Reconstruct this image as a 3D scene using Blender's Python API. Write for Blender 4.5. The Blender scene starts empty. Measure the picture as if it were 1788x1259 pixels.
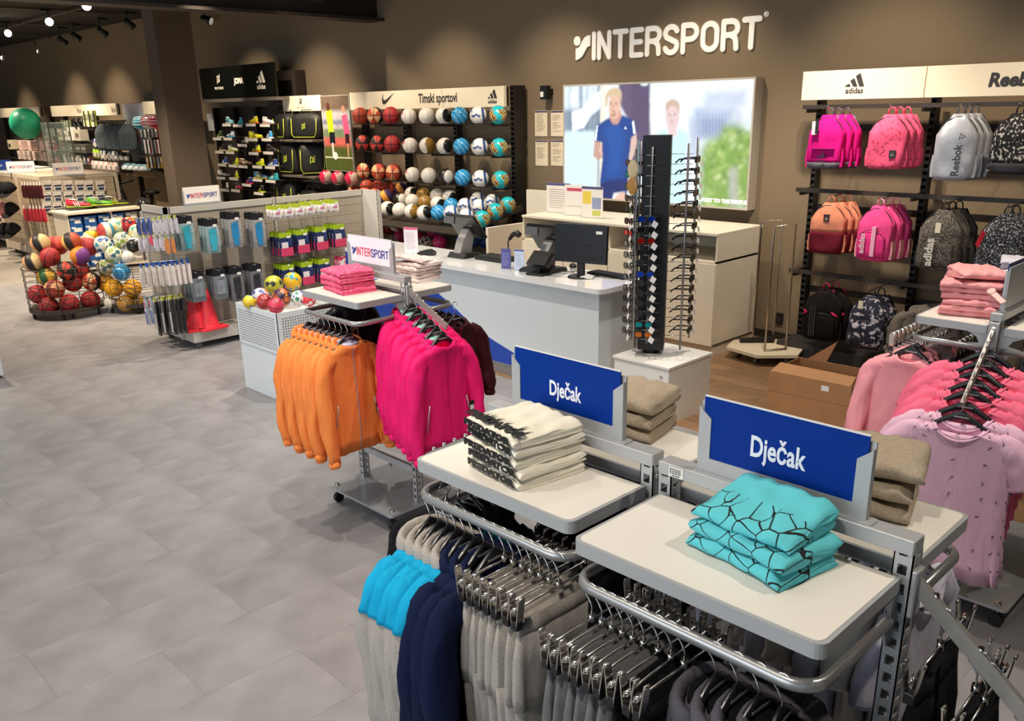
import bpy, math, random
import numpy as np
from mathutils import Vector, Matrix, Euler
PI = math.pi
COL = bpy.context.scene.collection
SC = bpy.context.scene
rnd = random.Random(7)

# ------------------------------------------------------------------ camera
F_PX, YAW, PITCH, ROLL, CY = 1512.29, 0.798493, 0.329107, -0.02066, 704.27
CAMZ = 2.4
def _cam_rows():
    cy, sy = math.cos(YAW), math.sin(YAW)
    fwd = np.array([-sy*math.cos(PITCH), cy*math.cos(PITCH), -math.sin(PITCH)])
    right = np.array([cy, sy, 0.0]); up = np.cross(right, fwd)
    r2 = right*math.cos(ROLL)+up*math.sin(ROLL); u2 = -right*math.sin(ROLL)+up*math.cos(ROLL)
    return np.array([r2, u2, -fwd])
CM = _cam_rows()
cam_d = bpy.data.cameras.new('camera'); cam = bpy.data.objects.new('camera', cam_d); COL.objects.link(cam)
cam.matrix_world = Matrix([[*CM[:, 0][:1], CM[1][0], CM[2][0], 0], [CM[0][1], CM[1][1], CM[2][1], 0], [CM[0][2], CM[1][2], CM[2][2], CAMZ], [0, 0, 0, 1]])
cam_d.sensor_fit = 'HORIZONTAL'; cam_d.sensor_width = 36.0
cam_d.lens = F_PX/1788*36.0
cam_d.shift_y = (CY-629.5)/1788
cam_d.clip_start = .05; cam_d.clip_end = 100
SC.camera = cam
def ray(x, y): return CM.T @ np.array([(x-894)/F_PX, -(y-CY)/F_PX, -1.0])
def atY(x, y, Y): d = ray(x, y); t = Y/d[1]; return Vector((d[0]*t, Y, CAMZ+d[2]*t))
def atZ(x, y, Z): d = ray(x, y); t = (Z-CAMZ)/d[2]; return Vector((d[0]*t, d[1]*t, Z))
def atX(x, y, X): d = ray(x, y); t = X/d[0]; return Vector((X, d[1]*t, CAMZ+d[2]*t))

# ------------------------------------------------------------------ exposure, world, lights
SC.view_settings.view_transform = 'Standard'; SC.view_settings.look = 'None'
SC.view_settings.gamma = 1.0; SC.view_settings.exposure = 0.14
SC.view_settings.use_curve_mapping = False
w = bpy.data.worlds.new('world'); SC.world = w; w.use_nodes = True
w.node_tree.nodes['Background'].inputs[0].default_value = (.62, .80, 1.0, 1)
w.node_tree.nodes['Background'].inputs[1].default_value = .55
try:
    SC.cycles.use_denoising = True; SC.cycles.max_bounces = 6; SC.cycles.diffuse_bounces = 3
    SC.cycles.glossy_bounces = 3; SC.cycles.transmission_bounces = 5; SC.cycles.transparent_max_bounces = 8
    SC.cycles.sample_clamp_indirect = 4; SC.cycles.caustics_reflective = False; SC.cycles.caustics_refractive = False
except Exception: pass
def area(name, loc, size, power, col=(1, 1, 1), rot=(0, 0, 0), sy=None):
    l = bpy.data.lights.new(name, 'AREA'); l.energy = power; l.size = size; l.color = col
    if sy: l.shape = 'RECTANGLE'; l.size_y = sy
    o = bpy.data.objects.new(name, l); COL.objects.link(o); o.location = loc; o.rotation_euler = rot; return o
def spot(name, loc, tgt, power, ang=60, blend=.5, col=(1, .88, .72), rad=.05):
    l = bpy.data.lights.new(name, 'SPOT'); l.energy = power; l.spot_size = math.radians(ang); l.spot_blend = blend
    l.color = col; l.shadow_soft_size = rad
    o = bpy.data.objects.new(name, l); COL.objects.link(o); o.location = loc
    o.rotation_euler = (Vector(tgt)-Vector(loc)).to_track_quat('-Z', 'Y').to_euler(); return o
WARM = (1, .83, .62); NEUT = (1, .93, .84); COOL = (.86, .93, 1.0)
# washers of the back wall (fixtures on the ceiling track, 1.8 m off the wall)
for x in (-23.4, -20.9, -14.6, -12.6, -11.0, -9.4, -7.4, -5.4, -3.4, -1.4):
    spot('wall_spot', (x, 6.5, 4.05), (x-.15, 8.3, 1.65), 215 if x < -12 else 180, 74, .85, WARM, .04)
for x in (-27.5, -17.8): spot('wall_spot', (x, 6.5, 4.05), (x, 8.3, 1.1), 210, 72, .9, WARM, .04)
# down spots over the shop floor
for (x, y, p) in ((-1.0, .2, 60), (-2.6, .2, 60), (-3.2, 2.2, 95), (.3, 2.6, 65), (-1.6, 3.9, 100), (-5.2, 1.6, 80), (-5.6, 4.2, 150), (-7.4, 2.4, 90), (-8.0, 5.0, 190),
                  (-10.4, 2.2, 190), (-10.6, 5.4, 230), (-13.4, 4.6, 400), (-13.0, 1.6, 330), (-16.5, 3.6, 400), (-19.5, 5.0, 480), (-23, 4.2, 480), (-25.5, 6.2, 300), (-21.5, 6.6, 260), (-7.0, 6.6, 80), (-3.6, 6.6, 130), (-12.0, 6.9, 170)):
    spot('shop_spot', (x, y, 4.0), (x-.3, y+.35, 0), p*2.15, 96, .7, (1, .90, .78) if x > -9 else (1, .82, .62), .05)
area('shop_fill', (-6, 1.5, 4.2), 9, 120, (1, .94, .87), (0, 0, 0), 7)
area('window_fill', (-3.5, -5.0, 2.6), 7, 250, COOL, (math.radians(80), 0, math.radians(14)), 3.6)

# ------------------------------------------------------------------ materials
def lin(c):
    if isinstance(c, str): c = tuple(int(c[i:i+2], 16)/255 for i in (0, 2, 4))
    return tuple(v/12.92 if v <= .04045 else ((v+.055)/1.055)**2.4 for v in c)
_M = {}
def M(c, rough=.5, metal=0.0, bump=0.0, scale=40.0, mottle=0.0, emit=0.0, alpha=1.0, c2=None, thr=None, coat=0.0, spec=None, sheen=0.0, dist=.002, detail=3.0, stretch=None, rand=0.0, trans=0.0, fold=0.0):
    key = (c, rough, metal, bump, scale, mottle, emit, alpha, c2, thr, coat, spec, sheen, dist, detail, stretch, rand, trans, fold)
    if key in _M: return _M[key]
    m = bpy.data.materials.new('material_'+(c if isinstance(c, str) else 'x')); m.use_nodes = True
    nt = m.node_tree; b = nt.nodes['Principled BSDF']; L = nt.links
    col = (*lin(c), 1) if c != 'vcol' else (1, 1, 1, 1)
    b.inputs['Base Color'].default_value = col
    b.inputs['Roughness'].default_value = rough; b.inputs['Metallic'].default_value = metal
    if spec is not None: b.inputs['Specular IOR Level'].default_value = spec
    if coat: b.inputs['Coat Weight'].default_value = coat; b.inputs['Coat Roughness'].default_value = .12
    if sheen: b.inputs['Sheen Weight'].default_value = sheen
    if trans: b.inputs['Transmission Weight'].default_value = trans
    if alpha < 1: b.inputs['Alpha'].default_value = alpha
    src = None
    if c == 'vcol':
        a = nt.nodes.new('ShaderNodeAttribute'); a.attribute_name = 'Col'; src = a.outputs['Color']
    tc = None
    if bump or mottle or c2:
        tc = nt.nodes.new('ShaderNodeTexCoord'); mp = nt.nodes.new('ShaderNodeMapping'); L.new(tc.outputs['Object'], mp.inputs[0])
        if stretch: mp.inputs['Scale'].default_value = stretch
        n = nt.nodes.new('ShaderNodeTexNoise'); n.inputs['Scale'].default_value = scale; n.inputs['Detail'].default_value = detail
        L.new(mp.outputs[0], n.inputs['Vector'])
        if bump:
            bp = nt.nodes.new('ShaderNodeBump'); bp.inputs['Strength'].default_value = bump; bp.inputs['Distance'].default_value = dist
            L.new(n.outputs['Fac'], bp.inputs['Height']); L.new(bp.outputs[0], b.inputs['Normal'])
        if fold:
            m3 = nt.nodes.new('ShaderNodeMapping'); L.new(tc.outputs['Object'], m3.inputs[0]); m3.inputs['Scale'].default_value = (1, 1, .30)
            n3 = nt.nodes.new('ShaderNodeTexNoise'); n3.inputs['Scale'].default_value = fold; n3.inputs['Detail'].default_value = 2.5; n3.inputs['Distortion'].default_value = .6; L.new(m3.outputs[0], n3.inputs['Vector'])
            b3 = nt.nodes.new('ShaderNodeBump'); b3.inputs['Strength'].default_value = .75; b3.inputs['Distance'].default_value = .022; L.new(n3.outputs['Fac'], b3.inputs['Height'])
            if bump: L.new(b3.outputs[0], bp.inputs['Normal'])
            else: L.new(b3.outputs[0], b.inputs['Normal'])
        if c2 or mottle:
            r = nt.nodes.new('ShaderNodeValToRGB')
            if c2:
                t = thr if thr is not None else .5
                r.color_ramp.elements[0].position = max(0, t-.02); r.color_ramp.elements[1].position = min(1, t+.02)
                r.color_ramp.elements[0].color = col; r.color_ramp.elements[1].color = (*lin(c2), 1)
            else:
                r.color_ramp.elements[0].position = .3; r.color_ramp.elements[1].position = .7
                r.color_ramp.elements[0].color = (*[v*(1-mottle) for v in col[:3]], 1); r.color_ramp.elements[1].color = (*[min(1, v*(1+mottle)) for v in col[:3]], 1)
            L.new(n.outputs['Fac'], r.inputs[0]); src = r.outputs[0]
    if rand:
        oi = nt.nodes.new('ShaderNodeObjectInfo'); mr = nt.nodes.new('ShaderNodeMapRange'); L.new(oi.outputs['Random'], mr.inputs[0])
        mr.inputs[3].default_value = 1-rand; mr.inputs[4].default_value = 1+rand
        mx = nt.nodes.new('ShaderNodeVectorMath'); mx.operation = 'SCALE'
        if src is not None: L.new(src, mx.inputs[0])
        else: mx.inputs[0].default_value = col[:3]
        L.new(mr.outputs[0], mx.inputs['Scale']); src = mx.outputs[0]
    if src is not None: L.new(src, b.inputs['Base Color'])
    if emit:
        if src is not None: L.new(src, b.inputs['Emission Color'])
        else: b.inputs['Emission Color'].default_value = col
        b.inputs['Emission Strength'].default_value = emit
    _M[key] = m; return m

# ------------------------------------------------------------------ mesh builder
class MB:
    def __init__(s): s.v = []; s.f = []; s.m = []; s.sm = []; s.mi = 0; s.smooth = False
    def add(s, vs, fs, smooth=None):
        o = len(s.v); s.v += [tuple(p) for p in vs]
        sm = s.smooth if smooth is None else smooth
        for f in fs: s.f.append(tuple(i+o for i in f)); s.m.append(s.mi); s.sm.append(sm)
        return s
    def box(s, x0, x1, y0, y1, z0, z1, bev=0):
        if x0 > x1: x0, x1 = x1, x0
        if y0 > y1: y0, y1 = y1, y0
        if z0 > z1: z0, z1 = z1, z0
        if bev <= 0 or min(x1-x0, y1-y0, z1-z0) < 2.2*bev:
            v = [(x0, y0, z0), (x1, y0, z0), (x1, y1, z0), (x0, y1, z0), (x0, y0, z1), (x1, y0, z1), (x1, y1, z1), (x0, y1, z1)]
            return s.add(v, [(0, 3, 2, 1), (4, 5, 6, 7), (0, 1, 5, 4), (1, 2, 6, 5), (2, 3, 7, 6), (3, 0, 4, 7)], False)
        r = lambda b, z: [(x0+b, y0, z), (x1-b, y0, z), (x1, y0+b, z), (x1, y1-b, z), (x1-b, y1, z), (x0+b, y1, z), (x0, y1-b, z), (x0, y0+b, z)]
        q = lambda b, z: [(x0+b, y0+b*.6, z), (x1-b, y0+b*.6, z), (x1-b*.6, y0+b, z), (x1-b*.6, y1-b, z), (x1-b, y1-b*.6, z), (x0+b, y1-b*.6, z), (x0+b*.6, y1-b, z), (x0+b*.6, y0+b, z)]
        s.loft([q(bev, z0), r(bev, z0+bev*.6), r(bev, z1-bev*.6), q(bev, z1)], smooth=False); return s
    def loft(s, rings, close=True, cap=True, smooth=True):
        n = len(rings[0]); vs = [p for r in rings for p in r]; fs = []
        for i in range(len(rings)-1):
            for j in range(n if close else n-1):
                a = i*n+j; b = i*n+(j+1) % n; fs.append((a, b, b+n, a+n))
        o = len(s.v); s.add(vs, fs, smooth)
        if cap and close:
            s.f.append(tuple(o+n-1-j for j in range(n))); s.m.append(s.mi); s.sm.append(False)
            e = o+(len(rings)-1)*n; s.f.append(tuple(e+j for j in range(n))); s.m.append(s.mi); s.sm.append(False)
        return s
    def tube(s, pts, r, n=8, cap=True, flat=1.0, up=None):
        pts = [Vector(p) for p in pts]; rings = []; prev = None
        for i, p in enumerate(pts):
            t = (pts[min(i+1, len(pts)-1)]-pts[max(i-1, 0)])
            t = t.normalized() if t.length > 1e-9 else Vector((0, 0, 1))
            if prev is None:
                u = Vector(up) if up else (Vector((0, 0, 1)) if abs(t.z) < .9 else Vector((0, 1, 0)))
            else: u = prev
            a = (u-t*u.dot(t)); a = a.normalized() if a.length > 1e-6 else t.orthogonal().normalized()
            prev = a; b = t.cross(a); rr = r[i] if isinstance(r, (list, tuple)) else r
            rings.append([p+a*(rr*math.cos(q))+b*(rr*flat*math.sin(q)) for q in [2*PI*k/n for k in range(n)]])
        return s.loft(rings, cap=cap, smooth=True)
    def bar(s, p0, p1, wdt, hgt, up=(0, 0, 1)):
        p0, p1 = Vector(p0), Vector(p1); t = (p1-p0).normalized(); u = Vector(up); u = (u-t*u.dot(t)).normalized(); b = t.cross(u)
        R = [[p+u*(sy*hgt/2)+b*(sx*wdt/2) for sx, sy in ((-1, -1), (1, -1), (1, 1), (-1, 1))] for p in (p0, p1)]
        return s.loft(R, smooth=False)
    def cyl(s, c, r, h, n=16, r2=None):
        c = Vector(c); r2 = r if r2 is None else r2
        R = [[c+Vector((q*math.cos(a), q*math.sin(a), z)) for a in [2*PI*k/n for k in range(n)]] for q, z in ((r, 0), (r2, h))]
        return s.loft(R, smooth=True)
    def sphere(s, c, rx, ry=None, rz=None, nu=16, nv=10):
        ry = rx if ry is None else ry; rz = rx if rz is None else rz; c = Vector(c)
        vs = [c+Vector((0, 0, -rz))]; fs = []
        for i in range(1, nv):
            a = -PI/2+PI*i/nv
            for j in range(nu): q = 2*PI*j/nu; vs.append(c+Vector((rx*math.cos(a)*math.cos(q), ry*math.cos(a)*math.sin(q), rz*math.sin(a))))
        vs.append(c+Vector((0, 0, rz))); T = len(vs)-1
        for j in range(nu): fs.append((0, 1+(j+1) % nu, 1+j)); fs.append((T, T-nu+j, T-nu+(j+1) % nu))
        for i in range(nv-2):
            for j in range(nu): a = 1+i*nu+j; b = 1+i*nu+(j+1) % nu; fs.append((a, b, b+nu, a+nu))
        return s.add(vs, fs, True)
    def prism(s, poly, fn, t, smooth=False):
        """poly: 2d outline; fn(u, v, w) -> 3d, extruded w from 0 to t"""
        n = len(poly); A = [fn(u, v, 0) for u, v in poly]; B = [fn(u, v, t) for u, v in poly]
        fs = [tuple(range(n))[::-1], tuple(range(n, 2*n))]+[(i, (i+1) % n, (i+1) % n+n, i+n) for i in range(n)]
        return s.add(A+B, fs, smooth)
    def mesh(s, name, mats):
        me = bpy.data.meshes.new(name)
        me.from_pydata([tuple(map(float, p)) for p in s.v], [], s.f)
        for m in (mats if isinstance(mats, (list, tuple)) else [mats]): me.materials.append(m)
        me.polygons.foreach_set('material_index', s.m); me.polygons.foreach_set('use_smooth', s.sm); me.update()
        return me
    def build(s, name, mats, parent=None, world=False):
        if world and parent is not None:
            l = parent.location; s.v = [(p[0]-l.x, p[1]-l.y, p[2]-l.z) for p in s.v]
        return link(name, s.mesh(name, mats), parent)
def link(name, data, parent=None):
    o = bpy.data.objects.new(name, data); COL.objects.link(o)
    if parent is not None: o.parent = parent
    return o
def tag(o, label, cat, group=None, kind=None):
    if label: o['label'] = label
    if cat: o['category'] = cat
    if group: o['group'] = group
    if kind: o['kind'] = kind
    return o
def thing(name, label, cat, loc=(0, 0, 0), rz=0, group=None):
    o = link(name, None); o.location = loc; o.rotation_euler = (0, 0, rz); return tag(o, label, cat, group)
def struct(name, mb, mat, parent=None):
    o = mb.build(name, mat, parent)
    if parent is None: o['kind'] = 'structure'
    return o
def dup(o, loc=None, rz=None, label=None, group=None, parent=None, rot=None):
    c = o.copy(); COL.objects.link(c)
    if parent is not None: c.parent = parent
    if loc is not None: c.location = loc
    if rz is not None: c.rotation_euler = (0, 0, rz)
    if rot is not None: c.rotation_euler = rot
    if label: c['label'] = label
    if group: c['group'] = group
    for ch in list(o.children): dup(ch, parent=c)
    return c
used = set()
def place(proto, loc, rz=0, label=None, group=None, rot=None):
    """first call moves the prototype itself, later calls copy it"""
    if proto.name not in used:
        used.add(proto.name); o = proto; o.location = loc; o.rotation_euler = rot or (0, 0, rz)
        if label: o['label'] = label
        if group: o['group'] = group
        return o
    return dup(proto, loc, rz, label, group, rot=rot)
ORD = ['first', 'second', 'third', 'fourth', 'fifth', 'sixth', 'seventh', 'eighth', 'ninth', 'tenth', 'eleventh', 'twelfth', 'thirteenth', 'fourteenth', 'fifteenth', 'sixteenth', 'seventeenth', 'eighteenth', 'nineteenth', 'twentieth']
def arc(cx, cy, r, a0, a1, n=8): return [(cx+r*math.cos(math.radians(a0+(a1-a0)*k/n)), cy+r*math.sin(math.radians(a0+(a1-a0)*k/n))) for k in range(n+1)]
def rrect(x0, x1, y0, y1, r, n=4): return arc(x1-r, y0+r, r, -90, 0, n)+arc(x1-r, y1-r, r, 0, 90, n)+arc(x0+r, y1-r, r, 90, 180, n)+arc(x0+r, y0+r, r, 180, 270, n)
# ------------------------------------------------------------------ lettering and logos
def text(s, h, mat, parent, org, ux=(1, 0, 0), uy=(0, 0, 1), name='lettering', bold=0.0, sx=1.0, th=.0015, align='CENTER', spacing=1.0, res=3, italic=0.0):
    """flat lettering: org is the anchor (baseline middle), ux the reading direction, uy up; positions in the parent's frame"""
    cu = bpy.data.curves.new(name, 'FONT'); cu.body = s; cu.align_x = align; cu.size = h/.72; cu.extrude = th/2; cu.offset = bold; cu.space_character = spacing; cu.resolution_u = res
    cu.shear = italic
    t = bpy.data.objects.new('tmp', cu); COL.objects.link(t); dg = bpy.context.evaluated_depsgraph_get()
    me = bpy.data.meshes.new_from_object(t.evaluated_get(dg)); COL.objects.unlink(t); bpy.data.objects.remove(t); bpy.data.curves.remove(cu)
    ux, uy = Vector(ux).normalized(), Vector(uy).normalized(); n = ux.cross(uy)
    R = Matrix((ux*sx, uy, n)).transposed().to_4x4(); R.translation = Vector(org); me.transform(R)
    me.materials.clear(); me.materials.append(mat); me.name = name
    return link(name, me, parent)
def frame(org, ux, uy):
    o, x, y = Vector(org), Vector(ux).normalized(), Vector(uy).normalized(); n = x.cross(y)
    return lambda u, v, w_=0: o+x*u+y*v+n*w_
def adidas(parent, org, h, mat, ux=(1, 0, 0), uy=(0, 0, 1), word=True, th=.002, name='logo'):
    fn = frame(org, ux, uy); mb = MB(); k = h
    for Q in ([(.37, 0), (.77, 0), (.37, 1.0), (.02, .78)], [(-.13, 0), (.23, 0), (-.08, .63), (-.40, .45)], [(-.76, 0), (-.34, 0), (-.46, .23), (-.78, .08)]):
        mb.prism([(u*k, v*k) for u, v in Q], fn, th)
    o = mb.build(name, mat, parent)
    if word: text('adidas', h*.42, mat, parent, fn(0, -.50*h), ux, uy, bold=h*.012, th=th)
    return o
def swoosh(parent, org, wd, mat, ux=(1, 0, 0), uy=(0, 0, 1), th=.002, name='logo'):
    fn = frame(org, ux, uy)
    P = [(-.5, -.02), (-.49, .10), (-.44, .22), (-.36, .33), (-.41, .16), (-.38, .05), (-.28, .02), (-.1, .08), (.5, .36), (-.1, -.06), (-.3, -.17), (-.42, -.16), (-.48, -.1)]
    return MB().prism([(u*wd, v*wd) for u, v in P], fn, th).build(name, mat, parent)
def delta(parent, org, h, mat, ux=(1, 0, 0), uy=(0, 0, 1), th=.002, name='logo'):
    fn = frame(org, ux, uy); mb = MB()
    for P in ([(-.6, 0), (-.42, 0), (.0, .78), (0, 1.0)], [(.0, 1.0), (.0, .78), (.42, 0), (.6, 0)], [(-.3, 0), (.3, 0), (.0, .3)]):
        mb.prism([(u*h, v*h) for u, v in P], fn, th)
    return mb.build(name, mat, parent)
def protouch(parent, org, h, mat, ux=(1, 0, 0), uy=(0, 0, 1), th=.002, name='logo'):
    fn = frame(org, ux, uy); mb = MB(); s = .12
    st = lambda P: [((u+v*s)*h, v*h) for u, v in P]
    mb.prism(st([(-.34, -.5), (-.22, -.5), (-.22, .28), (-.08, .28), (-.02, .2), (-.02, -.1), (-.1, -.2), (-.18, -.2), (-.18, -.32), (-.05, -.32), (.1, -.18), (.1, .26), (-.04, .4), (-.34, .4)]), fn, th)
    mb.prism(st([(.02, -.32), (.3, -.32), (.3, .55), (.18, .55), (.18, -.2), (.02, -.2)]), fn, th)
    return mb.build(name, mat, parent)
STROKES = {'I': ([[(0, 0), (0, 1)]], 0.0), 'N': ([[(0, 0), (0, 1), (.5, 0), (.5, 1)]], .5), 'T': ([[(0, 1), (.56, 1)], [(.28, 1), (.28, 0)]], .56),
           'E': ([[(.46, 1), (0, 1), (0, 0), (.46, 0)], [(0, .52), (.42, .52)]], .46),
           'R': ([[(0, 0), (0, 1), (.3, 1)]+arc(.3, .75, .25, 90, -90, 8)+[(0, .5)], [(.3, .5), (.46, .38), (.5, .25), (.52, 0)]], .54),
           'S': ([arc(.26, .74, .26, 20, 180, 8)+[(.06, .6), (.26, .5), (.46, .4)]+arc(.26, .26, .26, 30, -160, 9)], .52),
           'P': ([[(0, 0), (0, 1), (.3, 1)]+arc(.3, .73, .27, 90, -90, 8)+[(0, .46)]], .57),
           'O': ([arc(.28, .7, .28, 0, 180, 9)+arc(.28, .3, .28, 180, 360, 9)+[(.56, .7)]], .56)}
def intersport(parent, org, h, mats, ux=(1, 0, 0), uy=(0, 0, 1), th=.02, gap=.36, rw=.105, reg=False, each=True, logo=True, xs=1.0):
    """rounded-stroke word with its figure mark; mats (mark, first five letters, last five letters); org = left end of baseline"""
    fn = frame(org, ux, uy); out = []
    if logo:
        mb = MB(); mb.prism([(-1.0*h+.20*h*math.cos(a), .77*h+.20*h*math.sin(a)) for a in [2*PI*k/20 for k in range(20)]], fn, th)
        P = [(-1.08, -.04), (-.93, -.02), (-.71, .09), (-.56, .27), (-.43, .45), (-.34, .50), (-.22, .52), (-.22, .97), (-.40, .95), (-.55, .89), (-.66, .78), (-.76, .63), (-.88, .49), (-1.08, .44)]
        mb.prism([(u*h, v*h) for u, v in P], fn, th)
        out.append(mb.build('figure_mark', mats[0], parent))
    x = 0.0; mb = MB(); n_ = 0
    for i, ch in enumerate('INTERSPORT'):
        S, wd = STROKES[ch]; S = [[(a*xs, b) for a, b in q] for q in S]; wd *= xs; m = mats[1] if i < 5 else mats[2]
        if each: mb = MB()
        for st in S:
            for (a, b) in zip(st[:-1], st[1:]):
                A, B = Vector((a[0]*h+x, a[1]*h)), Vector((b[0]*h+x, b[1]*h)); d = (B-A)
                if d.length < 1e-6: continue
                ang = math.degrees(math.atan2(d.y, d.x)); n_ += 1; w2 = th*(1+.001*n_)
                k = 6 if h > .1 else 3
                mb.prism(arc(A.x, A.y, rw*h, ang+90, ang+270, k)+arc(B.x, B.y, rw*h, ang-90, ang+90, k), fn, w2)
        if each: mb.build('letter', m, parent)
        elif i in (4, 9): mb.build('lettering', m, parent); mb = MB()
        x += (wd+gap)*h
    return x
# ------------------------------------------------------------------ printed pictures: a fine grid of coloured facets
class Canvas:
    def __init__(s, nx, ny, col=(.5, .5, .5)):
        s.nx, s.ny = nx, ny; s.a = np.tile(np.array(lin(col)), (ny, nx, 1)); s.U, s.V = np.meshgrid((np.arange(nx)+.5)/nx, (np.arange(ny)+.5)/ny)
    def blur(s, m, k):
        for _ in range(2):
            for ax in (0, 1):
                p = np.pad(m, [(k, k) if a == ax else (0, 0) for a in range(m.ndim)], mode='edge'); c = np.cumsum(p, axis=ax)
                c = np.concatenate([np.zeros_like(np.take(c, [0], axis=ax)), c], axis=ax)
                n = m.shape[ax]; m = (np.take(c, np.arange(2*k+1, 2*k+1+n), axis=ax)-np.take(c, np.arange(n), axis=ax))/(2*k+1)
        return m
    def mix(s, m, col, a=1): m = (m*a)[..., None]; s.a = s.a*(1-m)+np.array(lin(col))*m
    def poly(s, P, col, soft=0, a=1):
        m = np.zeros(s.U.shape, bool); n = len(P)
        for i in range(n):
            (x0, y0), (x1, y1) = P[i], P[(i+1) % n]
            if abs(y1-y0) < 1e-12: continue
            c = ((y0 > s.V) != (y1 > s.V)) & (s.U < (x1-x0)*(s.V-y0)/(y1-y0)+x0); m ^= c
        m = m.astype(float)
        if soft: m = s.blur(m, soft)
        s.mix(m, col, a)
    def ell(s, cx, cy, rx, ry, col, soft=0, a=1):
        m = ((((s.U-cx)/rx)**2+((s.V-cy)/ry)**2) < 1).astype(float)
        if soft: m = s.blur(m, soft)
        s.mix(m, col, a)
    def rect(s, x0, x1, y0, y1, col, soft=0, a=1): s.poly([(x0, y0), (x1, y0), (x1, y1), (x0, y1)], col, soft, a)
    def noise(s, amt, seed=0, k=2, box=None):
        r = np.random.RandomState(seed); n = s.blur(r.rand(s.ny, s.nx)-.5, k); n = n/(np.abs(n).max()+1e-9)
        m = np.ones_like(n) if box is None else ((s.U > box[0])*(s.U < box[1])*(s.V > box[2])*(s.V < box[3])).astype(float)
        s.a = np.clip(s.a*(1+amt*(n*m)[..., None]), 0, 1)
    def picture(s, name, parent, org, wd, ht, ux=(1, 0, 0), uy=(0, 0, 1), emit=0, rough=.4):
        fn = frame(org, ux, uy); nx, ny = s.nx, s.ny
        o, ex, ey = np.array(fn(0, 0)), np.array(Vector(ux).normalized()), np.array(Vector(uy).normalized())
        g = o+(np.arange(nx+1)/nx*wd)[None, :, None]*ex+(np.arange(ny+1)/ny*ht)[:, None, None]*ey
        i = np.arange(ny)[:, None]*(nx+1)+np.arange(nx)[None, :]
        f = np.stack([i, i+1, i+nx+2, i+nx+1], -1).reshape(-1, 4)
        me = bpy.data.meshes.new(name); me.from_pydata(g.reshape(-1, 3).tolist(), [], f.tolist())
        ca = me.color_attributes.new('Col', 'FLOAT_COLOR', 'CORNER'); c = np.ones((ny*nx, 4, 4)); c[:, :, :3] = s.a.reshape(-1, 1, 3)
        ca.data.foreach_set('color', c.ravel()); me.materials.append(M('vcol', rough, emit=emit, spec=.3) if not emit else backlit(emit)); me.update()
        return link(name, me, parent)
def backlit(e):
    m = bpy.data.materials.new('backlit_print'); m.use_nodes = True; nt = m.node_tree; b = nt.nodes['Principled BSDF']
    b.inputs['Base Color'].default_value = (.02, .02, .02, 1); b.inputs['Roughness'].default_value = .5; b.inputs['Emission Strength'].default_value = e
    a = nt.nodes.new('ShaderNodeAttribute'); a.attribute_name = 'Col'; nt.links.new(a.outputs['Color'], b.inputs['Emission Color']); return m
def paint(me, fn):
    """colour attribute from fn(N x 3 coordinates) -> N x 3 sRGB"""
    n = len(me.vertices); co = np.empty(n*3); me.vertices.foreach_get('co', co); c = fn(co.reshape(-1, 3))
    c = np.where(c <= .04045, c/12.92, ((c+.055)/1.055)**2.4); a = me.color_attributes.new('Col', 'FLOAT_COLOR', 'POINT')
    a.data.foreach_set('color', np.concatenate([c, np.ones((n, 1))], 1).ravel())
# ================================================================== SETTING
WY = 8.3
mb = MB(); mb.box(-31, 4.6, -9, WY, -.12, -.004)
floor = struct('floor', mb, M('8D8880', .42, mottle=.18, scale=1.6, detail=6, bump=.15, dist=.001))
tile_m = [M(c, .38, mottle=.20, scale=3.2, detail=12, bump=.12, dist=.001, rand=.03) for c in ('8B898A', '898788')]
TX, TY = .46, .92
tmesh = {}
for i in range(-32, 4):
    for j in range(-2, 7):
        x0 = i*TX; y0 = j*TY+(.46 if i % 2 else 0)-.6; x1, y1 = x0+TX, min(y0+TY, 5.40)
        if y1-y0 < .1: continue
        if x0 < -10.8 and y0 < .2: continue
        if x0 > -3 and y0 < .2 or x0 >= -.1 and j < 2: continue
        if x0 < -8 and y0 < .6: continue
        k = (round(y1-y0, 3), (i*7+j*3) % 2)
        if k not in tmesh:
            b_ = MB(); b_.box(-TX/2+.0004, TX/2-.0004, -(y1-y0)/2+.0004, (y1-y0)/2-.0004, -.004, 0); tmesh[k] = b_.mesh('tile', tile_m[k[1]])
        o = link('tile', tmesh[k], floor); o.location = ((x0+x1)/2, (y0+y1)/2, 0)
wood_m = M('8A6A4C', .4, mottle=.22, scale=3.2, detail=8, stretch=(1, 9, 1), bump=.1, rand=.22)
pm = {}
for r in range(19):
    y0 = 5.402+r*.1525; x = -8.0-(r*.47 % 1.2)
    while x < 1.4:
        L_ = 1.22; x1 = x+L_
        if 'p' not in pm:
            b_ = MB(); b_.box(-L_/2+.001, L_/2-.001, -.0755, .0755, -.004, 0.0); pm['p'] = b_.mesh('plank', wood_m)
        o = link('plank', pm['p'], floor); o.location = (x+L_/2, y0+.076, 0); x = x1
wall_m = M('7F6E57', .85, bump=.1, scale=60)
struct('wall_back', MB().box(-31, 4.6, WY, WY+.2, -.1, 4.4), wall_m)
struct('wall_left', MB().box(-31.2, -31, -9, WY+.2, -.1, 4.4), wall_m)
struct('wall_right', MB().box(4.6, 4.8, -3, WY+.2, -.1, 4.4), wall_m)
struct('ceiling', MB().box(-31.2, 4.8, -9, WY+.2, 4.3, 4.5), M('16130F', .9))
struct('baseboard_back', MB().box(-5.0, 4.6, WY-.02, WY, 0, .08), M('2A2622', .6))
colm = struct('column', MB().box(-14.5, -14.1, 6.25, 6.85, 0, 4.3), M('54473A', .75))
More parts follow.
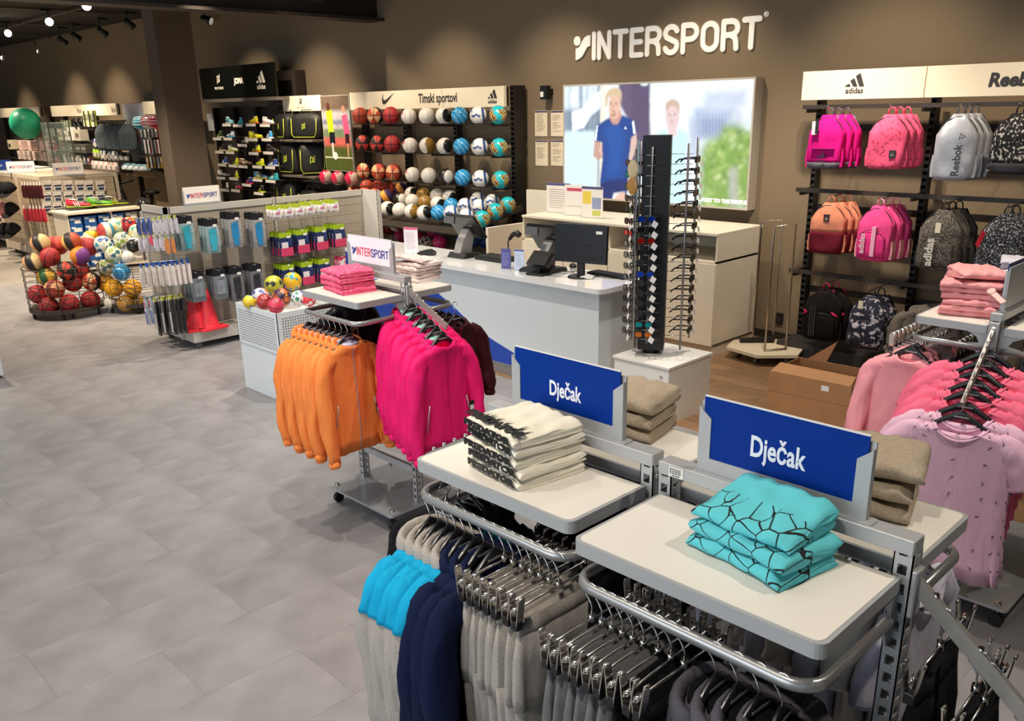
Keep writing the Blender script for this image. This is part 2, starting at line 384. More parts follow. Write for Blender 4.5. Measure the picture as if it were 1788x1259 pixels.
beam = MB(); beam.box(-11.35, -11.0, -6, WY, 3.62, 3.66); beam.box(-11.35, -11.0, -6, WY, 3.94, 3.98); beam.box(-11.19, -11.16, -6, WY, 3.66, 3.94)
struct('trim_1', beam, M('2B241E', .6))
b2 = MB(); b2.bar((-11.0, 7.2, 3.9), (-9.8, 5.2, 4.28), .22, .22)
struct('trim_2', b2, M('221D18', .7))
trk = M('1B1815', .5)
for n_, (xa, ya, xb, yb) in enumerate([(-18.2, 3.0, -18.2, 8.1), (-21.0, 3.0, -21.0, 8.1), (-24.2, 3.0, -24.2, 8.1), (-15.6, 3, -15.6, 8.1), (-29, 6.5, 3, 6.5), (-12.6, 3, -12.6, 8)]):
    struct('trim_%d' % (n_+3), MB().bar((xa, ya, 4.26), (xb, yb, 4.26), .04, .05), M('4A4238', .5))
# track spotlights
def spotlight(px=None, py=None, loc=None, lab='', lit=True, aim=(0, -.5, -1)):
    p = Vector(loc) if loc else atZ(px, py, 4.0)
    t = thing('track_spotlight', lab, 'spotlight', (p.x, p.y, p.z), 0, 'track spotlights under the ceiling')
    d = Vector(aim).normalized(); c = MB(); c.tube([-d*.16, -d*.06, Vector((0, 0, 0)), d*.03], [.045, .06, .075, .078], 14); c.build('housing', M('15130F', .45), t)
    s_ = MB(); s_.tube([(-d.x*.1, -d.y*.1, -d.z*.1), (-d.x*.1, -d.y*.1, 4.27-p.z)], .012, 6); s_.box(-.03-d.x*.1, .03-d.x*.1, -.09, .09, 4.2-p.z, 4.24-p.z); s_.build('bracket', M('15130F', .45), t)
    l = MB(); l.tube([d*.031, d*.034], [.066, .066], 16); l.build('lens', M('FFF4E0', .4, emit=14.0 if lit else 0.25), t)
    return t
to_cam = lambda p: (-p[0]*.55, -p[1], -2.6)
for k, (px, py) in enumerate([(151, 10), (86, 38), (14, 58), (70, 90), (38, 96), (6, 101), (438, 12), (507, 3)]):
    p = atZ(px, py, 4.02)
    lab = ['lit ceiling spotlight nearest the column, topmost of the left cluster', 'lit ceiling spotlight midway between topmost and left-edge ones', 'large lit ceiling spotlight close to the left edge', 'small lit spotlight, right one of the far low three',
           'small lit spotlight, middle one of the far low three', 'small lit spotlight at the left edge, end of the far low three', 'brightest lit spotlight above the black shoe wall header', 'lit spotlight at the top edge right of the column'][k]
    spotlight(loc=p, lab=lab, aim=(-p.x*.8, -p.y*.8, -1.9) if k not in (3, 4, 5) else (6, -6, -4.6))
spotlight(loc=atZ(366, 36, 4.0), lab='unlit looking spotlight turned sideways just right of the column', lit=False, aim=(1, .7, -.5))
for k, (px, py) in enumerate([(113, 75), (137, 68), (183, 60), (230, 46)]):
    spotlight(loc=atY(px, py, 7.4), lab='dark ceiling spotlight facing the far wall, %s from the column' % ORD[3-k], lit=False, aim=(-.2, 1, -.9))

# ================================================================== BACK WALL FIXTURES
POST = M('2A2521', .5, .3); RAIL = M('3A332C', .5, .2); CREAM = M('F1E4C9', .55); SILV = M('B2B3B3', .42, .25); SILVD = M('8C8A85', .4, .55)
WHITE = M('E8E6E0', .35); WHITEM = M('E9E5DA', .5); BLK = M('121212', .45); DKG = M('2C2B2A', .5); INK = M('33312F', .6); CHROME = M('D8D4CE', .16, 1.0)
def slotted_post(mb, x, y, z0, z1, w_=.035, d_=.06, pitch=.06):
    """upright of two side flanges with a slotted face"""
    mb.box(x-w_/2, x-w_/2+.006, y-d_/2, y+d_/2, z0, z1); mb.box(x+w_/2-.006, x+w_/2, y-d_/2, y+d_/2, z0, z1)
    z = z0
    while z < z1:
        mb.box(x-w_/2+.006, x+w_/2-.006, y-d_/2, y-d_/2+.004, z, min(z+pitch*.5, z1)); z += pitch
    mb.box(x-w_/2+.006, x+w_/2-.006, y+d_/2-.004, y+d_/2, z0, z1)
def header(name, lab, x0, x1, z0, z1, y=7.9, mat=None, joints=(), depth=.05, group=None):
    t = thing(name, lab, 'sign', ((x0+x1)/2, y, z0), 0, group)
    xs = [x0]+list(joints)+[x1]
    for a, b in zip(xs[:-1], xs[1:]):
        m_ = MB(); m_.box(a+.003-t.location.x, b-.003-t.location.x, -depth, 0, 0, z1-z0, .003); m_.build('panel', mat or CREAM, t)
    m_ = MB(); m_.box(x0-t.location.x, x1-t.location.x, .001, .03, .01, z1-z0-.01); m_.build('back_tray', POST, t)
    return t
# --- backpack bay (x -4.1 .. 0)
h = header('header_sign', 'long cream header panel with black sports brand names above the backpacks', -4.13, -.6, 2.41, 2.655, 7.85, joints=(-3.03, -1.85))
adidas(h, (-3.63-h.location.x, -.052, .105), .11, INK, ux=(1, 0, 0), name='logo')
text('Reebok', .1, INK, h, (-2.33-h.location.x, -.052, .075), italic=.12, bold=.006)
t = thing('wall_rack', 'dark wall rack of slotted posts and rails carrying the backpacks', 'rack', (-3, 8.0, 0))
for x in (-4.08, -3.04, -2.0, -.96): mb = MB(); slotted_post(mb, x+3, .12, .0, 2.42, .05, .1); mb.build('post', POST, t)
for z in (2.35, 1.61, .84):
    mb = MB(); mb.box(-1.12, 2.3, -.17, -.13, z-.018, z+.018); mb.build('rail', RAIL, t)
    for x in (-4.08, -3.04, -2.0, -.96): mb = MB(); mb.box(x+3-.012, x+3+.012, -.15, .1, z-.05, z+.01); mb.build('bracket', POST, t)
for z in (2.16, 1.42, 1.22, .62): mb = MB(); mb.box(-1.08, 2.3, .16, .18, z-.03, z+.03); mb.build('rail', POST, t)
mb = MB(); mb.box(-1.12, 2.3, -.3, .2, .0, .16); mb.build('plinth', DKG, t)
# --- electric bits
t = thing('wall_box', 'small black box with white label on wall left of the lit poster', 'device', atY(961, 160, WY)+Vector((0, -.001, 0)))
MB().box(-.05, .05, -.14, -.04, -.09, .07, .01).build('body', BLK, t); MB().box(-.02, .05, -.05, 0, -.03, .03).build('bracket', BLK, t); MB().box(-.035, .015, -.143, -.14, -.06, 0).build('sticker', WHITE, t)
t = thing('wall_socket', 'small black wall socket behind the empty glasses cart', 'socket', atY(1362, 556, WY))
MB().box(-.04, .04, -.02, 0, -.06, .06, .005).build('plate', BLK, t); MB().box(-.022, .022, -.024, -.02, -.03, .02).build('inset', DKG, t)
# --- four notices
for k, (a, b) in enumerate([((934, 192), (958, 238)), ((962, 192), (986, 238)), ((935, 243), (959, 290)), ((962, 243), (986, 290))]):
    p, q = atY(*a, WY-.004), atY(*b, WY-.004); wd, ht = q.x-p.x-.02, p.z-q.z-.01
    t = thing('wall_notice', 'printed notice with dark blue header on wall, %s of the four' % ['upper left', 'upper right', 'lower left', 'lower right'][k], 'notice', (p.x, WY-.004, q.z), 0)
    MB().box(0, wd, -.003, .003, 0, ht).build('sheet', M('E9D9BC', .6), t)
    MB().box(.004, wd-.004, -.0045, -.003, ht*.93, ht-.004).build('heading', M('3C3A66', .6), t)
    mb = MB(); r_ = random.Random(k)
    for i in range(13):
        if r_.random() < .2: continue
        mb.box(wd*.15, wd*(.5+.35*r_.random()), -.0042, -.003, ht*(.85-i*.055), ht*(.866-i*.055))
    mb.build('lettering', M('8A7A66', .6), t)
# --- word above
wz = atY(1034, 107, WY-.02); e_ = atY(1316, 88, WY-.02)
t = thing('wall_lettering', 'big white rounded shop name lettering with running figure mark', 'sign', (wz.x, WY-.03, wz.z))
LW = M('F6EFE2', .5, emit=.25)  # weak glow added to plain white letters that the wall spots light
hh = .256; tot = 1.16*sum(STROKES[c][1] for c in 'INTERSPORT'); gp = ((e_.x-wz.x+.02)/hh-tot)/9
intersport(t, (.03, .012, .035), hh, (LW, LW, LW), th=.014, gap=gp, rw=.108, xs=1.16)
text('®', .05, LW, t, (e_.x-wz.x+.12, 0, .30), th=.01)
# --- lightbox
x0, x1, z0, z1 = -7.36, -4.83, 1.36, 2.62; LY = 8.15
t = thing('lightbox', 'large backlit picture of two runners beside a blurred palm', 'lightbox', ((x0+x1)/2, LY, z0))
cx = t.location.x; fr = M('CFC7BA', .4, .3)
MB().box(x0-.02-cx, x1+.02-cx, .012, .15, -.02, z1-z0+.02).build('case', fr, t)
for bx in ((x0-.02, x1+.02, -.02, .0), (x0-.02, x1+.02, z1-z0, z1-z0+.02), (x0-.02, x0, 0, z1-z0), (x1, x1+.02, 0, z1-z0)):
    MB().box(bx[0]-cx, bx[1]-cx, -.004, .012, bx[2], bx[3]).build('frame', fr, t)
def Z3(X, Y):
    p = atY(920+X/3.498, 20+Y/3.498, LY); return ((p.x-x0)/(x1-x0), (p.z-z0)/(z1-z0))
def ZP(P): return [Z3(*p) for p in P]
C = Canvas(330, 166, (.93, .97, 1.0))
E_ = C.poly
E_(ZP([(225, 440), (470, 440), (470, 1160), (225, 1160)]), (.88, .94, .97))
for X, w_, c_ in ((320, 20, (.45, .52, .6)), (360, 16, (.7, .76, .82)), (250, 25, (.75, .82, .86)), (430, 18, (.5, .52, .55)), (395, 14, (.8, .86, .9)), (450, 16, (.85, .85, .8))):
    E_(ZP([(X, 430), (X+w_, 430), (X+w_, 1160), (X, 1160)]), c_, 2, .8)
E_(ZP([(225, 600), (450, 600), (450, 735), (225, 735)]), (.35, .42, .52), 3, .75)
E_(ZP([(240, 735), (405, 735), (405, 1160), (240, 1160)]), (.84, .95, .98), 2)
E_(ZP([(455, 430), (480, 430), (470, 1160), (440, 1160)]), (.93, .92, .85), 1)
E_(ZP([(620, 430), (755, 425), (755, 1000), (610, 1000)]), (.36, .31, .44), 2)
E_(ZP([(560, 430), (640, 430), (640, 700), (560, 560)]), (.40, .34, .46), 2)
C.ell(*Z3(285, 530), .022, .06, (.96, .98, 1), 1)
E_(ZP([(275, 610), (340, 590), (390, 510), (450, 485), (447, 590), (390, 640), (350, 710), (275, 735)]), (.93, .97, 1), 1)
C.ell(*Z3(718, 432), .025, .03, (.9, .97, .97), 1)
E_(ZP([(755, 430), (1405, 405), (1400, 700), (755, 720)]), (.93, .97, 1.0), 2)
E_(ZP([(1080, 490), (1340, 480), (1340, 580), (1080, 590)]), (.80, .84, .92), 4)
E_(ZP([(1020, 590), (1300, 590), (1300, 770), (1020, 780)]), (.62, .68, .82), 4, .8)
E_(ZP([(1050, 650), (1220, 650), (1220, 760), (1050, 760)]), (.45, .52, .70), 4, .7)
E_(ZP([(990, 640), (1050, 640), (1050, 900), (990, 900)]), (.72, .76, .86), 4, .8)
E_(ZP([(1240, 600), (1400, 600), (1400, 700), (1240, 700)]), (.86, .88, .92), 4, .7)
for k in range(9): E_(ZP([(1060+k*20, 600), (1068+k*20, 600), (1068+k*20, 760), (1060+k*20, 760)]), (.88, .92, .98), 1, .4)
E_(ZP([(1060, 860), (1100, 780), (1170, 770), (1200, 700), (1290, 690), (1370, 740), (1380, 1200), (1050, 1190)]), (.52, .66, .32), 6)
r_ = random.Random(5)
for k in range(260):
    X = r_.uniform(1060, 1370); Y = r_.uniform(700, 1180)
    if Y < 860-(X-1060)*1.4: continue
    c_ = r_.choice([(.72, .82, .45), (.38, .54, .20), (.86, .91, .66), (.60, .74, .34), (.30, .44, .20), (.90, .93, .74)]); a_ = r_.uniform(-2.6, -.4); L_ = r_.uniform(18, 60); w_ = r_.uniform(5, 12)
    dx, dy = math.cos(a_)*L_, -math.sin(a_)*L_*.8; E_(ZP([(X, Y), (X+dx, Y+dy-w_), (X+dx+w_, Y+dy+w_), (X+w_, Y+w_)]), c_, 2, .75)
E_(ZP([(1235, 950), (1285, 950), (1290, 1190), (1235, 1190)]), (.72, .72, .68), 3, .9)
C.noise(.10, 3, 3)
# the woman
SK2, SK = (.90, .80, .80), (.90, .74, .66)
E_(ZP([(780, 745), (850, 715), (920, 715), (985, 750), (1000, 860), (980, 1170), (800, 1170), (770, 900)]), (.88, .90, .96), 2)
E_(ZP([(800, 740), (845, 720), (870, 770), (910, 770), (930, 720), (980, 745), (960, 1170), (810, 1170)]), (.80, .93, .96), 1)
E_(ZP([(862, 690), (916, 690), (912, 755), (885, 770), (866, 755)]), SK2, 1)
C.ell(*Z3(890, 640), .0345, .118, SK2, 1); C.ell(*Z3(890, 590), .037, .075, (.84, .74, .68), 1); C.ell(*Z3(888, 642), .030, .088, SK2, 1)
for X in (873, 905): C.ell(*Z3(X, 630), .0055, .008, (.50, .40, .42), 1)
E_(ZP([(874, 672), (899, 670), (886, 680)]), (.70, .50, .52), 1); E_(ZP([(886, 640), (893, 655), (883, 657)]), (.80, .68, .67), 1)
E_(ZP([(850, 600), (852, 560), (888, 545), (925, 560), (928, 600), (905, 575), (875, 575)]), (.80, .70, .62), 1)
# the man
E_(ZP([(560, 1110), (600, 1095), (612, 1160), (520, 1160)]), SK, 1)
E_(ZP([(405, 880), (415, 780), (452, 790), (446, 850), (470, 850), (500, 870), (432, 908)]), (.78, .62, .56), 1)
C.ell(*Z3(470, 838), .021, .052, SK, 1); E_(ZP([(452, 815), (480, 795), (494, 820), (492, 862), (455, 880), (440, 850)]), SK, 0)
for k in range(4): E_(ZP([(466, 818+k*13), (494, 816+k*13), (494, 818+k*13), (466, 820+k*13)]), (.62, .45, .42), 0)
E_(ZP([(636, 762), (668, 745), (672, 800), (660, 860), (642, 905), (650, 955), (622, 980), (604, 960), (612, 900), (628, 850)]), (.86, .74, .70), 1)
E_(ZP([(425, 700), (490, 655), (520, 640), (585, 632), (620, 650), (655, 668), (666, 745), (634, 772), (624, 880), (618, 1020), (612, 1052), (445, 1052), (462, 900), (458, 800), (412, 790)]), (.02, .25, .56), 1)
E_(ZP([(470, 700), (560, 690), (600, 760), (560, 1000), (480, 1000), (500, 860)]), (.05, .34, .68), 5, .7)
E_(ZP([(640, 670), (655, 668), (666, 745), (650, 752)]), (.9, .93, .97), 0); E_(ZP([(425, 700), (436, 693), (425, 790), (412, 790)]), (.9, .93, .97), 0)
E_(ZP([(448, 1045), (615, 1018), (620, 1075), (600, 1150), (600, 1100), (530, 1110), (520, 1150), (440, 1150)]), (.02, .15, .42), 1)
E_(ZP([(502, 650), (508, 600), (572, 600), (580, 640), (555, 690), (525, 690)]), (.80, .60, .54), 1)
C.ell(*Z3(535, 575), .0335, .118, SK, 1)
E_(ZP([(478, 570), (480, 510), (505, 475), (545, 462), (578, 485), (578, 560), (566, 520), (520, 512), (495, 530), (490, 590)]), (.84, .74, .60), 1)
for X in (515, 545): C.ell(*Z3(X, 562), .006, .008, (.42, .30, .28), 1)
E_(ZP([(512, 606), (545, 603), (530, 613)]), (.66, .42, .40), 1); E_(ZP([(526, 565), (537, 587), (522, 590)]), (.76, .58, .52), 1)
E_(ZP([(510, 625), (550, 620), (540, 640), (520, 641)]), (.70, .54, .46), 1)
E_(ZP([(595, 718), (601, 700), (611, 717)]), (.9, .95, 1), 0)
pic = C.picture('picture', t, (x0-cx, 0, 0), x1-x0, z1-z0, emit=1.05, rough=.35)
for nd in pic.data.materials[0].node_tree.nodes:
    if nd.type == 'BSDF_PRINCIPLED': pass
p0 = Z3(1195, 1168)
text('SPORT TO THE PEOPLE', .036, M('FFFFFF', .5, emit=.8), t, ((p0[0]*(x1-x0))+x0-cx, -.004, p0[1]*(z1-z0)+.0), bold=.003, th=.001, sx=1.1)
# --- ball wall header
BX0, BX1 = -11.48, -8.16
h = header('header_sign', 'cream header panel reading Timski sportovi above the ball shelves', BX0, BX1, 2.41, 2.655, 7.97, joints=(BX0+1.02, BX0+2.14))
hx = h.location.x
swoosh(h, (atY(678, 175, 7.92).x-hx, -.052, .115), .29, INK)
text('Timski sportovi', .12, INK, h, (atY(764, 177, 7.92).x-hx, -.052, .075), sx=.76, bold=.004)
adidas(h, (atY(860, 172, 7.92).x-hx, -.052, .10), .11, INK)
t = thing('wall_rack', 'dark wall rack with rails and a sloping tray holding the balls', 'rack', (-9.8, 8.0, 0))
PX = [BX0+.06, -10.4, -9.3, BX1+.02]
for i, x in enumerate(PX):
    mb = MB(); slotted_post(mb, x+9.8, .14, 0, 2.5 if i < 3 else 2.66, .07, .2 if i == 3 else .1); mb.build('post', POST, t)
ZR = [2.215, 1.835, 1.445]
for z in (1.98, 1.45, .8): mb = MB(); mb.box(BX0+9.8, BX1+9.8, .18, .2, z-.035, z+.035); mb.build('rail', POST, t)
t_ball = t
# --- football poster
p = atY(568, 168, 8.0); q = atY(636, 164, 8.0)
FX0, FX1, FZ0, FZ1 = -12.24, -11.5, 1.52, 2.62
t = thing('wall_poster', 'tall photo poster of boys playing football on a pitch', 'poster', (FX0, 7.92, FZ0)); fw, fh = FX1-FX0, FZ1-FZ0
C = Canvas(64, 96, (.40, .42, .22)); R_ = C.rect
R_(0, 1, .78, 1, (.42, .36, .30), 2); R_(0, 1, .55, .8, (.72, .70, .72), 2); R_(0, 1, .62, .68, (.35, .40, .55), 2); R_(0, 1, .30, .47, (.80, .40, .36), 1); R_(0, 1, .45, .55, (.45, .52, .40), 1); R_(0, 1, 0, .33, (.32, .36, .16), 2)
R_(0, 1, .17, .19, (.8, .8, .7), 0); C.noise(.25, 1, 1)
C.poly([(.15, .80), (.38, .82), (.40, .50), (.2, .48)], (.72, .88, .16)); R_(.22, .42, .36, .52, (.1, .1, .14)); R_(.28, .34, .18, .38, (.9, .88, .86)); C.ell(.25, .86, .07, .055, (.35, .2, .14)); C.ell(.38, .20, .09, .05, (.92, .95, .92))
C.poly([(.72, .74), (.9, .76), (.98, .5), (.78, .46)], (.92, .35, .5)); R_(.80, .93, .36, .50, (.2, .1, .14)); C.ell(.80, .82, .06, .05, (.8, .55, .45)); R_(.84, .89, .2, .37, (.8, .6, .5))
C.picture('print', t, (0, -.012, 0), fw, fh); MB().box(-.01, fw+.01, -.01, .02, -.01, fh+.01).build('frame', M('B9B5AC', .4), t)
# --- pro touch bag bay
BGX0, BGX1 = -13.62, -12.3
h = header('header_sign', 'short cream header panel with slanted p mark above the black bags', BGX0+.22, BGX1+.02, 2.41, 2.645, 7.97); hx = h.location.x
protouch(h, (0, -.052, .15), .1, INK); text('PRO TOUCH', .03, M('7A736A', .6), h, (0, -.052, .04))
t = thing('bag_shelf', 'dark wall shelving unit holding the black sports bags', 'shelf', (-13.0, 7.9, 0))
for x in (BGX0+.02, BGX1): mb = MB(); slotted_post(mb, x+13.0, .3, 0, 2.42, .05, .1); mb.build('post', POST, t)
for z in (1.98, 1.42, .80, .3): mb = MB(); mb.box(BGX0+13, BGX1+13, -.18, .3, z-.035, z, .004); mb.build('shelf_board', M('6B6156', .5), t)
MB().box(BGX0+13, BGX1+13, .32, .34, 0, 2.42).build('back_panel', M('4A4036', .7), t)
t_bags = t
# --- football shoe wall
SX0, SX1 = -16.2, -13.78
ha, hb, hc = atY(361, 122, 7.7), atY(477, 108, 7.7), atY(478, 168, 7.7)
h = thing('header_sign', 'tall glossy black header board with white sports brand marks', 'sign', ((ha.x+hb.x)/2, 7.72, hc.z)); hx = h.location.x; HH = hb.z-hc.z
MB().box(ha.x-hx-.3, hb.x-hx, -.02, .02, 0, HH).build('panel', M('0B0D0B', .06, coat=1), h)
MB().box(ha.x-hx-.3, hb.x-hx+.02, -.04, .3, -.06, -.005).build('ledge', M('6E675E', .4, .3), h)
LG = M('EDE6D6', .5)
protouch(h, (atY(382, 143, 7.7).x-hx, -.0215, .62*HH), .15, LG); text('PRO TOUCH', .04, LG, h, (atY(383, 158, 7.7).x-hx, -.0215, .30*HH), bold=.002)
text('JOMA', .085, LG, h, (atY(417, 146, 7.7).x-hx, -.0215, .45*HH), bold=.008, italic=.15); adidas(h, (atY(455, 140, 7.7).x-hx, -.0215, .42*HH), .19, LG)
t = thing('shoe_wall', 'dark wall unit of small perches displaying football shoes', 'shelf', (-15, 7.9, 0))
MB().box(SX0+15, SX1+15, .3, .32, 0, 2.5).build('back_panel', M('3A3129', .7), t)
for x in (SX0+.03, -15.4, -14.6, SX1): mb = MB(); slotted_post(mb, x+15, .22, 0, 2.5, .05, .1); mb.build('post', POST, t)
MB().box(SX0+15.1, SX0+15.3, .0, .02, 2.1, 2.4).build('info_card', WHITE, t)
t_shoe = t
wpx = atY(514, 122, 8.1); MB_ = MB(); MB_.box(wpx.x-.95, wpx.x, 8.1, 8.28, 0, wpx.z); tag(MB_.build('wall_panel', M('3B3028', .6)), 'dark brown wall panel behind and right of the black header', 'panel')
# ================================================================== CASH DESK
t = thing('display_cabinet', 'long cream back cabinet with open shelf slot below its top', 'cabinet', (-4.57, 7.25, 0)); CW = M('E9DFCB', .45)
A = -7.2+4.57
MB().box(A, 0, -.02, .82, 1.195, 1.22, .003).build('top', CW, t)
for x in (A, -1.36, -.02): MB().box(x, x+.02, 0, .8, .12, 1.195).build('side_panel', CW, t)
MB().box(A, 0, 0, .8, .93, .95).build('shelf', CW, t); MB().box(A, 0, .78, .8, .1, 1.195).build('back_panel', CW, t); MB().box(A+.01, -.01, .03, .78, 0, .1).build('plinth', CW, t)
for k, (a, b) in enumerate([(A, -1.99), (-1.985, -1.345), (-1.34, -.673), (-.668, 0)]): MB().box(a+.004, b-.004, -.02, 0, .11, .925, .002).build('door', CW, t)
t = thing('side_panel_unit', 'tall cream end panel left of the back cabinet', 'panel', (-7.66, 7.4, 0))
MB().box(-.02, .44, .4, .44, 0, 1.44, .003).build('panel', CW, t); MB().box(-.02, .02, -.3, .4, 0, 1.05, .003).build('wing', CW, t)
# counter
CX0, CX1, CYF, CYB, CZ = -8.1, -4.46, 5.38, 6.02, .98
t = thing('cash_counter', 'long white glossy cash counter with blue swoosh on front', 'counter', (CX1, CYF, 0)); WC = M('D3DADD', .22, coat=.3)
mb = MB(); fn = lambda u, v, w_: Vector((u, v, CZ-.04+w_))
mb.prism([(CX0-CX1, 0)]+arc(-.07, .07, .07, -90, 0, 6)+[(0, .64), (CX0-CX1, .64)], fn, .04); mb.build('worktop', M('E4E4E2', .08, coat=.6), t)
mb = MB(); bx = CX1-.07; mb.box(CX0-CX1+.02, -.07, .06, .6, .11, CZ-.04); mb.build('body', WC, t)
MB().box(CX0-CX1+.02, -.09, .07, .58, 0, .11).build('kick_plate', M('9C9A98', .35, .6), t)
Pz = [atY(*p, CYF+.06) for p in ((722, 476), (763, 510), (794, 537), (829, 572), (866, 597), (900, 618), (940, 640), (985, 662))]
pl = [(p.x-CX1, p.z) for p in Pz if p.z > .115]; pl = [(pl[0][0]-1.2, min(.93, pl[0][1]+.35))]+pl+[(pl[-1][0]+.05, .115), (pl[0][0]-1.2, .115)]
MB().prism(pl, lambda u, v, w_: Vector((u, .06-w_, v)), .003).build('blue_swoosh', M('1743A6', .35), t)
# small locker under the glasses tower
t = thing('base_cabinet', 'low white cabinet with steel handle under the sunglasses tower', 'cabinet', (-4.0, 5.62, 0)); w2 = .27
MB().box(-w2-.01, w2+.01, -.3, .3, .46, .48, .002).build('top', WHITE, t); MB().box(-w2, w2, -.27, .29, .0, .458).build('carcass', WHITEM, t)
d = MB().box(-w2+.002, w2-.002, -.29, -.272, .01, .455, .002).build('door', WHITE, t)
mb = MB(); mb.bar((.2, -.315, .17), (.2, -.315, .35), .012, .012, (0, 1, 0)); mb.box(.194, .206, -.315, -.29, .18, .19); mb.box(.194, .206, -.315, -.29, .33, .34); mb.build('handle', CHROME, d)
mb = MB(); mb.tube([(.2, -.29, .39), (.2, -.296, .39)], .012, 12); mb.build('lock', CHROME, d)
# monitor, tills ...
def box_tilt(t, name, w_, h_, d_, loc, rot, mat):
    o = MB().box(-w_/2, w_/2, -d_/2, d_/2, -h_/2, h_/2, .006).build(name, mat, t); o.location = loc; o.rotation_euler = rot; return o
S1 = atZ(1045, 478, CZ)
t = thing('monitor', 'wide black flat monitor seen from behind on the counter', 'monitor', (S1.x-.02, 5.72, CZ), math.radians(12))
o = box_tilt(t, 'screen', .52, .33, .03, (0, 0, .29), (math.radians(-4), 0, 0), M('0E0E10', .35)); MB().box(.15, .21, -.0175, -.0155, .09, .115).build('sticker', WHITE, o)
MB().box(-.10, .10, -.02, -.015, -.02, .0).build('vent', M('050505', .6), o); MB().box(-.22, .22, -.02, -.015, -.12, -.1).build('vent', M('08080A', .6), o)
mb = MB(); mb.box(-.035, .035, -.015, .015, .01, .22, .004); mb.build('stand', BLK, t); mb = MB(); mb.cyl((0, 0, 0), .12, .012, 24, .11); mb.build('foot', BLK, t)
t = thing('keyboard', 'black keyboard lying behind the monitor foot', 'keyboard', (S1.x+.14, 5.93, CZ), math.radians(-4)); MB().box(-.22, .22, -.075, .075, 0, .018, .004).build('body', BLK, t)
mb = MB()
for i in range(14):
    for j in range(5): mb.box(-.205+i*.0295, -.18+i*.0295, -.062+j*.025, -.042+j*.025, .018, .023)
mb.build('keys', M('1D1D1F', .5), t)
p = atZ(1003, 466, CZ); mb = MB(); mb.sphere((0, 0, .008), .034, .055, .028, 14, 8); o = mb.build('mouse', M('111113', .4)); o.location = (p.x, p.y-.02, CZ+.002); o.rotation_euler = (0, 0, .9); tag(o, 'black computer mouse between till screen and monitor', 'mouse')
def till(x, y, rz, lab):
    t = thing('till_terminal', lab, 'till', (x, y, CZ), rz)
    o = box_tilt(t, 'screen', .40, .29, .035, (0, .04, .30), (math.radians(38), 0, 0), M('101012', .28)); MB().box(.06, .11, -.0195, -.0175, .02, .04).build('sticker', M('6E6E70', .5), o)
    o = box_tilt(t, 'customer_display', .15, .07, .02, (-.09, -.10, .37), (math.radians(-6), 0, 0), M('060606', .2)); MB().prism(rrect(-.075, .075, -.035, .035, .008), lambda u, v, w_: Vector((u, -.0105-w_, v)), .001).build('bezel', M('5A5A5C', .4), o)
    mb = MB(); mb.prism([(-.12, .0), (.04, 0), (.10, .22), (.03, .28), (-.06, .16)], lambda u, v, w_: Vector((-.05+w_, u, v)), .1); mb.build('neck', M('8A8784', .4), t)
    mb = MB(); mb.prism([(-.14, 0), (.14, 0), (.12, .035), (-.1, .05)], lambda u, v, w_: Vector((-.11+w_, u, v)), .24); mb.build('foot', BLK, t)
    return t
q = atZ(962, 472, CZ)
till(q.x+.0, 5.74, math.radians(4), 'till terminal with black tilted screen left of the monitor')
t2 = till(-6.62, 5.82, math.radians(2), 'till terminal with tilted screen by the pink notice')
def phone(x, y, rz, lab, cat='card terminal'):
    t = thing('card_terminal', lab, cat, (x, y, CZ), rz)
    mb = MB(); mb.prism([(-.09, 0), (.09, 0), (.1, .03), (.04, .06), (-.09, .025)], lambda u, v, w_: Vector((-.04+w_, u, v)), .08); mb.build('body', BLK, t)
    mb = MB()
    for i in range(3):
        for j in range(4): mb.box(-.028+i*.02, -.014+i*.02, -.075+j*.02, -.062+j*.02, .029+j*.005, .036+j*.005)
    mb.build('keys', M('3A3A3C', .4), t); MB().box(-.03, .03, .01, .05, .052, .058).build('screen', M('2B3030', .15), t)
p = atZ(925, 474, CZ); phone(p.x, p.y, math.radians(-60), 'black card terminal lying in front of the right till')
p = atZ(745, 445, CZ); phone(p.x, p.y, math.radians(-70), 'black card terminal in front of the left till')
t = thing('pos_stand', 'small black device on an angled stand before the till', 'device', (q.x+.06, 5.57, CZ), math.radians(8))
mb = MB(); mb.prism([(-.06, .10), (.07, .2), (.1, .17), (-.03, .07)], lambda u, v, w_: Vector((-.1+w_, u, v)), .2); mb.build('display', BLK, t)
mb = MB(); mb.box(-.09, .09, -.08, .08, 0, .02, .004); mb.build('foot', BLK, t); mb = MB(); mb.box(-.02, .02, -.02, .03, .02, .13); mb.build('neck', BLK, t)
# barcode scanner on its gooseneck
p = atZ(884, 452, CZ); t = thing('barcode_scanner', 'black hand scanner resting on a curved stand', 'scanner', (p.x, p.y+.05, CZ))
mb = MB(); mb.tube([(0, 0, 0), (-.02, 0, .08), (-.02, 0, .16), (.01, 0, .2), (.05, 0, .22)], .007, 8); mb.build('stand', BLK, t)
mb = MB(); mb.tube([(.0, 0, .19), (.06, -.01, .24), (.13, -.02, .26), (.16, -.02, .24)], [.018, .022, .032, .03], 10); mb.build('head', BLK, t); mb = MB(); mb.cyl((0, 0, 0), .05, .01, 16); mb.build('foot', BLK, t)
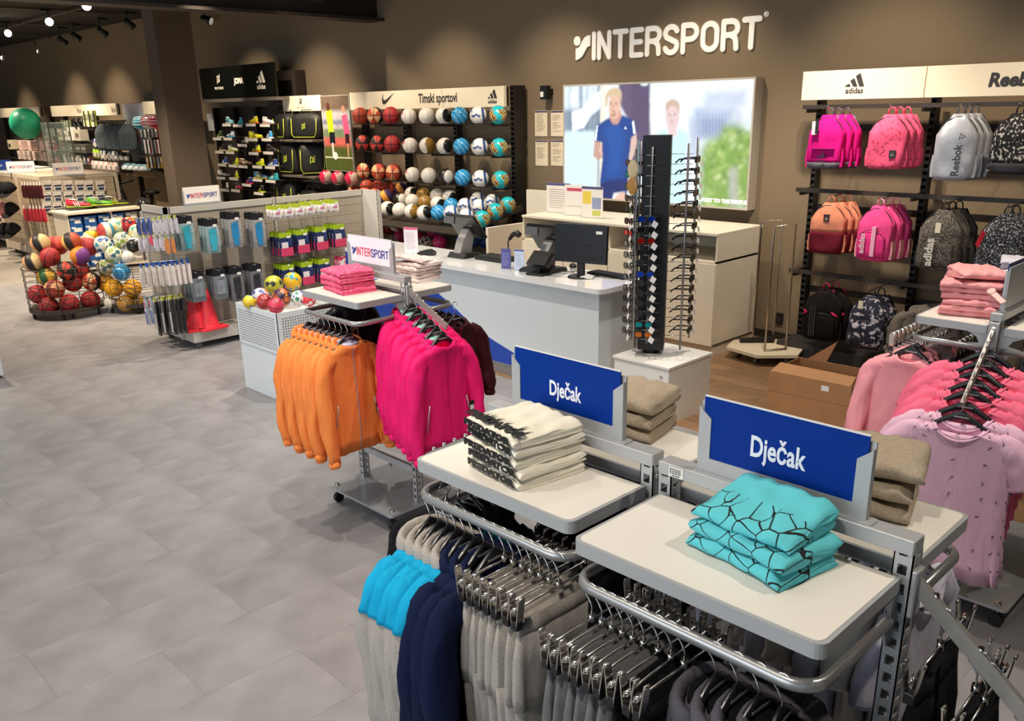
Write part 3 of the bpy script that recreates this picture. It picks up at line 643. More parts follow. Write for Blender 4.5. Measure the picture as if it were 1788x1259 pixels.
# card holders
def stand_card(lab, px, py, wd, ht, face, band, rz, z=CZ, blocks=(), lines='8A8A99', head=None, yy=None):
    p = atZ(px, py, z) if yy is None else Vector((atY(px, py, yy).x, yy, z)); t = thing('card_stand', lab, 'sign', (p.x, p.y, z), rz)
    MB().box(-wd/2, wd/2, -.002, .002, .005, ht).build('card', M(face, .4), t)
    if band: MB().box(-wd/2, wd/2, -.0032, -.002, ht*.92, ht).build('heading', M(band, .4), t)
    mb = MB(); r_ = random.Random(px)
    for i in range(9 if not blocks else 0): mb.box(-wd*.38, wd*(.1+.28*r_.random()), -.003, -.002, ht*(.78-i*.075), ht*(.795-i*.075))
    if not blocks: mb.build('lettering', M(lines, .5), t)
    for (a, b, c, d, m_) in blocks: MB().box(-wd/2+a*wd, -wd/2+b*wd, -.0032, -.002, c*ht, d*ht).build('printed_block', M(m_, .5), t)
    MB().box(-wd/2-.004, wd/2+.004, -.02, .03, 0, .004).build('foot', M('DDE4E8', .1, alpha=.5), t)
    mb = MB(); mb.box(-wd/2-.004, wd/2+.004, -.006, -.004, 0, ht+.004); mb.build('clear_cover', M('FFFFFF', .05, alpha=.03), t)
    if head: text(head[0], head[1], M(head[2], .5), t, (-wd*.4, -.0035, ht*head[3]), align='LEFT', sx=.85, th=.0005, bold=.0006)
    return t
stand_card('small dark blue card in clear stand on the counter', 884, 470, .10, .19, '3B3A8C', None, math.radians(18), lines='9AA0E0')
stand_card('small pale blue price card in clear stand beside the blue one', 907, 472, .10, .19, 'C9D6EE', '3A4FA0', math.radians(16))
stand_card('tall white notice with pink band at counter end', 719, 443, .17, .27, 'E9E4E6', 'E0437E', math.radians(18), lines='B98AA0')
ct = 1.22
stand_card('white notice with blue band standing on the back cabinet', 975, 362, .34, .34, 'EFE8E0', '3A3A7A', math.radians(6), ct, yy=7.62, lines='8C8078')
stand_card('white notice with red heading, middle of three on back cabinet', 1005, 367, .30, .34, 'F4EEE6', None, math.radians(6), ct, blocks=((.1, .85, .8, .9, 'C9355E'), (.1, .8, .3, .31, '55504A')), yy=7.54)
stand_card('white notice with yellow and blue blocks on back cabinet', 1034, 370, .28, .34, 'F4EEE6', '3A3A7A', math.radians(6), ct, blocks=((.05, .45, .45, .85, 'EFD23A'), (.5, .92, .3, .66, '8E9CC0'), (.5, .9, .08, .25, 'C9CC5A')), yy=7.48)
C = Canvas(2, 2)
p = atZ(1015, 487, CZ); mb = MB(); r_ = random.Random(3)
mb.add([(-.08, -.03, .001), (.0, -.06, .012), (.09, -.02, .002), (.07, .04, .02), (-.02, .03, .035), (-.07, .05, .004), (.02, .0, .03)], [(0, 1, 6), (1, 2, 6), (2, 3, 6), (3, 4, 6), (4, 5, 6), (5, 0, 6)])
o = mb.build('paper_scrap', WHITE); o.location = (p.x, p.y+.05, CZ); tag(o, 'crumpled white receipt paper on the counter corner', 'paper')
mb = MB(); mb.tube([(0, 0, .006), (.1, .05, .006), (.18, .0, .03), (.3, -.03, .006), (.42, .02, .006)], .004, 6); o = mb.build('cable', BLK); p = atZ(985, 478, CZ); o.location = (p.x-.08, p.y+.06, CZ); tag(o, 'black cable curling between till and monitor', 'cable')
t = thing('cash_tray', 'black open cash tray behind the left terminal', 'tray', (-6.2, 5.88, CZ)); MB().box(-.2, .2, -.12, .1, .0, .035).build('tray', BLK, t); MB().box(-.19, .19, -.11, .09, .036, .04).build('inset', M('050505', .6), t)
# ================================================================== CART, BOX
t = thing('glasses_cart', 'empty wheeled stand with bent steel frames on cream base', 'stand', (-4.17, 7.55, 0))
P = [(1283, 600), (1296, 614), (1336, 626), (1393, 620), (1378, 602), (1322, 597)]
hexa = [(-.36, .03), (-.27, -.25), (.12, -.33), (.40, -.07), (.30, .25), (-.08, .34)]
mb = MB(); mb.prism(hexa, lambda u, v, w_: Vector((u, v, .09+w_)), .03); mb.build('base', M('CDBFA4', .5), t)
for (u, v) in ((-.2, -.12), (.05, -.22), (.28, -.05), (0, .2)):
    mb = MB(); mb.tube([(u-.015, v, .035), (u+.015, v, .035)], .035, 12); mb.build('caster', M('77706A', .4, .5), t)
for (a, b) in (((-.2, .12), (-.02, .2)), ((.1, -.16), (.22, .02))):
    mb = MB(); mb.tube([(a[0], a[1], .12), (a[0], a[1], 1.29), (a[0]+(b[0]-a[0])*.04, a[1]+(b[1]-a[1])*.04, 1.31), (b[0], b[1], 1.33), (b[0], b[1], .12)], .009, 6)
    mb.tube([(a[0], a[1], .13), (b[0], b[1], .13)], .011, 6); mb.build('steel_frame', M('B5A896', .25, .9), t)
mb = MB(); mb.bar((-.26, -.02, .14), (-.0, .2, .16), .05, .04); mb.build('foot_bar', BLK, t)
t = thing('cardboard_box', 'open brown cardboard box on the wooden floor', 'box', (-2.93, 6.27, 0), math.radians(2)); CB = M('A87A50', .8, mottle=.06, scale=8)
for a in ((-.33, .33, -.26, -.254), (-.33, .33, .254, .26), (-.33, -.324, -.25, .25), (.324, .33, -.25, .25)): MB().box(a[0], a[1], a[2], a[3], 0, .40).build('side', CB, t)
MB().box(-.32, .32, -.25, .25, .0, .01).build('bottom', CB, t)
mb = MB(); mb.add([(-.32, -.26, .4), (.32, -.26, .4), (.30, -.12, .435), (-.31, -.12, .44), (-.32, -.26, .405), (.32, -.26, .405), (.30, -.12, .44), (-.31, -.12, .445)], [(0, 1, 2, 3), (4, 7, 6, 5), (0, 4, 5, 1), (1, 5, 6, 2), (2, 6, 7, 3), (3, 7, 4, 0)]); mb.build('flap', CB, t)
mb = MB(); mb.add([(-.26, .26, .4), (-.1, .26, .4), (-.06, .34, .56), (-.2, .33, .44), (-.26, .266, .4), (-.1, .266, .4), (-.06, .346, .56), (-.2, .336, .44)], [(0, 1, 2, 3), (4, 7, 6, 5), (0, 4, 5, 1), (1, 5, 6, 2), (2, 6, 7, 3), (3, 7, 4, 0)]); mb.build('flap', M('8A5C38', .8), t)
MB().box(.1, .16, -.2625, -.26, .33, .37).build('sticker', WHITE, t); MB().box(-.33, .33, -.2612, -.26, .245, .247).build('crease', M('7E5836', .8), t)
mb = MB(); mb.box(-.28, .35, -.02, .36, 0, .22); o = mb.build('cardboard_box', CB); o.location = (-2.35, 6.42, 0); tag(o, 'lower brown cardboard box right of the open one', 'box')
# ================================================================== GARMENT BUILDERS  (hook at the origin, width along x, front towards -y)
HBLK = M('17171A', .3, coat=.2)
def cloth(c, **k):
    k.setdefault('rough', .85); k.setdefault('bump', .35); k.setdefault('scale', 260); k.setdefault('mottle', .05); k.setdefault('dist', .001); k.setdefault('fold', 11.0); k.setdefault('spec', .18); return M(c, **k)
def heather(c): return M(c, .9, bump=.4, scale=170, mottle=.14, dist=.001, detail=6, fold=9.0, spec=.18)
def hook(mb, z0=-.10, r=.022):
    pts = [(0, 0, z0), (0, 0, -.06)]+[(r*math.sin(math.radians(a))*1.0, 0, -r*.2-r+r*math.cos(math.radians(a))+.004) for a in range(150, -110, -26)]
    pts = [(p[0], p[1], p[2]+.0) for p in pts]
    mb.tube([(p[1], p[0], p[2]) for p in pts], .0022, 5)
def make_hanger(lab, cat='hanger', w_=.15, group=None):
    t = thing('clothes_hanger', lab, cat, group=group)
    mb = MB(); hook(mb, -.10); mb.build('hook', CHROME, t)
    rings = []
    for k in range(13):
        u = -1+2*k/12; a = abs(u); z = -.093-.105*a**1.25; h_ = .030*(1-.35*a)+.012*(1-a)**2; d_ = .008+.009*a
        rings.append([(u*w_, d_*math.cos(q), z+h_/2*math.sin(q)-(.012 if a > .9 else 0)) for q in [2*PI*i/8 for i in range(8)]])
    mb = MB(); mb.loft(rings); mb.build('body', HBLK, t)
    mb = MB(); mb.bar((-w_*.88, 0, -.186), (w_*.88, 0, -.186), .008, .007); mb.build('lower_bar', HBLK, t)
    mb = MB(); mb.box(-.03, .03, -.0095, -.0075, -.106, -.099); mb.build('print', M('9A9A9A', .5), t)
    return t
def make_clip_hanger(lab, w_=.15, group=None, tip='17171A'):
    t = thing('clip_hanger', lab, 'hanger', group=group)
    mb = MB(); hook(mb, -.085); mb.cyl((0, 0, -.10), .008, .02, 8); mb.build('hook', CHROME, t)
    mb = MB(); mb.tube([(-w_-.02, 0, -.095), (w_+.02, 0, -.095)], .003, 6); mb.build('rod', CHROME, t)
    for s in (-1, 1):
        mb = MB()
        for y in (-.008, .008):
            mb.bar((s*w_, y*1.0, -.135), (s*w_, y*2.2, -.062), .022, .003, (0, 1, 0)); mb.tube([(s*w_-.008, y*2.2, -.06), (s*w_+.008, y*2.2, -.06)], .004, 6)
        mb.tube([(s*w_-.012, 0, -.095), (s*w_+.012, 0, -.095)], .007, 8)
        c = mb.build('clip', CHROME, t)
        mb = MB(); mb.box(s*w_-.011, s*w_+.011, -.011, .011, -.15, -.125, .002); mb.build('clip_tip', M(tip, .4), c)
    return t
def ring(z, hw, hd, seed, amp, drop=0.0, n=40, k=(7, 11), pw=.75, yo=0.0):
    r = random.Random(seed); p1, p2 = r.uniform(0, 6), r.uniform(0, 6); out = []
    for i in range(n):
        q = 2*PI*i/n; c, s = math.cos(q), math.sin(q)
        x = hw*math.copysign(abs(c)**pw, c); y = hd*math.copysign(abs(s)**.8, s)
        d = amp*(math.sin(k[0]*q+p1+9*z)+.6*math.sin(k[1]*q+p2-6*z))
        y += d*abs(s)**.5; x += d*.5*c
        zz = z-(drop*(1-(abs(x)/hw)**2)*(1 if s < 0 else .3) if drop else 0)
        out.append((x, y+yo, zz))
    return out
def sleeve(mb, s, path, radii, seed, n=14, amp=.004, upto=1.0, grow=1.0, cuff=False):
    """path of (x, y, z) for the right side; radii of (depth, breadth); rings stand square to the path"""
    r = random.Random(seed*7+3+int(s)); ph = r.uniform(0, 6); K = 16; P_ = [Vector(p) for p in path]; N_ = len(P_)-1; rings = []
    def at(t):
        u = min(t*N_, N_-1e-6); i = int(u); f = u-i; p0, p1, p2, p3 = P_[max(i-1, 0)], P_[i], P_[i+1], P_[min(i+2, N_)]
        p = .5*((2*p1)+(p2-p0)*f+(2*p0-5*p1+4*p2-p3)*f*f+(3*p1-p0-3*p2+p3)*f**3); q0, q1 = radii[i], radii[i+1]
        return p, q0[0]+(q1[0]-q0[0])*f, q0[1]+(q1[1]-q0[1])*f
    for k in range(K+1):
        t = k/K*upto; p, ra, rb = at(t); q, _, _ = at(min(t+.02, 1.0)) if t < .97 else (p+(p-at(t-.02)[0]), 0, 0); T = (q-p).normalized(); B = Vector((0, 1, 0)).cross(T).normalized(); A = T.cross(B)
        R_ = []
        sq = .55 if k == 0 else 1.0
        if cuff and t > .9: sq *= .84
        for i in range(n):
            a = 2*PI*i/n; w_ = amp*(math.sin(3*a+ph+t*13)+.7*math.sin(5*a+t*29+ph)+.6*math.sin(2*a-t*21))
            v = p+A*((ra*grow+w_)*sq*math.sin(a))+B*((rb*grow+w_)*sq*math.cos(a)); R_.append((s*v.x, v.y, v.z))
        rings.append(R_)
    mb.loft(rings)
def garment(name, lab, cat, main, kind='jacket', W=.19, L=.56, seed=1, lining=None, yoke=None, zipc=None, group=None, slv=None, extra=None, hd=.035, slen=None):
    t = thing(name, lab, cat, group=group); r = random.Random(seed); slv = slv or main
    nk = .068; z0 = -.125
    prof = [(z0-.035, nk*.8, .03, 0, .05), (z0, nk, .045, 0, .045 if kind == 'tee' else .02), (z0-.012, nk+.012, .048, 0, .04 if kind == 'tee' else .015), (z0-.03, W*.62, .045, .0, .012), (z0-.055, W*.9, .038, .0, 0), (z0-.085, W*1.0, hd, .001, 0)]
    if kind == 'tee': prof[0:3] = [(z0-.05, nk*1.25, .03, 0, .07), (z0-.015, nk*1.42, .045, 0, .065), (z0-.022, nk*1.42+.012, .047, 0, .055)]
    zz = z0-.085
    for k in range(1, 9):
        u = k/8; prof.append((z0-.085-(L-.085)*u, W*(1.0-.06*math.sin(u*PI)+.06*u), hd*(1+.15*u), .003+.007*u, 0))
    e = prof[-1]; prof.append((e[0]+.01, e[1]*.96, e[2]*.85, e[3], 0)) ; prof.append((e[0]+.12, e[1]*.9, e[2]*.6, e[3], 0))
    R_ = [ring(z, hw, h_, seed, a, d) for (z, hw, h_, a, d) in prof]
    if yoke:
        mb = MB(); mb.loft(R_[:7], cap=True); mb.build('yoke', yoke, t); mb = MB(); mb.loft(R_[6:], cap=True); mb.build('body', main, t)
    else: mb = MB(); mb.loft(R_, cap=True); mb.build('body', main, t)
    if kind == 'tee':
        mb = MB(); mb.tube([R_[2][i] for i in list(range(40))+[0]], .006, 6, cap=False); mb.build('neckband', main, t)
    for s in (-1, 1):
        r2 = random.Random(seed+s*5); j1, j2 = r2.uniform(-.012, .012), r2.uniform(-.03, .03)
        if kind == 'tee': path = [(W*.60, 0, z0-.062), (W*.88, 0, z0-.098), (W*1.10, .002, z0-.165), (W*1.27+j1, .004, z0-.245+j1)]; rad = [(.026, .045), (.036, .062), (.040, .072), (.036, .078)]
        else:
            ze = z0-(slen or L*.92)+j2; path = [(W*.58, 0, z0-.060), (W*.86, 0, z0-.098), (W*1.06, -.004, z0-.19), (W*1.13, -.018+j1, z0-.34), (W*1.17+j1, -.03+j1*2, (z0-.34+ze)/2), (W*1.14+j1, -.045+j1*2, ze)]
            rad = [(.026, .042), (.038, .055), (.046, .054), (.045, .050), (.041, .045), (.036, .040)]
        mb = MB(); sleeve(mb, s, path, rad, seed, amp=.0042 if kind != 'tee' else .003, cuff=kind != 'tee'); sv = mb.build('sleeve', slv, t)
        if yoke: mb = MB(); sleeve(mb, s, path, rad, seed, amp=.0042, upto=.36, grow=1.08); mb.build('sleeve_top', yoke, t)
        if kind == 'jacket': mb = MB(); e_ = path[-1]; mb.tube([(s*e_[0], e_[1], e_[2]+.012), (s*(e_[0]+.001), e_[1], e_[2]-.012), (s*e_[0], e_[1]-.001, e_[2]-.026)], [.031, .035, .030], 14, flat=1.0); mb.build('cuff', main, sv)
    if kind in ('jacket', 'hoodie'):
        # hood fallen behind the neck and round the collar
        mb = MB(); rg = []
        for k in range(15):
            a = math.radians(-150+300*k/14); b = abs(k-7)/7; cx_, cy_ = math.sin(a)*(nk+.022), .0+math.cos(a)*(.052); rr = .030*(1-.55*b**2)+.006
            rg.append([(cx_*(1+.35*math.cos(q)*rr/.06), cy_*(1+.5*math.cos(q)*rr/.05)+.012, z0-.012-.035*b*b+rr*1.05*math.sin(q)) for q in [2*PI*i/10 for i in range(10)]])
        mb.loft(rg); mb.sphere((0, .052, z0-.06), .085, .032, .07, 16, 8); mb.build('hood', main, t)
        if lining:
            mb = MB(); mb.loft([[(nk*.97*math.cos(q), .042*math.sin(q)+.004, z0-(.02 if math.sin(q) < 0 else 0)+h2) for q in [2*PI*i/16 for i in range(16)]] for h2 in (-.03, .008, .012)], cap=True); mb.build('lining', lining, t)
    if zipc:
        mb = MB(); pts = [R_[k][30] for k in range(2, len(R_)-2)]; mb.tube([(p[0], p[1]-.003, p[2]) for p in pts], .0035, 5, flat=.6); mb.build('zip', zipc, t)
        for s in (-1, 1):
            i_ = 30+s*5; p = R_[9][i_]; q_ = R_[11][i_]
            mb = MB(); mb.tube([(p[0]-s*.01, p[1]-.004, p[2]+.02), (q_[0]+s*.02, q_[1]-.004, q_[2])], .003, 5); mb.build('pocket_zip', M('B8B8BC', .35, .4), t)
    if extra: extra(t, R_)
    return t
def price_tag(t, p, mat=None, h=.06, w_=.035):
    mb = MB(); mb.box(p[0]-w_/2, p[0]+w_/2, p[1]-.003, p[1]-.001, p[2]-h, p[2]); o = mb.build('price_tag', mat or M('1B1B1F', .4), t)
    mb = MB(); mb.box(p[0]-w_*.4, p[0]+w_*.2, p[1]-.004, p[1]-.003, p[2]-h*.9, p[2]-h*.45); mb.build('label_sticker', WHITE, o)
def pants(name, lab, main, seed=1, W=.15, L=.86, group=None, word=None, cat='trousers', wm=None, alarm=False):
    t = thing(name, lab, cat, group=group); r = random.Random(seed); z0 = -.128
    R_ = [ring(z, hw, h_, seed, a) for (z, hw, h_, a) in ((z0-.02, W*.9, .008, 0), (z0, W*1.0, .012, .001), (z0-.035, W*1.01, .014, .002), (z0-.045, W*.99, .017, .002), (z0-.12, W*1.06, .026, .004), (z0-.22, W*1.1, .03, .005), (z0-.26, W*1.08, .028, .004))]
    mb = MB(); mb.loft(R_[:4], cap=True); mb.build('waistband', wm or main, t); mb = MB(); mb.loft(R_[3:], cap=True); mb.build('seat', main, t)
    for s in (-1, 1):
        mb = MB(); rg = []; ph = r.uniform(0, 6)
        for k in range(11):
            u = k/10; z = z0-.22-(L-.22)*u; hw = W*.55*(1-.35*u); h_ = .026*(1-.15*u)
            if u > .93: hw *= .75
            rg.append([(s*(W*.53-.03*u*0)+hw*math.cos(q)*(1+.06*math.sin(3*q+ph+u*7)), h_*math.sin(q)*(1+.12*math.sin(2*q+ph+u*5))+.008*math.sin(u*4+ph), z) for q in [2*PI*i/16 for i in range(16)]])
        mb.loft(rg); lg = mb.build('leg', main, t)
    if word: text(word, .048, BLK, t, (-W*1.11, .012, z0-.52), (0, 0, -1), (0, -1, 0), bold=.004, sx=1.5, th=.002)
    if alarm:
        mb = MB(); mb.loft([[(-.02+w_*math.cos(q), -.03-d_, z0-.10+h_*math.sin(q)) for q in [2*PI*i/12 for i in range(12)]] for w_, h_, d_ in ((.014, .045, 0), (.014, .045, .012), (.009, .03, .018))]); mb.build('security_tag', M('CFC9BD', .4), t)
    return t
# ------------------------------------------------------------------ folded clothes: U-shaped wad, fold towards -y
def folded(name, lab, mat, w_=.24, d_=.22, h=.035, seed=1, cat='shirt', group=None, layers=3, nx=22, paintfn=None, slump=.0):
    r = random.Random(seed); prof = []
    for a in range(90, 271, 18): prof.append((-d_/2+h/2+h/2*math.cos(math.radians(a)), h/2+h/2*math.sin(math.radians(a))*(-1 if False else 1)))
    prof = [(y, z) for y, z in prof]           # top of the fold round to the bottom
    bott = [(-d_/2+h/2+(d_-h/2)*k/6, 0.0) for k in range(1, 6)]
    back = []
    for l in range(layers):
        za = h*l/layers; zb = h*(l+1)/layers; e = d_/2-r.uniform(0, .012)
        back += [(e-.008, za+.001), (e, (za+zb)/2), (e-.006, zb-.001)]
        if l < layers-1: back += [(e-.035, zb)]
    top = [(d_/2-.02-(d_-.04-h/2)*k/8, h) for k in range(0, 9)]
    P = prof+bott+back+top
    if layers and True:
        pass
    rings = []; ph = [r.uniform(0, 6) for _ in range(6)]
    for i in range(nx+1):
        u = -1+2*i/nx; e = 1-abs(u)**8*.35; R_ = []
        sh = .004*math.sin(3*u+ph[0])+.002*math.sin(9*u+ph[1])
        for (y, z) in P:
            wv = .0022*math.sin(11*u+y*30+ph[2])+.0018*math.sin(17*u-y*45+ph[3])+.002*math.sin(y*80+ph[4]+5*u)
            zz = z*e+(wv if z > h*.5 else 0)+slump*(y/d_)*(z/h)
            xx = u*w_/2*(1+.02*math.sin(z*150+ph[5])+.015*math.sin(y*50+ph[1]))
            R_.append((xx, y+sh*(1 if y < 0 else .5), max(zz, 0 if z < h*.5 else .004)))
        rings.append(R_)
    mb = MB(); mb.loft(rings[::-1], cap=True); me = mb.mesh(name, mat)
    if paintfn: paint(me, paintfn)
    o = link(name, me); tag(o, lab, cat, group); return o
def stack(protos, n, x, y, z, rz, hs, labs, jit=.008, seed=0):
    r = random.Random(seed); out = []
    for k in range(n):
        o = place(protos[k % len(protos)], (x+r.uniform(-jit, jit), y+r.uniform(-jit, jit), z), rz+r.uniform(-.04, .04), labs(k)); z += hs; out.append(o)
    return out
# ================================================================== FLOOR RACKS
def clothes_rack(lab, cx, cy, W, barz, shz, sf, rz=0, sign=None, ubz=1.33, arms=(1,), back=True, group='two-sided clothes racks', armdrop=.55, armlen=.34):
    """posts at x=+-W/2; sf = (front shelf depth, back shelf depth)"""
    t = thing('clothes_rack', lab, 'rack', (cx, cy, 0), rz, group)
    for s in (-1, 1):
        mb = MB(); x = s*W/2; pw, pd, c_, th_ = .042, .048, .011, .003
        for a in (-1, 1):
            for b in (-1, 1):
                xa, xb = x+a*pw/2, x+a*(pw/2-c_); ya, yb = b*pd/2, b*(pd/2-c_); mb.box(xa, xb, ya, ya-b*th_, .12, barz-.03); mb.box(xa, xa-a*th_, ya, yb, .12, barz-.03)
        z = .12
        while z < barz-.05:   # webs between the slots on all four faces
            for a in (-1, 1):
                mb.box(x+a*pw/2, x+a*(pw/2-th_), -pd/2+c_, pd/2-c_, z, z+.020); mb.box(x-pw/2+c_, x+pw/2-c_, a*pd/2, a*(pd/2-th_), z, z+.020)
            z += .045
        mb.build('post', SILV, t)
    mb = MB(); mb.box(-W/2-.02, W/2+.02, -.026, .026, barz-.035, barz, .003); mb.build('top_bar', SILV, t)
    mb = MB(); mb.box(-W/2+.015, W/2-.015, -.012, .012, .3, .34); mb.build('cross_bar', SILV, t)
    mb = MB(); mb.prism(rrect(-W/2-.055, W/2+.055, -.26, .26, .02), lambda u, v, w_: Vector((u, v, .105+w_)), .014); mb.build('base_plate', M('B4B8BC', .18, .45), t)
    for sx in (-1, 1):
        for sy in (-1, 1):
            x, y = sx*(W/2+.01), sy*.21; mb = MB(); mb.tube([(x-.012, y, .034), (x+.012, y, .034)], .034, 14); mb.build('caster', BLK, t)
            mb = MB(); mb.cyl((x, y, .06), .01, .075, 8); mb.cyl((x, y, .12), .016, .008, 6); mb.build('bolt', CHROME, t)
    for s, dep in ((-1, sf[0]), (1, sf[1])):
        if not dep: continue
        y0 = s*.035; y1 = s*(.035+dep); x0, x1 = -W/2+.004-.02, W/2+.0
        x0, x1 = -W/2-.005, W/2+.005
        out = rrect(x0, x1, 0, dep, .025) ; fl = (lambda u, v, w_, s=s: Vector((u, s*(.035+v), shz-.034+w_)))
        pts = [(x0, 0), (x1, 0)]+arc(x1-.025, dep-.025, .025, 0, 90, 5)+arc(x0+.025, dep-.025, .025, 90, 180, 5)
        mb = MB(); mb.prism(pts if s > 0 else pts[::-1], fl, .034); sh = mb.build('shelf', SILV, t)
        ins = [(x0+.008, .006), (x1-.008, .006)]+arc(x1-.03, dep-.03, .02, 0, 90, 5)+arc(x0+.03, dep-.03, .02, 90, 180, 5)
        mb = MB(); mb.prism(ins if s > 0 else ins[::-1], lambda u, v, w_, s=s: Vector((u, s*(.035+v), shz+w_*1.0)), .0012); mb.build('shelf_top', M('E8E2D6', .42), sh)
        for sx in (-1, 1):
            xx = sx*(W/2-.002); mb = MB(); mb.prism([(s*.018, shz-.005), (s*.018, shz-.10), (s*.05, shz-.10), (s*.075, shz-.055), (s*.12, shz-.034), (s*.12, shz-.005)], lambda u, v, w_: Vector((xx-.002+w_, u, v)), .004); mb.build('bracket', SILV, t)
        if s > 0 and not back: continue
        # U shaped hanging rail
        yy = s*(.035+dep+.005); xa, xb, r_ = -W/2+.005, W/2-.005, .06; P = [(xb, s*.03, ubz)]
        P += [(xb, yy-s*r_, ubz)]+[(xb-r_+r_*math.cos(a), yy-s*r_+s*r_*math.sin(a), ubz) for a in [PI/12*k for k in range(1, 6)]]+[(xb-r_, yy, ubz)]
        P += [(xa+r_, yy, ubz)]+[(xa+r_-r_*math.sin(a), yy-s*r_+s*r_*math.cos(a), ubz) for a in [PI/12*k for k in range(1, 6)]]+[(xa, yy-s*r_, ubz), (xa, s*.03, ubz)]
        mb = MB(); mb.tube(P, .015, 10, up=(0, 0, 1), flat=.8); mb.build('hanging_rail', M('A8A8A6', .3, .6), t)
        for sx in (-1, 1):
            xx = sx*(W/2-.005); mb = MB(); mb.prism([(s*.018, ubz+.03), (s*.018, ubz-.06), (s*.05, ubz-.06), (s*.07, ubz-.016), (s*.11, ubz-.014), (s*.11, ubz+.016)], lambda u, v, w_: Vector((xx-.003+w_, u, v)), .006); mb.build('bracket', SILV, t)
    for sx in arms:
        xs = sx*(W/2+.02); a0 = Vector((xs, 0, 1.43)); a1 = Vector((xs+sx*armlen, 0, 1.43-armlen*armdrop))
        mb = MB(); mb.bar(a0, a1, .014, .034); A_ = mb.build('sloping_arm', M('B4B0A8', .3, .6), t)
        for k in range(6):
            mb = MB(); p = a0.lerp(a1, (k+.5)/6); mb.tube([p+Vector((0, 0, .012)), p+Vector((-sx*.003, 0, .030))], [.004, .007], 6); mb.build('peg', CHROME, A_)
        mb = MB(); mb.box(xs-.012, xs+.012, -.022, .022, 1.35, 1.46, .003); mb.build('arm_bracket', SILV, A_)
    if sign:
        (cxs, zs, sw, shh, pan, frm) = sign
        o = thing('sign_holder', frm, 'sign', (0, 0, 0)); o.parent = None
        M_ = Matrix.Translation((cx, cy, 0)) @ Matrix.Rotation(rz, 4, 'Z'); p = M_ @ Vector((cxs, 0, barz)); o.location = p; o.rotation_euler = (0, 0, rz)
        mb = MB(); mb.prism(rrect(-sw/2-.02, sw/2+.03, -.02, .02, .008), lambda u, v, w_: Vector((u, v, w_)), .004); mb.build('foot', SILV, o)
        e = .022
        mb = MB(); mb.box(-sw/2-.012, sw/2+.012, .004, .010, .004, shh*.93); mb.build('back', SILV, o)
        for s in (-1, 1): mb = MB(); mb.prism([(s*(sw/2+.012), .004), (s*(sw/2+.012), shh*.86), (s*(sw/2-.002), shh*.80), (s*(sw/2-e), shh*.72), (s*(sw/2-e), .004)], lambda u, v, w_: Vector((u, -.008+w_, v)), .011); mb.build('side_frame', SILV, o)
        mb = MB(); mb.box(-sw/2+e, sw/2-e, -.008, .003, .004, .038); mb.build('bottom_frame', SILV, o)
        pn = MB().box(-sw/2, sw/2, -.005, -.002, .03, shh).build('panel', pan[0], o)
        MB().box(-sw/2, sw/2, -.0055, .0, shh, shh+.003).build('panel_edge', WHITE, pn)
        return t, o
    return t, None
BLUE = M('003088', .5, spec=.12)
s2 = [atY(*p, 1.74) for p in ((1235, 690), (1523, 762), (1226, 806), (1510, 905))]
sw = (s2[1].x-s2[0].x); rc2 = (-.893, 1.737)
rack2, sg = clothes_rack('grey clothes rack under the nearest blue sign, teal shirts on its shelf', rc2[0], rc2[1], .613, 1.53, 1.445, (.345, .34), 0, ((s2[0].x+s2[1].x)/2-rc2[0], 0, sw, s2[0].z-1.53, (BLUE,), 'nearest blue sign reading Dječak in a grey frame above the teal shirts'), 1.34, armlen=.60, armdrop=.84)
text('Dječak', .052, M('E9EAF2', .5), sg, (-.005, -.0062, (s2[0].z-1.53)*.40), sx=.66, bold=.0018, th=.0008)
s1 = [atY(*p, 1.755) for p in ((901, 604), (1086, 647))]; sw = s1[1].x-s1[0].x; rc1 = (-1.568, 1.755)
rack1, sg = clothes_rack('grey clothes rack with black and white printed shirts on its shelf', rc1[0], rc1[1], .597, 1.53, 1.44, (.30, .34), 0, ((s1[0].x+s1[1].x)/2-rc1[0], 0, sw, s1[0].z-1.53, (BLUE,), 'blue sign reading Dječak above the black and white printed shirts'), 1.335, arms=(-1,))
text('Dječak', .045, M('E9EAF2', .5), sg, (-.0, -.0062, (s1[0].z-1.53)*.40), sx=.66, bold=.0016, th=.0008)
p1, p2_ = atY(608, 409, 2.975), atY(684, 424, 2.975); sw = p2_.x-p1.x; rc3 = (-4.175, 2.975)
rack3, sg = clothes_rack('grey clothes rack with orange and pink jackets and shiny base plate', rc3[0], rc3[1], .56, 1.51, 1.41, (.31, .31), 0, ((p1.x+p2_.x)/2-rc3[0], 0, sw, p1.z-1.51, (M('F1F2F6', .4),), 'white shop name sign on the rack of orange and pink jackets'), 1.29, arms=(1, -1), armdrop=.5, armlen=.32)
NAVYL, REDL = M('2B3A8A', .5), M('D6455E', .5)
def signtext(o, w_, z, y=-.0055):
    intersport(o, (-w_*.295, y, z), w_*.100, (NAVYL, REDL, NAVYL), th=.0008, gap=.26, rw=.082, each=False)
signtext(sg, sw, (p1.z-1.51)*.42)
rc4 = (-1.17, 4.44)
p1 = atX(1788, 440, -1.17)
rack4, sg = clothes_rack('grey clothes rack by the backpacks with pink shirts on shelf', rc4[0], rc4[1], .58, 1.50, 1.435, (.32, .32), -PI/2, (-.12+.14, 0, .44, .21, (M('16307A', .38),), 'blue sign cut by the right edge above the pink shirts'), 1.33, arms=(1,), armdrop=1.05, armlen=.27)
text('Djevojčica', .05, M('E9EAF2', .5), sg, (.05, -.0062, .09), sx=.66, bold=.0016, th=.0008)
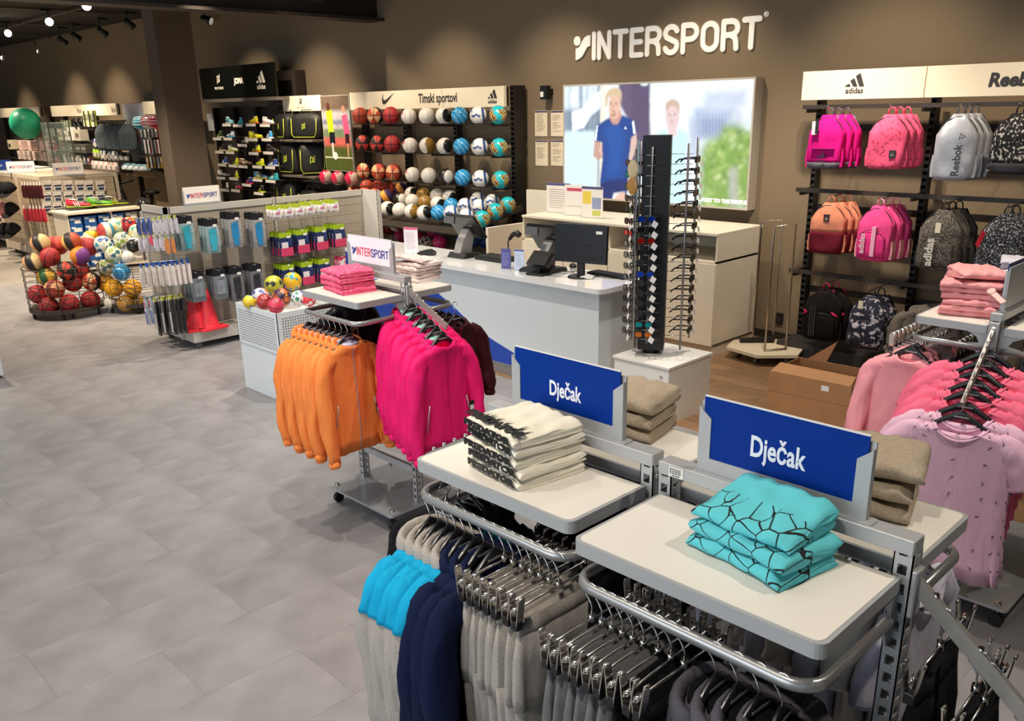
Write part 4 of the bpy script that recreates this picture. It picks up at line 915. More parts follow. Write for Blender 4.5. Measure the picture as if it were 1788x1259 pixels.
# ------------------------------------------------------------------ clothes on rack 3
ORG, PNK, CORAL = cloth('F28A44', scale=120, rough=.62, mottle=0.0, bump=.1), cloth('E81A6E', scale=120, rough=.62, mottle=0.0, bump=.1), cloth('E8284E', scale=120, mottle=0.0, bump=.1)
ZG = M('A9A4B4', .4, .3); LIL = cloth('C6C2DC'); MINT = cloth('A6DCD0')
def jk_extra(t, R_): price_tag(t, (R_[10][37][0]-.01, R_[10][34][1]-.012, R_[10][34][2]+.05), h=.06, w_=.045)
hg0 = make_hanger('x')
oj = [garment('jacket', 'x', 'jacket', ORG, 'jacket', W=.18, L=.64, slen=.66, seed=s, lining=LIL, zipc=ZG, extra=jk_extra) for s in (3, 8)]
def rail(protos, hang, pts, rz, labf, hlabf, grp, hgrp, tilt=.06, seed=1):
    r = random.Random(seed); n = len(pts)
    for k, p in enumerate(pts):
        a = rz+r.uniform(-tilt, tilt)
        place(hang, p, a, hlabf(k), hgrp); place(protos[k % len(protos)], p, a, labf(k), grp)
ORDF = lambda k, n: ORD[n-1-k]
u3 = 2.975-.35
n = 8; px = [-4.40+.058*k for k in range(n)]
rail(oj, hg0, [(x, u3, 1.29+.017) for x in px], PI/2, lambda k: 'orange hooded jacket on the rail, %s from its right end' % ORDF(k, n) if k < n-1 else 'frontmost orange hooded jacket, its whole front and grey zip in view',
     lambda k: 'black hanger holding the %s orange jacket from the right end' % ORDF(k, n), 'orange jackets on the front rail', 'hangers of the orange jackets', .05, 3)
pj = [garment('jacket', 'x', 'jacket', PNK, 'jacket', W=.19, L=.62, slen=.66, seed=s, lining=MINT if s == 5 else None, zipc=cloth('C81660'), extra=jk_extra if s == 11 else None) for s in (5, 11)]
ax0 = -3.895; n = 6
pts = [(ax0+.035+.052*k, 2.975, 1.43-(.035+.052*k)*.5+.02) for k in range(n)]
rail(pj, hg0, pts, PI/2, lambda k: 'bright pink hooded jacket on the sloping arm, %s from its low end' % ORDF(k, n) if k < n-1 else 'frontmost bright pink hooded jacket at the low end of the arm',
     lambda k: 'black hanger holding the %s pink jacket from the arm end' % ORDF(k, n), 'pink jackets on the sloping arm', 'hangers of the pink jackets', .05, 4)
rj = garment('jacket', 'x', 'jacket', CORAL, 'jacket', W=.17, L=.50, seed=6)
b3 = 2.975+.35
rail([rj], hg0, [(-4.36+.06*k, b3, 1.307) for k in range(4)], PI/2, lambda k: 'red jacket on the back rail behind the pink ones, %s from left' % ORD[k], lambda k: 'black hanger of the %s red jacket from left' % ORD[k], 'red jackets on the back rail', 'hangers of the red jackets')
dj = garment('jacket', 'x', 'jacket', cloth('3A1218', rough=.6), 'jacket', W=.185, L=.52, seed=16, zipc=M('B01040', .4))
rail([dj], hg0, [(-4.08+.065*k, b3, 1.307) for k in range(4)], PI/2, lambda k: 'dark maroon jacket on the back rail, %s from the counter side' % ORDF(k, 4), lambda k: 'black hanger of the %s maroon jacket from the counter side' % ORDF(k, 4), 'maroon jackets on the back rail', 'hangers of the maroon jackets')
kj = garment('jacket', 'x', 'jacket', cloth('121216', rough=.6), 'jacket', W=.17, L=.46, seed=17)
rail([kj], hg0, [(-4.455-.03-.06*k, 2.975, 1.43-.03-.03*k) for k in range(3)], -PI/2, lambda k: 'black jacket on the far arm behind the orange ones, %s from the post' % ORD[k], lambda k: 'hanger of the %s black jacket from the post' % ORD[k], 'black jackets on the far arm', 'hangers of the black jackets')
# ------------------------------------------------------------------ clothes on rack 1
GRY = heather('A39C94'); NAVY = cloth('0D1636', scale=150); TURQ = cloth('109CC8', scale=150); BLKC = cloth('0E0E12'); DGRY = heather('6C6B6B'); DG2 = heather('55525A')
gh = [garment('hoodie', 'x', 'sweatshirt', GRY, 'hoodie', W=.20, L=.62, seed=s, yoke=TURQ, slv=GRY) for s in (21, 22)]
hg1 = hg0
u1 = 1.755-.34; n = 5
rail(gh, hg1, [(-1.805+.038*k, u1, 1.352) for k in range(n)], PI/2, lambda k: 'grey sweatshirt with turquoise shoulders on the rail, %s from its left end' % ORD[k], lambda k: 'black hanger of the %s grey and turquoise sweatshirt from left' % ORD[k], 'grey and turquoise sweatshirts', 'hangers of the grey and turquoise sweatshirts', .03)
def nv_extra(t, R_): swoosh(t, (.05, -.062, -.52), .12, M('D8D0C4', .6), ux=(1, 0, 0), uy=(0, 0, 1))
nv = [garment('hoodie', 'x', 'sweatshirt', NAVY, 'hoodie', W=.205, L=.66, seed=s, extra=nv_extra if s == 33 else None) for s in (31, 32, 33)]
n = 3
rail(nv, hg1, [(-1.615+.04*k, u1, 1.352) for k in range(n)], PI/2, lambda k: 'navy blue sweatshirt beside the grey joggers, %s from them' % ORDF(k, 3), lambda k: 'black hanger of the navy sweatshirt %s from the joggers' % ORDF(k, 3), 'navy sweatshirts on the rail', 'hangers of the navy sweatshirts', .03)
ch = make_clip_hanger('x')
jg = [pants('joggers', 'x', GRY, seed=s, word='adidas' if s != 42 else None, alarm=(s == 43)) for s in (41, 42, 43)]
n = 7
rail(jg, ch, [(-1.495+.033*k, u1+.0, 1.352) for k in range(n)], PI/2, lambda k: ('light grey joggers clipped on the rail, %s from its right end' % ORDF(k, n)) if k < n-1 else 'light grey joggers at the right end of the rail, wide side in view',
     lambda k: 'steel clip hanger of the %s light grey joggers from the right' % ORDF(k, n), 'light grey joggers', 'clip hangers of the light grey joggers', .04, 6)
bk = [garment('jacket', 'x', 'jacket', BLKC, 'jacket', W=.2, L=.6, seed=s) for s in (51, 52)]
rail(bk, hg1, [(-1.835, 1.50+.05*k, 1.352) for k in range(4)], .12, lambda k: 'black jacket on the left side of the hanging rail, %s from the front' % ORD[k], lambda k: 'black hanger of the %s black jacket on the left side' % ORD[k], 'black jackets on the left side of the rail', 'hangers of the black jackets on the left side')
ub1 = 1.755+.38
rail([bk[0]], hg1, [(-1.80+.075*k, ub1, 1.352) for k in range(7)], PI/2, lambda k: 'black jacket on the hidden back rail, %s from its left end' % ORD[k], lambda k: 'hanger of the %s black jacket on the back rail' % ORD[k], 'black jackets on the back rail', 'hangers on the back rail')
# ------------------------------------------------------------------ clothes on rack 2
u2 = 1.737-.385; n = 6
dp = [pants('joggers', 'x', DGRY, seed=s) for s in (61, 62)]
ch2 = make_clip_hanger('x')
rail(dp, ch2, [(-1.135+.030*k, u2, 1.357) for k in range(n)], PI/2, lambda k: 'dark grey joggers clipped on the rail, %s from its left end' % ORD[k], lambda k: 'steel clip hanger of the %s dark grey joggers from the left' % ORD[k], 'dark grey joggers', 'clip hangers of the dark grey joggers', .03, 7)
bp_ = pants('joggers', 'x', BLKC, seed=66, alarm=True); n = 3
rail([bp_], ch2, [(-.945+.034*k, u2, 1.357) for k in range(n)], PI/2, lambda k: 'black trousers clipped between dark joggers and hooded jackets, %s from the jackets' % ORDF(k, 3), lambda k: 'steel clip hanger of the black trousers %s from the jackets' % ORDF(k, 3), 'black trousers on the rail', 'clip hangers of the black trousers', .03, 8)
hj = [garment('jacket', 'x', 'jacket', DG2, 'jacket', W=.20, L=.6, seed=s, lining=BLKC) for s in (71, 72)]; n = 4
rail(hj, hg1, [(-.80+.05*k, u2, 1.357) for k in range(n)], PI/2, lambda k: 'dark grey hooded jacket on the rail, %s from its rounded corner' % ORDF(k, n), lambda k: 'black hanger of the dark hooded jacket %s from the rounded corner' % ORDF(k, n), 'dark hooded jackets', 'hangers of the dark hooded jackets', .12, 9)
ub2 = 1.737+.38
wt = [garment('t_shirt', 'x', 'shirt', cloth(c), 'tee', W=.2, L=.6, seed=s) for c, s in (('CFCBDA', 81), ('E6DDD0', 82))]
rail(wt, hg1, [(-1.13+.075*k, ub2, 1.357) for k in range(7)], PI/2, lambda k: 'pale %s shirt on the back rail, %s from its left end' % (('lilac', 'cream')[k % 2], ORD[k]), lambda k: 'hanger of the %s pale shirt on the back rail' % ORD[k], 'pale shirts on the back rail', 'hangers of the pale shirts')
rail([bk[1]], hg1, [(-1.29-.035*k, 1.737, 1.40-.03*k) for k in range(1)], -PI/2, lambda k: 'black jacket squeezed between the two near racks', lambda k: 'hanger squeezed between the two near racks', 'black clothes between the racks', 'hangers between the racks')
a0x = -.893+.3065+.02
pts = [(a0x+d, 1.737, 1.43-d*.84+.022) for d in (.07, .15, .17, .25)]
bs = pants('shorts', 'x', BLKC, seed=91, L=.42, W=.13, cat='shorts')
rail([bs], ch2, pts, PI/2, lambda k: 'black shorts clipped on the near sloping arm, %s from the post' % ORD[k], lambda k: 'steel clip hanger on the near sloping arm, %s from the post' % ORD[k], 'black shorts on the near arm', 'clip hangers on the near arm', .08, 5)
ct_ = garment('t_shirt', 'x', 'shirt', cloth('E9DCC6'), 'tee', W=.19, L=.5, seed=93)
rail([ct_], hg1, [(a0x+d, 1.737, 1.43-d*.84+.022) for d in (.34, .43, .45, .55)], PI/2, lambda k: 'cream shirt low on the near sloping arm, %s from the black shorts' % ORD[k], lambda k: 'black hanger of the cream shirt %s from the black shorts' % ORD[k], 'cream shirts on the near arm', 'hangers of the cream shirts', .08, 5)
# ------------------------------------------------------------------ clothes on rack 4 (frame along y)
LAV, CTEE, HPK = cloth('E2B6CC'), cloth('F0708C'), cloth('F2A0A8')
def sw_extra(t, R_):
    r = random.Random(4); INK2 = M('54485A', .6)
    mb = MB()
    for k in range(3, 14):
        for j in range(21, 40, 3):
            p = R_[k][j]
            if k > 13 or r.random() < .15: continue
            a = r.uniform(0, 6.28); c_, s_ = math.cos(a)*.011, math.sin(a)*.011
            fn = lambda u, v, w_: Vector((p[0]+u*c_-v*s_, p[1]-.0035-w_, p[2]+u*s_+v*c_+r.uniform(-.001, .001)))
            mb.prism([(-1, 0), (-.9, .6), (-.7, .1), (1, .55), (-.6, -.3)], fn, .0006)
    mb.build('printed_swooshes', INK2, t)['kind'] = 'stuff'
    price_tag(t, (.20, .0, -.40), h=.07, w_=.04)
lt = [garment('t_shirt', 'x', 'shirt', LAV, 'tee', W=.235, L=.74, seed=s, extra=sw_extra) for s in (101, 102)]
ctp = [garment('t_shirt', 'x', 'shirt', CTEE, 'tee', W=.215, L=.62, seed=s) for s in (103, 104)]
hb4 = make_hanger('x', w_=.17)
ay0 = 4.44-.29-.02
def armp(d): return (-1.17, ay0-d, 1.43-d*1.05+.026)
ds = [.035, .07, .105, .14, .175]
rail(ctp, hb4, [armp(d) for d in ds], .12, lambda k: 'coral pink t-shirt on the right rack arm, %s from its low end' % ORDF(k, 5), lambda k: 'black hanger of the coral shirt %s from the arm end' % ORDF(k, 5), 'coral t-shirts on the arm', 'hangers of the coral t-shirts', .06, 2)
rail(lt, hb4, [armp(.22), armp(.255)], .12, lambda k: ['pale lilac t-shirt directly behind the frontmost printed one', 'frontmost pale lilac t-shirt printed with small swooshes'][k], lambda k: ['black hanger of the second lilac t-shirt', 'black hanger of the frontmost lilac t-shirt'][k], 'lilac printed t-shirts', 'hangers of the lilac t-shirts', .02, 2)
hp = garment('hoodie', 'x', 'sweatshirt', HPK, 'hoodie', W=.2, L=.6, seed=105)
ux4 = -1.17-.36
for k, y in enumerate((4.19, 4.25)):
    lab = ['light pink hooded top facing the camera beside the cardboard box', 'light pink hooded top directly behind the first one'][k]
    place(hb4, (ux4, y, 1.352), -.12, 'black hanger of the '+lab, 'hangers of the pink hooded tops'); place(hp, (ux4, y, 1.352), -.12, lab, 'light pink hooded tops')
gp_ = pants('joggers', 'x', heather('A08E8A'), seed=107, L=.8, W=.15)
rail([gp_], ch2, [(ux4+.0, 4.32+.05*k, 1.352) for k in range(7)], 0, lambda k: 'grey pink trousers clipped behind the pink hooded tops, %s from them' % ORD[k], lambda k: 'steel clip hanger behind the pink hooded tops, %s from them' % ORD[k], 'grey pink trousers', 'clip hangers of the grey pink trousers', .03, 9)
mr = garment('jacket', 'x', 'jacket', cloth('5A2A26'), 'jacket', W=.2, L=.55, seed=109)
rail([mr], hb4, [(-.81, 4.25+.1*k, 1.352) for k in range(4)], 0, lambda k: 'rust brown jacket at the right edge of the picture, %s in its row' % ORD[k], lambda k: 'hanger of the %s rust brown jacket' % ORD[k], 'rust brown jackets', 'hangers of the rust brown jackets', .05, 9)
# ------------------------------------------------------------------ folded stacks
def vor_lines(base, ink, scale=22, wdt=.035):
    m = bpy.data.materials.new('printed_cloth'); m.use_nodes = True; nt = m.node_tree; L = nt.links; b = nt.nodes['Principled BSDF']; b.inputs['Roughness'].default_value = .85
    tc = nt.nodes.new('ShaderNodeTexCoord'); ds_ = nt.nodes.new('ShaderNodeTexNoise'); ds_.inputs['Scale'].default_value = 9
    mp = nt.nodes.new('ShaderNodeMapping'); mp.inputs['Scale'].default_value = (1, .62, 1.4); L.new(tc.outputs['Object'], mp.inputs[0])
    v = nt.nodes.new('ShaderNodeTexVoronoi'); v.feature = 'DISTANCE_TO_EDGE'; v.inputs['Scale'].default_value = scale; L.new(mp.outputs[0], v.inputs['Vector'])
    L.new(tc.outputs['Object'], ds_.inputs['Vector'])
    sep = nt.nodes.new('ShaderNodeSeparateXYZ'); L.new(tc.outputs['Object'], sep.inputs[0])
    mth = nt.nodes.new('ShaderNodeMath'); mth.operation = 'MULTIPLY'; L.new(ds_.outputs['Fac'], mth.inputs[0]); mth.inputs[1].default_value = wdt*2.4
    lt_ = nt.nodes.new('ShaderNodeMath'); lt_.operation = 'LESS_THAN'; L.new(v.outputs['Distance'], lt_.inputs[0]); L.new(mth.outputs[0], lt_.inputs[1])
    g = nt.nodes.new('ShaderNodeMath'); g.operation = 'LESS_THAN'; L.new(sep.outputs['Y'], g.inputs[0]); g.inputs[1].default_value = .0
    mm = nt.nodes.new('ShaderNodeMath'); mm.operation = 'MULTIPLY'; L.new(lt_.outputs[0], mm.inputs[0]); L.new(g.outputs[0], mm.inputs[1])
    mx = nt.nodes.new('ShaderNodeMix'); mx.data_type = 'RGBA'; L.new(mm.outputs[0], mx.inputs[0]); mx.inputs[6].default_value = (*lin(base), 1); mx.inputs[7].default_value = (*lin(ink), 1); L.new(mx.outputs[2], b.inputs['Base Color'])
    n = nt.nodes.new('ShaderNodeTexNoise'); n.inputs['Scale'].default_value = 220; L.new(tc.outputs['Object'], n.inputs['Vector']); bp = nt.nodes.new('ShaderNodeBump'); bp.inputs['Strength'].default_value = .3; bp.inputs['Distance'].default_value = .001; L.new(n.outputs['Fac'], bp.inputs['Height']); L.new(bp.outputs[0], b.inputs['Normal'])
    return m
TEAL = vor_lines('5CC4CC', '101418', 24, .024)
tz = 1.4472
c2_ = atZ(1310, 975, 1.447)
tp = [folded('t_shirt', 'x', TEAL, .26, .20, .036, s, 'shirt', 'folded teal shirts') for s in (1, 2)]
TL = ['bottom folded teal printed shirt of the stack', 'middle folded teal printed shirt of the stack', 'top folded teal printed shirt of the stack']
stack(tp, 2, c2_.x+.01, c2_.y+.03, tz, -.16, .037, lambda k: TL[k], .006, 3)
top = folded('t_shirt', TL[2], TEAL, .25, .19, .045, 9, 'shirt', 'folded teal shirts', slump=.03); top.location = (c2_.x, c2_.y+.045, tz+.075); top.rotation_euler = (.05, 0, -.10)
# black and white printed shirts
def pred(co):
    x, y, z = co[:, 0], co[:, 1], co[:, 2]; v = np.sin(x*170+6*np.sin(y*70+x*20)); w_ = np.sin(y*230+z*190+3*np.sin(x*60))
    top_ = (y > -.098) & (y < -.045) & (z > .02); low = (y <= -.090) & (z < .0135); c = np.tile(np.array([.93, .90, .82]), (len(x), 1))
    m = (((v*w_ > .0) & top_) | ((np.sin(x*210+5*np.sin(z*260+x*30)) > -.35) & low)) & (np.abs(x) < .110); c[m] = (.09, .09, .10); return c
pr = [folded('t_shirt', 'x', M('vcol', .85, bump=.3, scale=220, dist=.001), .24, .24, .030, s, 'shirt', 'folded black and white printed shirts', nx=110, paintfn=pred, layers=2) for s in (11, 12)]
c1_ = atZ(908, 820, 1.442)
PL = ['lowest', 'second lowest', 'middle', 'second highest', 'topmost']
out = stack(pr, 5, c1_.x+.0, c1_.y+.02, 1.4425, -.17, .030, lambda k: PL[k]+' folded white shirt with black graffiti print in the stack', .007, 5)
for k, o in enumerate(out):
    text('PREDATOR', .017, BLK, o, (0, -.1245, .0115), sx=1.8, bold=.0014, th=.003)
text('PREDATOR', .034, BLK, out[-1], (0, -.108, .0345), (1, 0, 0), (0, 1, 0), sx=1.05, bold=.0022, th=.002)
# pink stack rack 3
PK2 = M('F05A82', .85, bump=.4, scale=60, c2='F7A6B8', thr=.62, dist=.001, stretch=(1, 1, 3)); c3_ = atZ(598, 508, 1.412)
pkp = [folded('t_shirt', 'x', PK2 if s == 21 else cloth('F0557C'), .24, .23, .033, s, 'shirt', 'folded pink shirts', layers=3) for s in (21, 22)]
stack([pkp[0]], 4, c3_.x+.01, c3_.y+.04, 1.4125, -.1, .033, lambda k: ['lowest', 'second lowest', 'second highest', 'topmost'][k]+' folded hot pink shirt beside the white sign', .008, 2)
bpy.data.objects.remove(pkp[1])
c_ = atZ(715, 488, 1.412); wpp = [folded('t_shirt', 'x', cloth('F1DEDA'), .22, .22, .022, s, 'shirt', 'folded white shirts', layers=3) for s in (25, 26)]
stack(wpp, 5, c_.x+.02, c_.y+.06, 1.4125, .1, .022, lambda k: PL[k]+' folded pinkish white shirt behind the shop name sign', .012, 7)
o = place(wpp[0], (c_.x, c_.y+.06, 1.4125+.112), .35, 'loosely folded white shirt lying skewed on top of its stack'); o.rotation_euler = (-.12, .12, .35)
# grey stacks behind the blue signs
KH = heather('B0A18C'); kp = [folded('sweatshirt', 'x', KH, .24, .2, .045, s, 'sweatshirt', 'folded grey sweatshirts', layers=2, slump=.012) for s in (31, 32)]
c_ = atZ(1110, 752, 1.44); stack(kp, 3, c_.x-.02, c_.y-.01, 1.4425, .2, .046, lambda k: ['lowest', 'middle', 'topmost'][k]+' folded light grey sweatshirt behind the far blue sign', .01, 1)
c_ = atZ(1535, 893, 1.445); stack(kp, 3, c_.x-.05, c_.y+.03, 1.4475, .3, .05, lambda k: ['lowest', 'middle', 'topmost'][k]+' folded light grey sweatshirt behind the nearest blue sign', .01, 4)
# pink and white stacks rack 4
pp4 = [folded('t_shirt', 'x', cloth('F0A0A2'), .26, .24, .026, s, 'shirt', 'folded light pink shirts', layers=3) for s in (41, 42)]
c_ = atZ(1682, 552, 1.437); L6 = ['lowest', 'second lowest', 'third lowest', 'third highest', 'second highest', 'topmost']
stack(pp4, 6, c_.x, c_.y+.10, 1.4375, .25, .027, lambda k: L6[k]+' folded light pink shirt on the rack by the backpacks', .012, 8)
pl_ = folded('t_shirt', 'loose light pink shirt draped on top of the pink stack', cloth('F0A6A4'), .22, .2, .05, 43, 'shirt', 'folded light pink shirts', slump=.03); pl_.location = (c_.x+.01, c_.y+.10, 1.4375+.163); pl_.rotation_euler = (-.12, .06, .7)
pw4 = [folded('t_shirt', 'x', cloth('EDE6EE'), .22, .2, .024, s, 'shirt', 'folded white shirts on the far shelf', layers=3) for s in (45, 46)]
c_ = atZ(1762, 505, 1.437); stack(pw4, 6, c_.x+.03, c_.y+.12, 1.4375, .3, .026, lambda k: L6[k]+' folded white shirt beside the pink stack', .015, 8)
mb = MB(); mb.prism([(-.05, -.012), (.05, -.012), (.05, .012), (-.05, .012)], lambda u, v, w_: Vector((u, v, w_)), .006); mb.prism(arc(-.05, 0, .018, 0, 330, 10), lambda u, v, w_: Vector((u, v, w_)), .01)
c_ = atZ(1742, 520, 1.56); o = mb.build('security_tag', M('E8B8B0', .4)); o.location = c_; o.rotation_euler = (.5, .3, -.7); tag(o, 'long pale security tag on the pink shirt stack', 'tag')

# small printed things on the racks
t = thing('barcode_label', 'white barcode label on the top bar beside the nearest blue sign', 'label', (-.893-.27, 1.737-.0265, 1.512))
MB().box(-.022, .022, -.001, .0, -.013, .013).build('paper', WHITE, t)
mb = MB()
for i in range(12): mb.box(-.018+i*.003, -.018+i*.003+(.0008 if i % 3 else .0016), -.0016, -.001, -.006, .010)
mb.box(-.012, .012, -.0016, -.001, -.0105, -.0085); mb.build('bars', BLK, t)
c_ = atZ(650, 488, 1.412); t = thing('price_card', 'small white and blue card lying by the pink shirt stack', 'card', (c_.x, c_.y, 1.4125), .5)
MB().box(-.06, .03, -.025, .025, 0, .002).build('card', WHITE, t); MB().box(.0, .03, -.025, .025, .002, .0024).build('blue_band', M('3A8AC8', .4), t)
# ================================================================== BALLS
def hx3(c): return np.array([int(c[i:i+2], 16)/255 for i in (0, 2, 4)])
def ball_fn(kind, cols, seed=0):
    c = [hx3(k) for k in cols]
    def f(co):
        d = co/np.linalg.norm(co, axis=1)[:, None]; x, y, z = d.T; n = len(x); o = np.tile(c[0], (n, 1))
        if kind in ('basket', 'basket2'):
            if kind == 'basket2':
                m = np.sin(3*np.arctan2(z, x)+.4) > .15; o[m] = c[1]
                if len(c) > 2: o[np.abs(y*.8+x*.4) < .26] = c[2]
            ln = (np.abs(x) < .028) | (np.abs(z) < .028) | (np.abs(np.abs(x*.6+.0)-.42-.25*(y*y)) < .02) | (np.abs(np.abs(z)-.62+.22*y*y*0) < .02)
            o[ln] = c[-1]*.35
        elif kind == 'volley':
            u = np.abs(x); v = np.abs(y); w_ = np.abs(z); m = np.maximum(np.maximum(u, v), w_)
            t = np.where(m == u, z, np.where(m == v, x, y))/m; o[(np.abs(np.abs(t)-.33) < .03) | (np.abs(t) > .97)] = c[1]
            if len(c) > 2: o[(t > .36) & (x < -.1) & (z > 0)] = c[2]
        elif kind == 'spot':
            o[(x*.75-y*.66+z*.05) > .62] = c[1]
            if len(c) > 2: o[(x*.5-y*.86) > .72] = c[2]
        elif kind == 'half': o[(x*.9-y*.2+.12*np.sin(4*z)) > .12] = c[1]
        elif kind == 'swirl':
            v = np.sin(5*x+2.2*np.sin(1.6*z+1.2*y)+2.5*z); o[v > .90] = c[1]; o[v < -.965] = c[1]*.8+.1
        elif kind == 'stripe':
            o[(np.abs(x-.62+.12*z) < .13)] = c[1]; o[(np.abs(z+.08*np.sin(9*x)) < .13) & (x < .25) & (x > -.75)] = c[1]; o[(np.abs(x+.72) < .07) & (z > .3)] = c[1]
        elif kind == 'zig':
            m = np.abs(x+.15*np.sign(z)) > .40-.3*np.abs(z); k = (np.sin(17*x+3*z)*np.sin(15*z+3*y)); m &= (np.abs(z) < .62); o[m & (k > .1)] = c[2]; o[m & (k < -.25)] = c[3]; o[m & (np.abs(k+.08) < .10)] = c[4]
        elif kind == 'panel':
            k = np.sin(6.2*x+seed)*np.sin(6.8*y+2)+np.sin(5.9*z+seed*2)*.8; o[k > .72] = c[1]
            if len(c) > 2: o[(k < -.75)] = c[2]
            if len(c) > 3: o[(np.abs(k) < .06)] = c[3]
        elif kind == 'band':
            o[np.abs(z*.5+x*.8) < .33] = c[1]
            if len(c) > 2: o[(z*.5+x*.8) > .33] = c[2]
            o[np.abs(np.abs(z*.5+x*.8)-.33) < .02] = c[-1]*.4
        return o
    return f
_B = {}
def ball_mesh(kind, cols, r, seed=0, rough=.35):
    k = (kind, cols, r, seed)
    if k not in _B:
        mb = MB(); mb.sphere((0, 0, 0), r, nu=56, nv=36); me = mb.mesh('ball', M('vcol', rough, coat=.15 if rough < .4 else 0)); paint(me, ball_fn(kind, cols, seed)); _B[k] = me
    return _B[k]
def ball(name, kind, cols, r, loc, lab, grp, rot=(0, 0, 0), seed=0, rough=.35):
    o = link(name, ball_mesh(kind, cols, r, seed, rough)); o.location = loc; o.rotation_euler = rot; return tag(o, lab, 'ball', grp)
OR, RD, TN, BK = 'B8442A', 'B02E28', 'E0B080', '161210'
KB = dict(bo=('basketball', 'basket', (OR, BK), .118, 'orange basketball', .6), bt=('basketball', 'basket2', (TN, OR, BK), .118, 'tan and orange basketball', .6), br=('basketball', 'basket', ('A82A2C', BK), .118, 'brick red basketball', .6),
          bk=('basketball', 'basket2', ('C23A2A', '191515', BK), .118, 'black and red basketball', .6), bb=('basketball', 'basket2', ('C0432C', 'E6A878', '7A2A20'), .118, 'red basketball with peach bands', .6), bp=('basketball', 'band', ('37204E', 'E0942A', '37204E'), .118, 'purple and amber basketball', .6),
          vw=('volleyball', 'volley', ('EDE6DC', 'C9C0B6', 'D8798C'), .105, 'white volleyball with pink print', .5), fw=('football', 'volley', ('F1E9DC', 'E2D9CB'), .108, 'plain white football', .3), fg=('football', 'half', ('EFE7DA', '94702E'), .108, 'gold and white football', .25), gg=('football', 'volley', ('A8813C', '7C5C24'), .108, 'gold football', .25),
          fk=('football', 'spot', ('EFE7DC', '15140F'), .108, 'white football with black disc', .3), kf=('football', 'spot', ('23201B', 'E9E2D8'), .108, 'black football with white disc', .3), fb=('football', 'swirl', ('1E8FCB', '8CCBE8'), .108, 'glossy blue swirled football', .2), fs=('football', 'stripe', ('EEEAE2', '234C94'), .108, 'white football with navy stripes', .35),
          ft=('football', 'zig', ('1DB4BE', '12A0B4', 'C23A30', 'D8D83A', '202018'), .110, 'turquoise football with coloured corners', .3), hr=('handball', 'half', ('D02048', 'C8B4A4'), .105, 'red fitness ball', .25), pk=('football', 'spot', ('E83A7A', 'F0E0D8'), .1, 'hot pink ball', .3), db=('football', 'half', ('123A78', '1A60B0'), .1, 'dark blue ball', .25),
          pw=('football', 'panel', ('EADCC8', 'D8407A', '2A2420'), .1, 'cream ball with pink spots', .4))
def zb(X, Y): return (560+X/4.0605, 130+Y/4.0605)
rows = [[(283, 305, 'bo'), (388, 308, 'bt'), (500, 305, 'br'), (625, 300, 'vw'), (752, 300, 'fw'), (873, 303, 'fk'), (985, 305, 'fb'), (1118, 300, 'fs'), (1258, 300, 'ft')],
        [(303, 495, 'bk'), (408, 500, 'bk'), (508, 503, 'br'), (636, 520, 'vw'), (757, 530, 'fg'), (880, 530, 'fk'), (998, 530, 'fb'), (1128, 530, 'fs'), (1265, 535, 'ft')],
        [(312, 695, 'bt'), (417, 692, 'bb'), (520, 702, 'bb'), (653, 718, 'vw'), (767, 725, 'fw'), (885, 733, 'kf'), (1008, 745, 'fb'), (1133, 750, 'fs'), (1275, 760, 'ft')]]
BY = 7.72
RN = ['top', 'middle', 'third']
for ri, row in enumerate(rows):
    for ci, (X, Y, k) in enumerate(row):
        p = atY(*zb(X, Y), BY); z = ZR[ri]+.012+(KB[k][3]**2-.045**2)**.5-.01
        ball(KB[k][0], KB[k][1], KB[k][2], KB[k][3], (p.x, BY, z), '%s in the %s rail row, %s from the left' % (KB[k][4], RN[ri], ORD[ci]), 'balls on the wall rails', (0, 0, .75), rough=KB[k][5])
    for y in (BY-.045, BY+.045):
        MB().box(BX0+9.8+.4, BX1+9.8, y-8-.006, y-8+.006, ZR[ri]-.006, ZR[ri]+.006).build('ball_rail', POST, t_ball)
    for x in PX[1:]: mb = MB(); mb.bar((x+9.8, .14, ZR[ri]-.03), (x+9.8, -.34, ZR[ri]-.012), .02, .03); mb.build('arm', POST, t_ball)
for i, (X, Y) in enumerate(((38, 728), (122, 735), (220, 738))):
    p = atY(*zb(X, Y), 7.6); ball('handball', 'half', ('D02048', 'C8B4A4'), .105, p, 'red and silver ball beside the football poster, %s from left' % ORD[i], 'red balls beside the poster', (0, .3, .9), rough=.25)
MB().box(-12.35+9.8, -11.2+9.8, -.46, -.44, 1.36, 1.38).build('ball_rail', POST, t_ball); MB().box(-12.35+9.8, -11.2+9.8, -.36, -.34, 1.36, 1.38).build('ball_rail', POST, t_ball)
# sloping tray: plane z = 1.25+.22 (y-7.75) for ball centres
def on_tray(px, py):
    d = ray(px, py); t_ = (1.25-CAMZ-.22*7.75)/(d[2]-.22*d[1]); return Vector((d[0]*t_, d[1]*t_, CAMZ+d[2]*t_))
tray = [(240, 840, 'bb'), (330, 800, 'bo'), (408, 805, 'bo'), (485, 815, 'bo'), (312, 855, 'bo'), (390, 860, 'bb'), (570, 822, 'bp'), (465, 872, 'bp'), (372, 935, 'bp'), (300, 900, 'bb'), (645, 848, 'fk'), (728, 852, 'gg'), (825, 862, 'fw'), (915, 872, 'fk'),
        (563, 890, 'kf'), (650, 900, 'fw'), (738, 908, 'gg'), (830, 918, 'fk'), (475, 952, 'fk'), (560, 962, 'fw'), (647, 972, 'fg'), (735, 982, 'fk'), (925, 930, 'fb'), (835, 980, 'fb'), (1113, 890, 'fs'), (1215, 905, 'fs'), (1022, 932, 'fs'), (1122, 940, 'fs'), (925, 985, 'fs'), (1030, 1008, 'fs'), (1327, 925, 'ft'), (1238, 972, 'ft'), (1143, 1025, 'ft')]
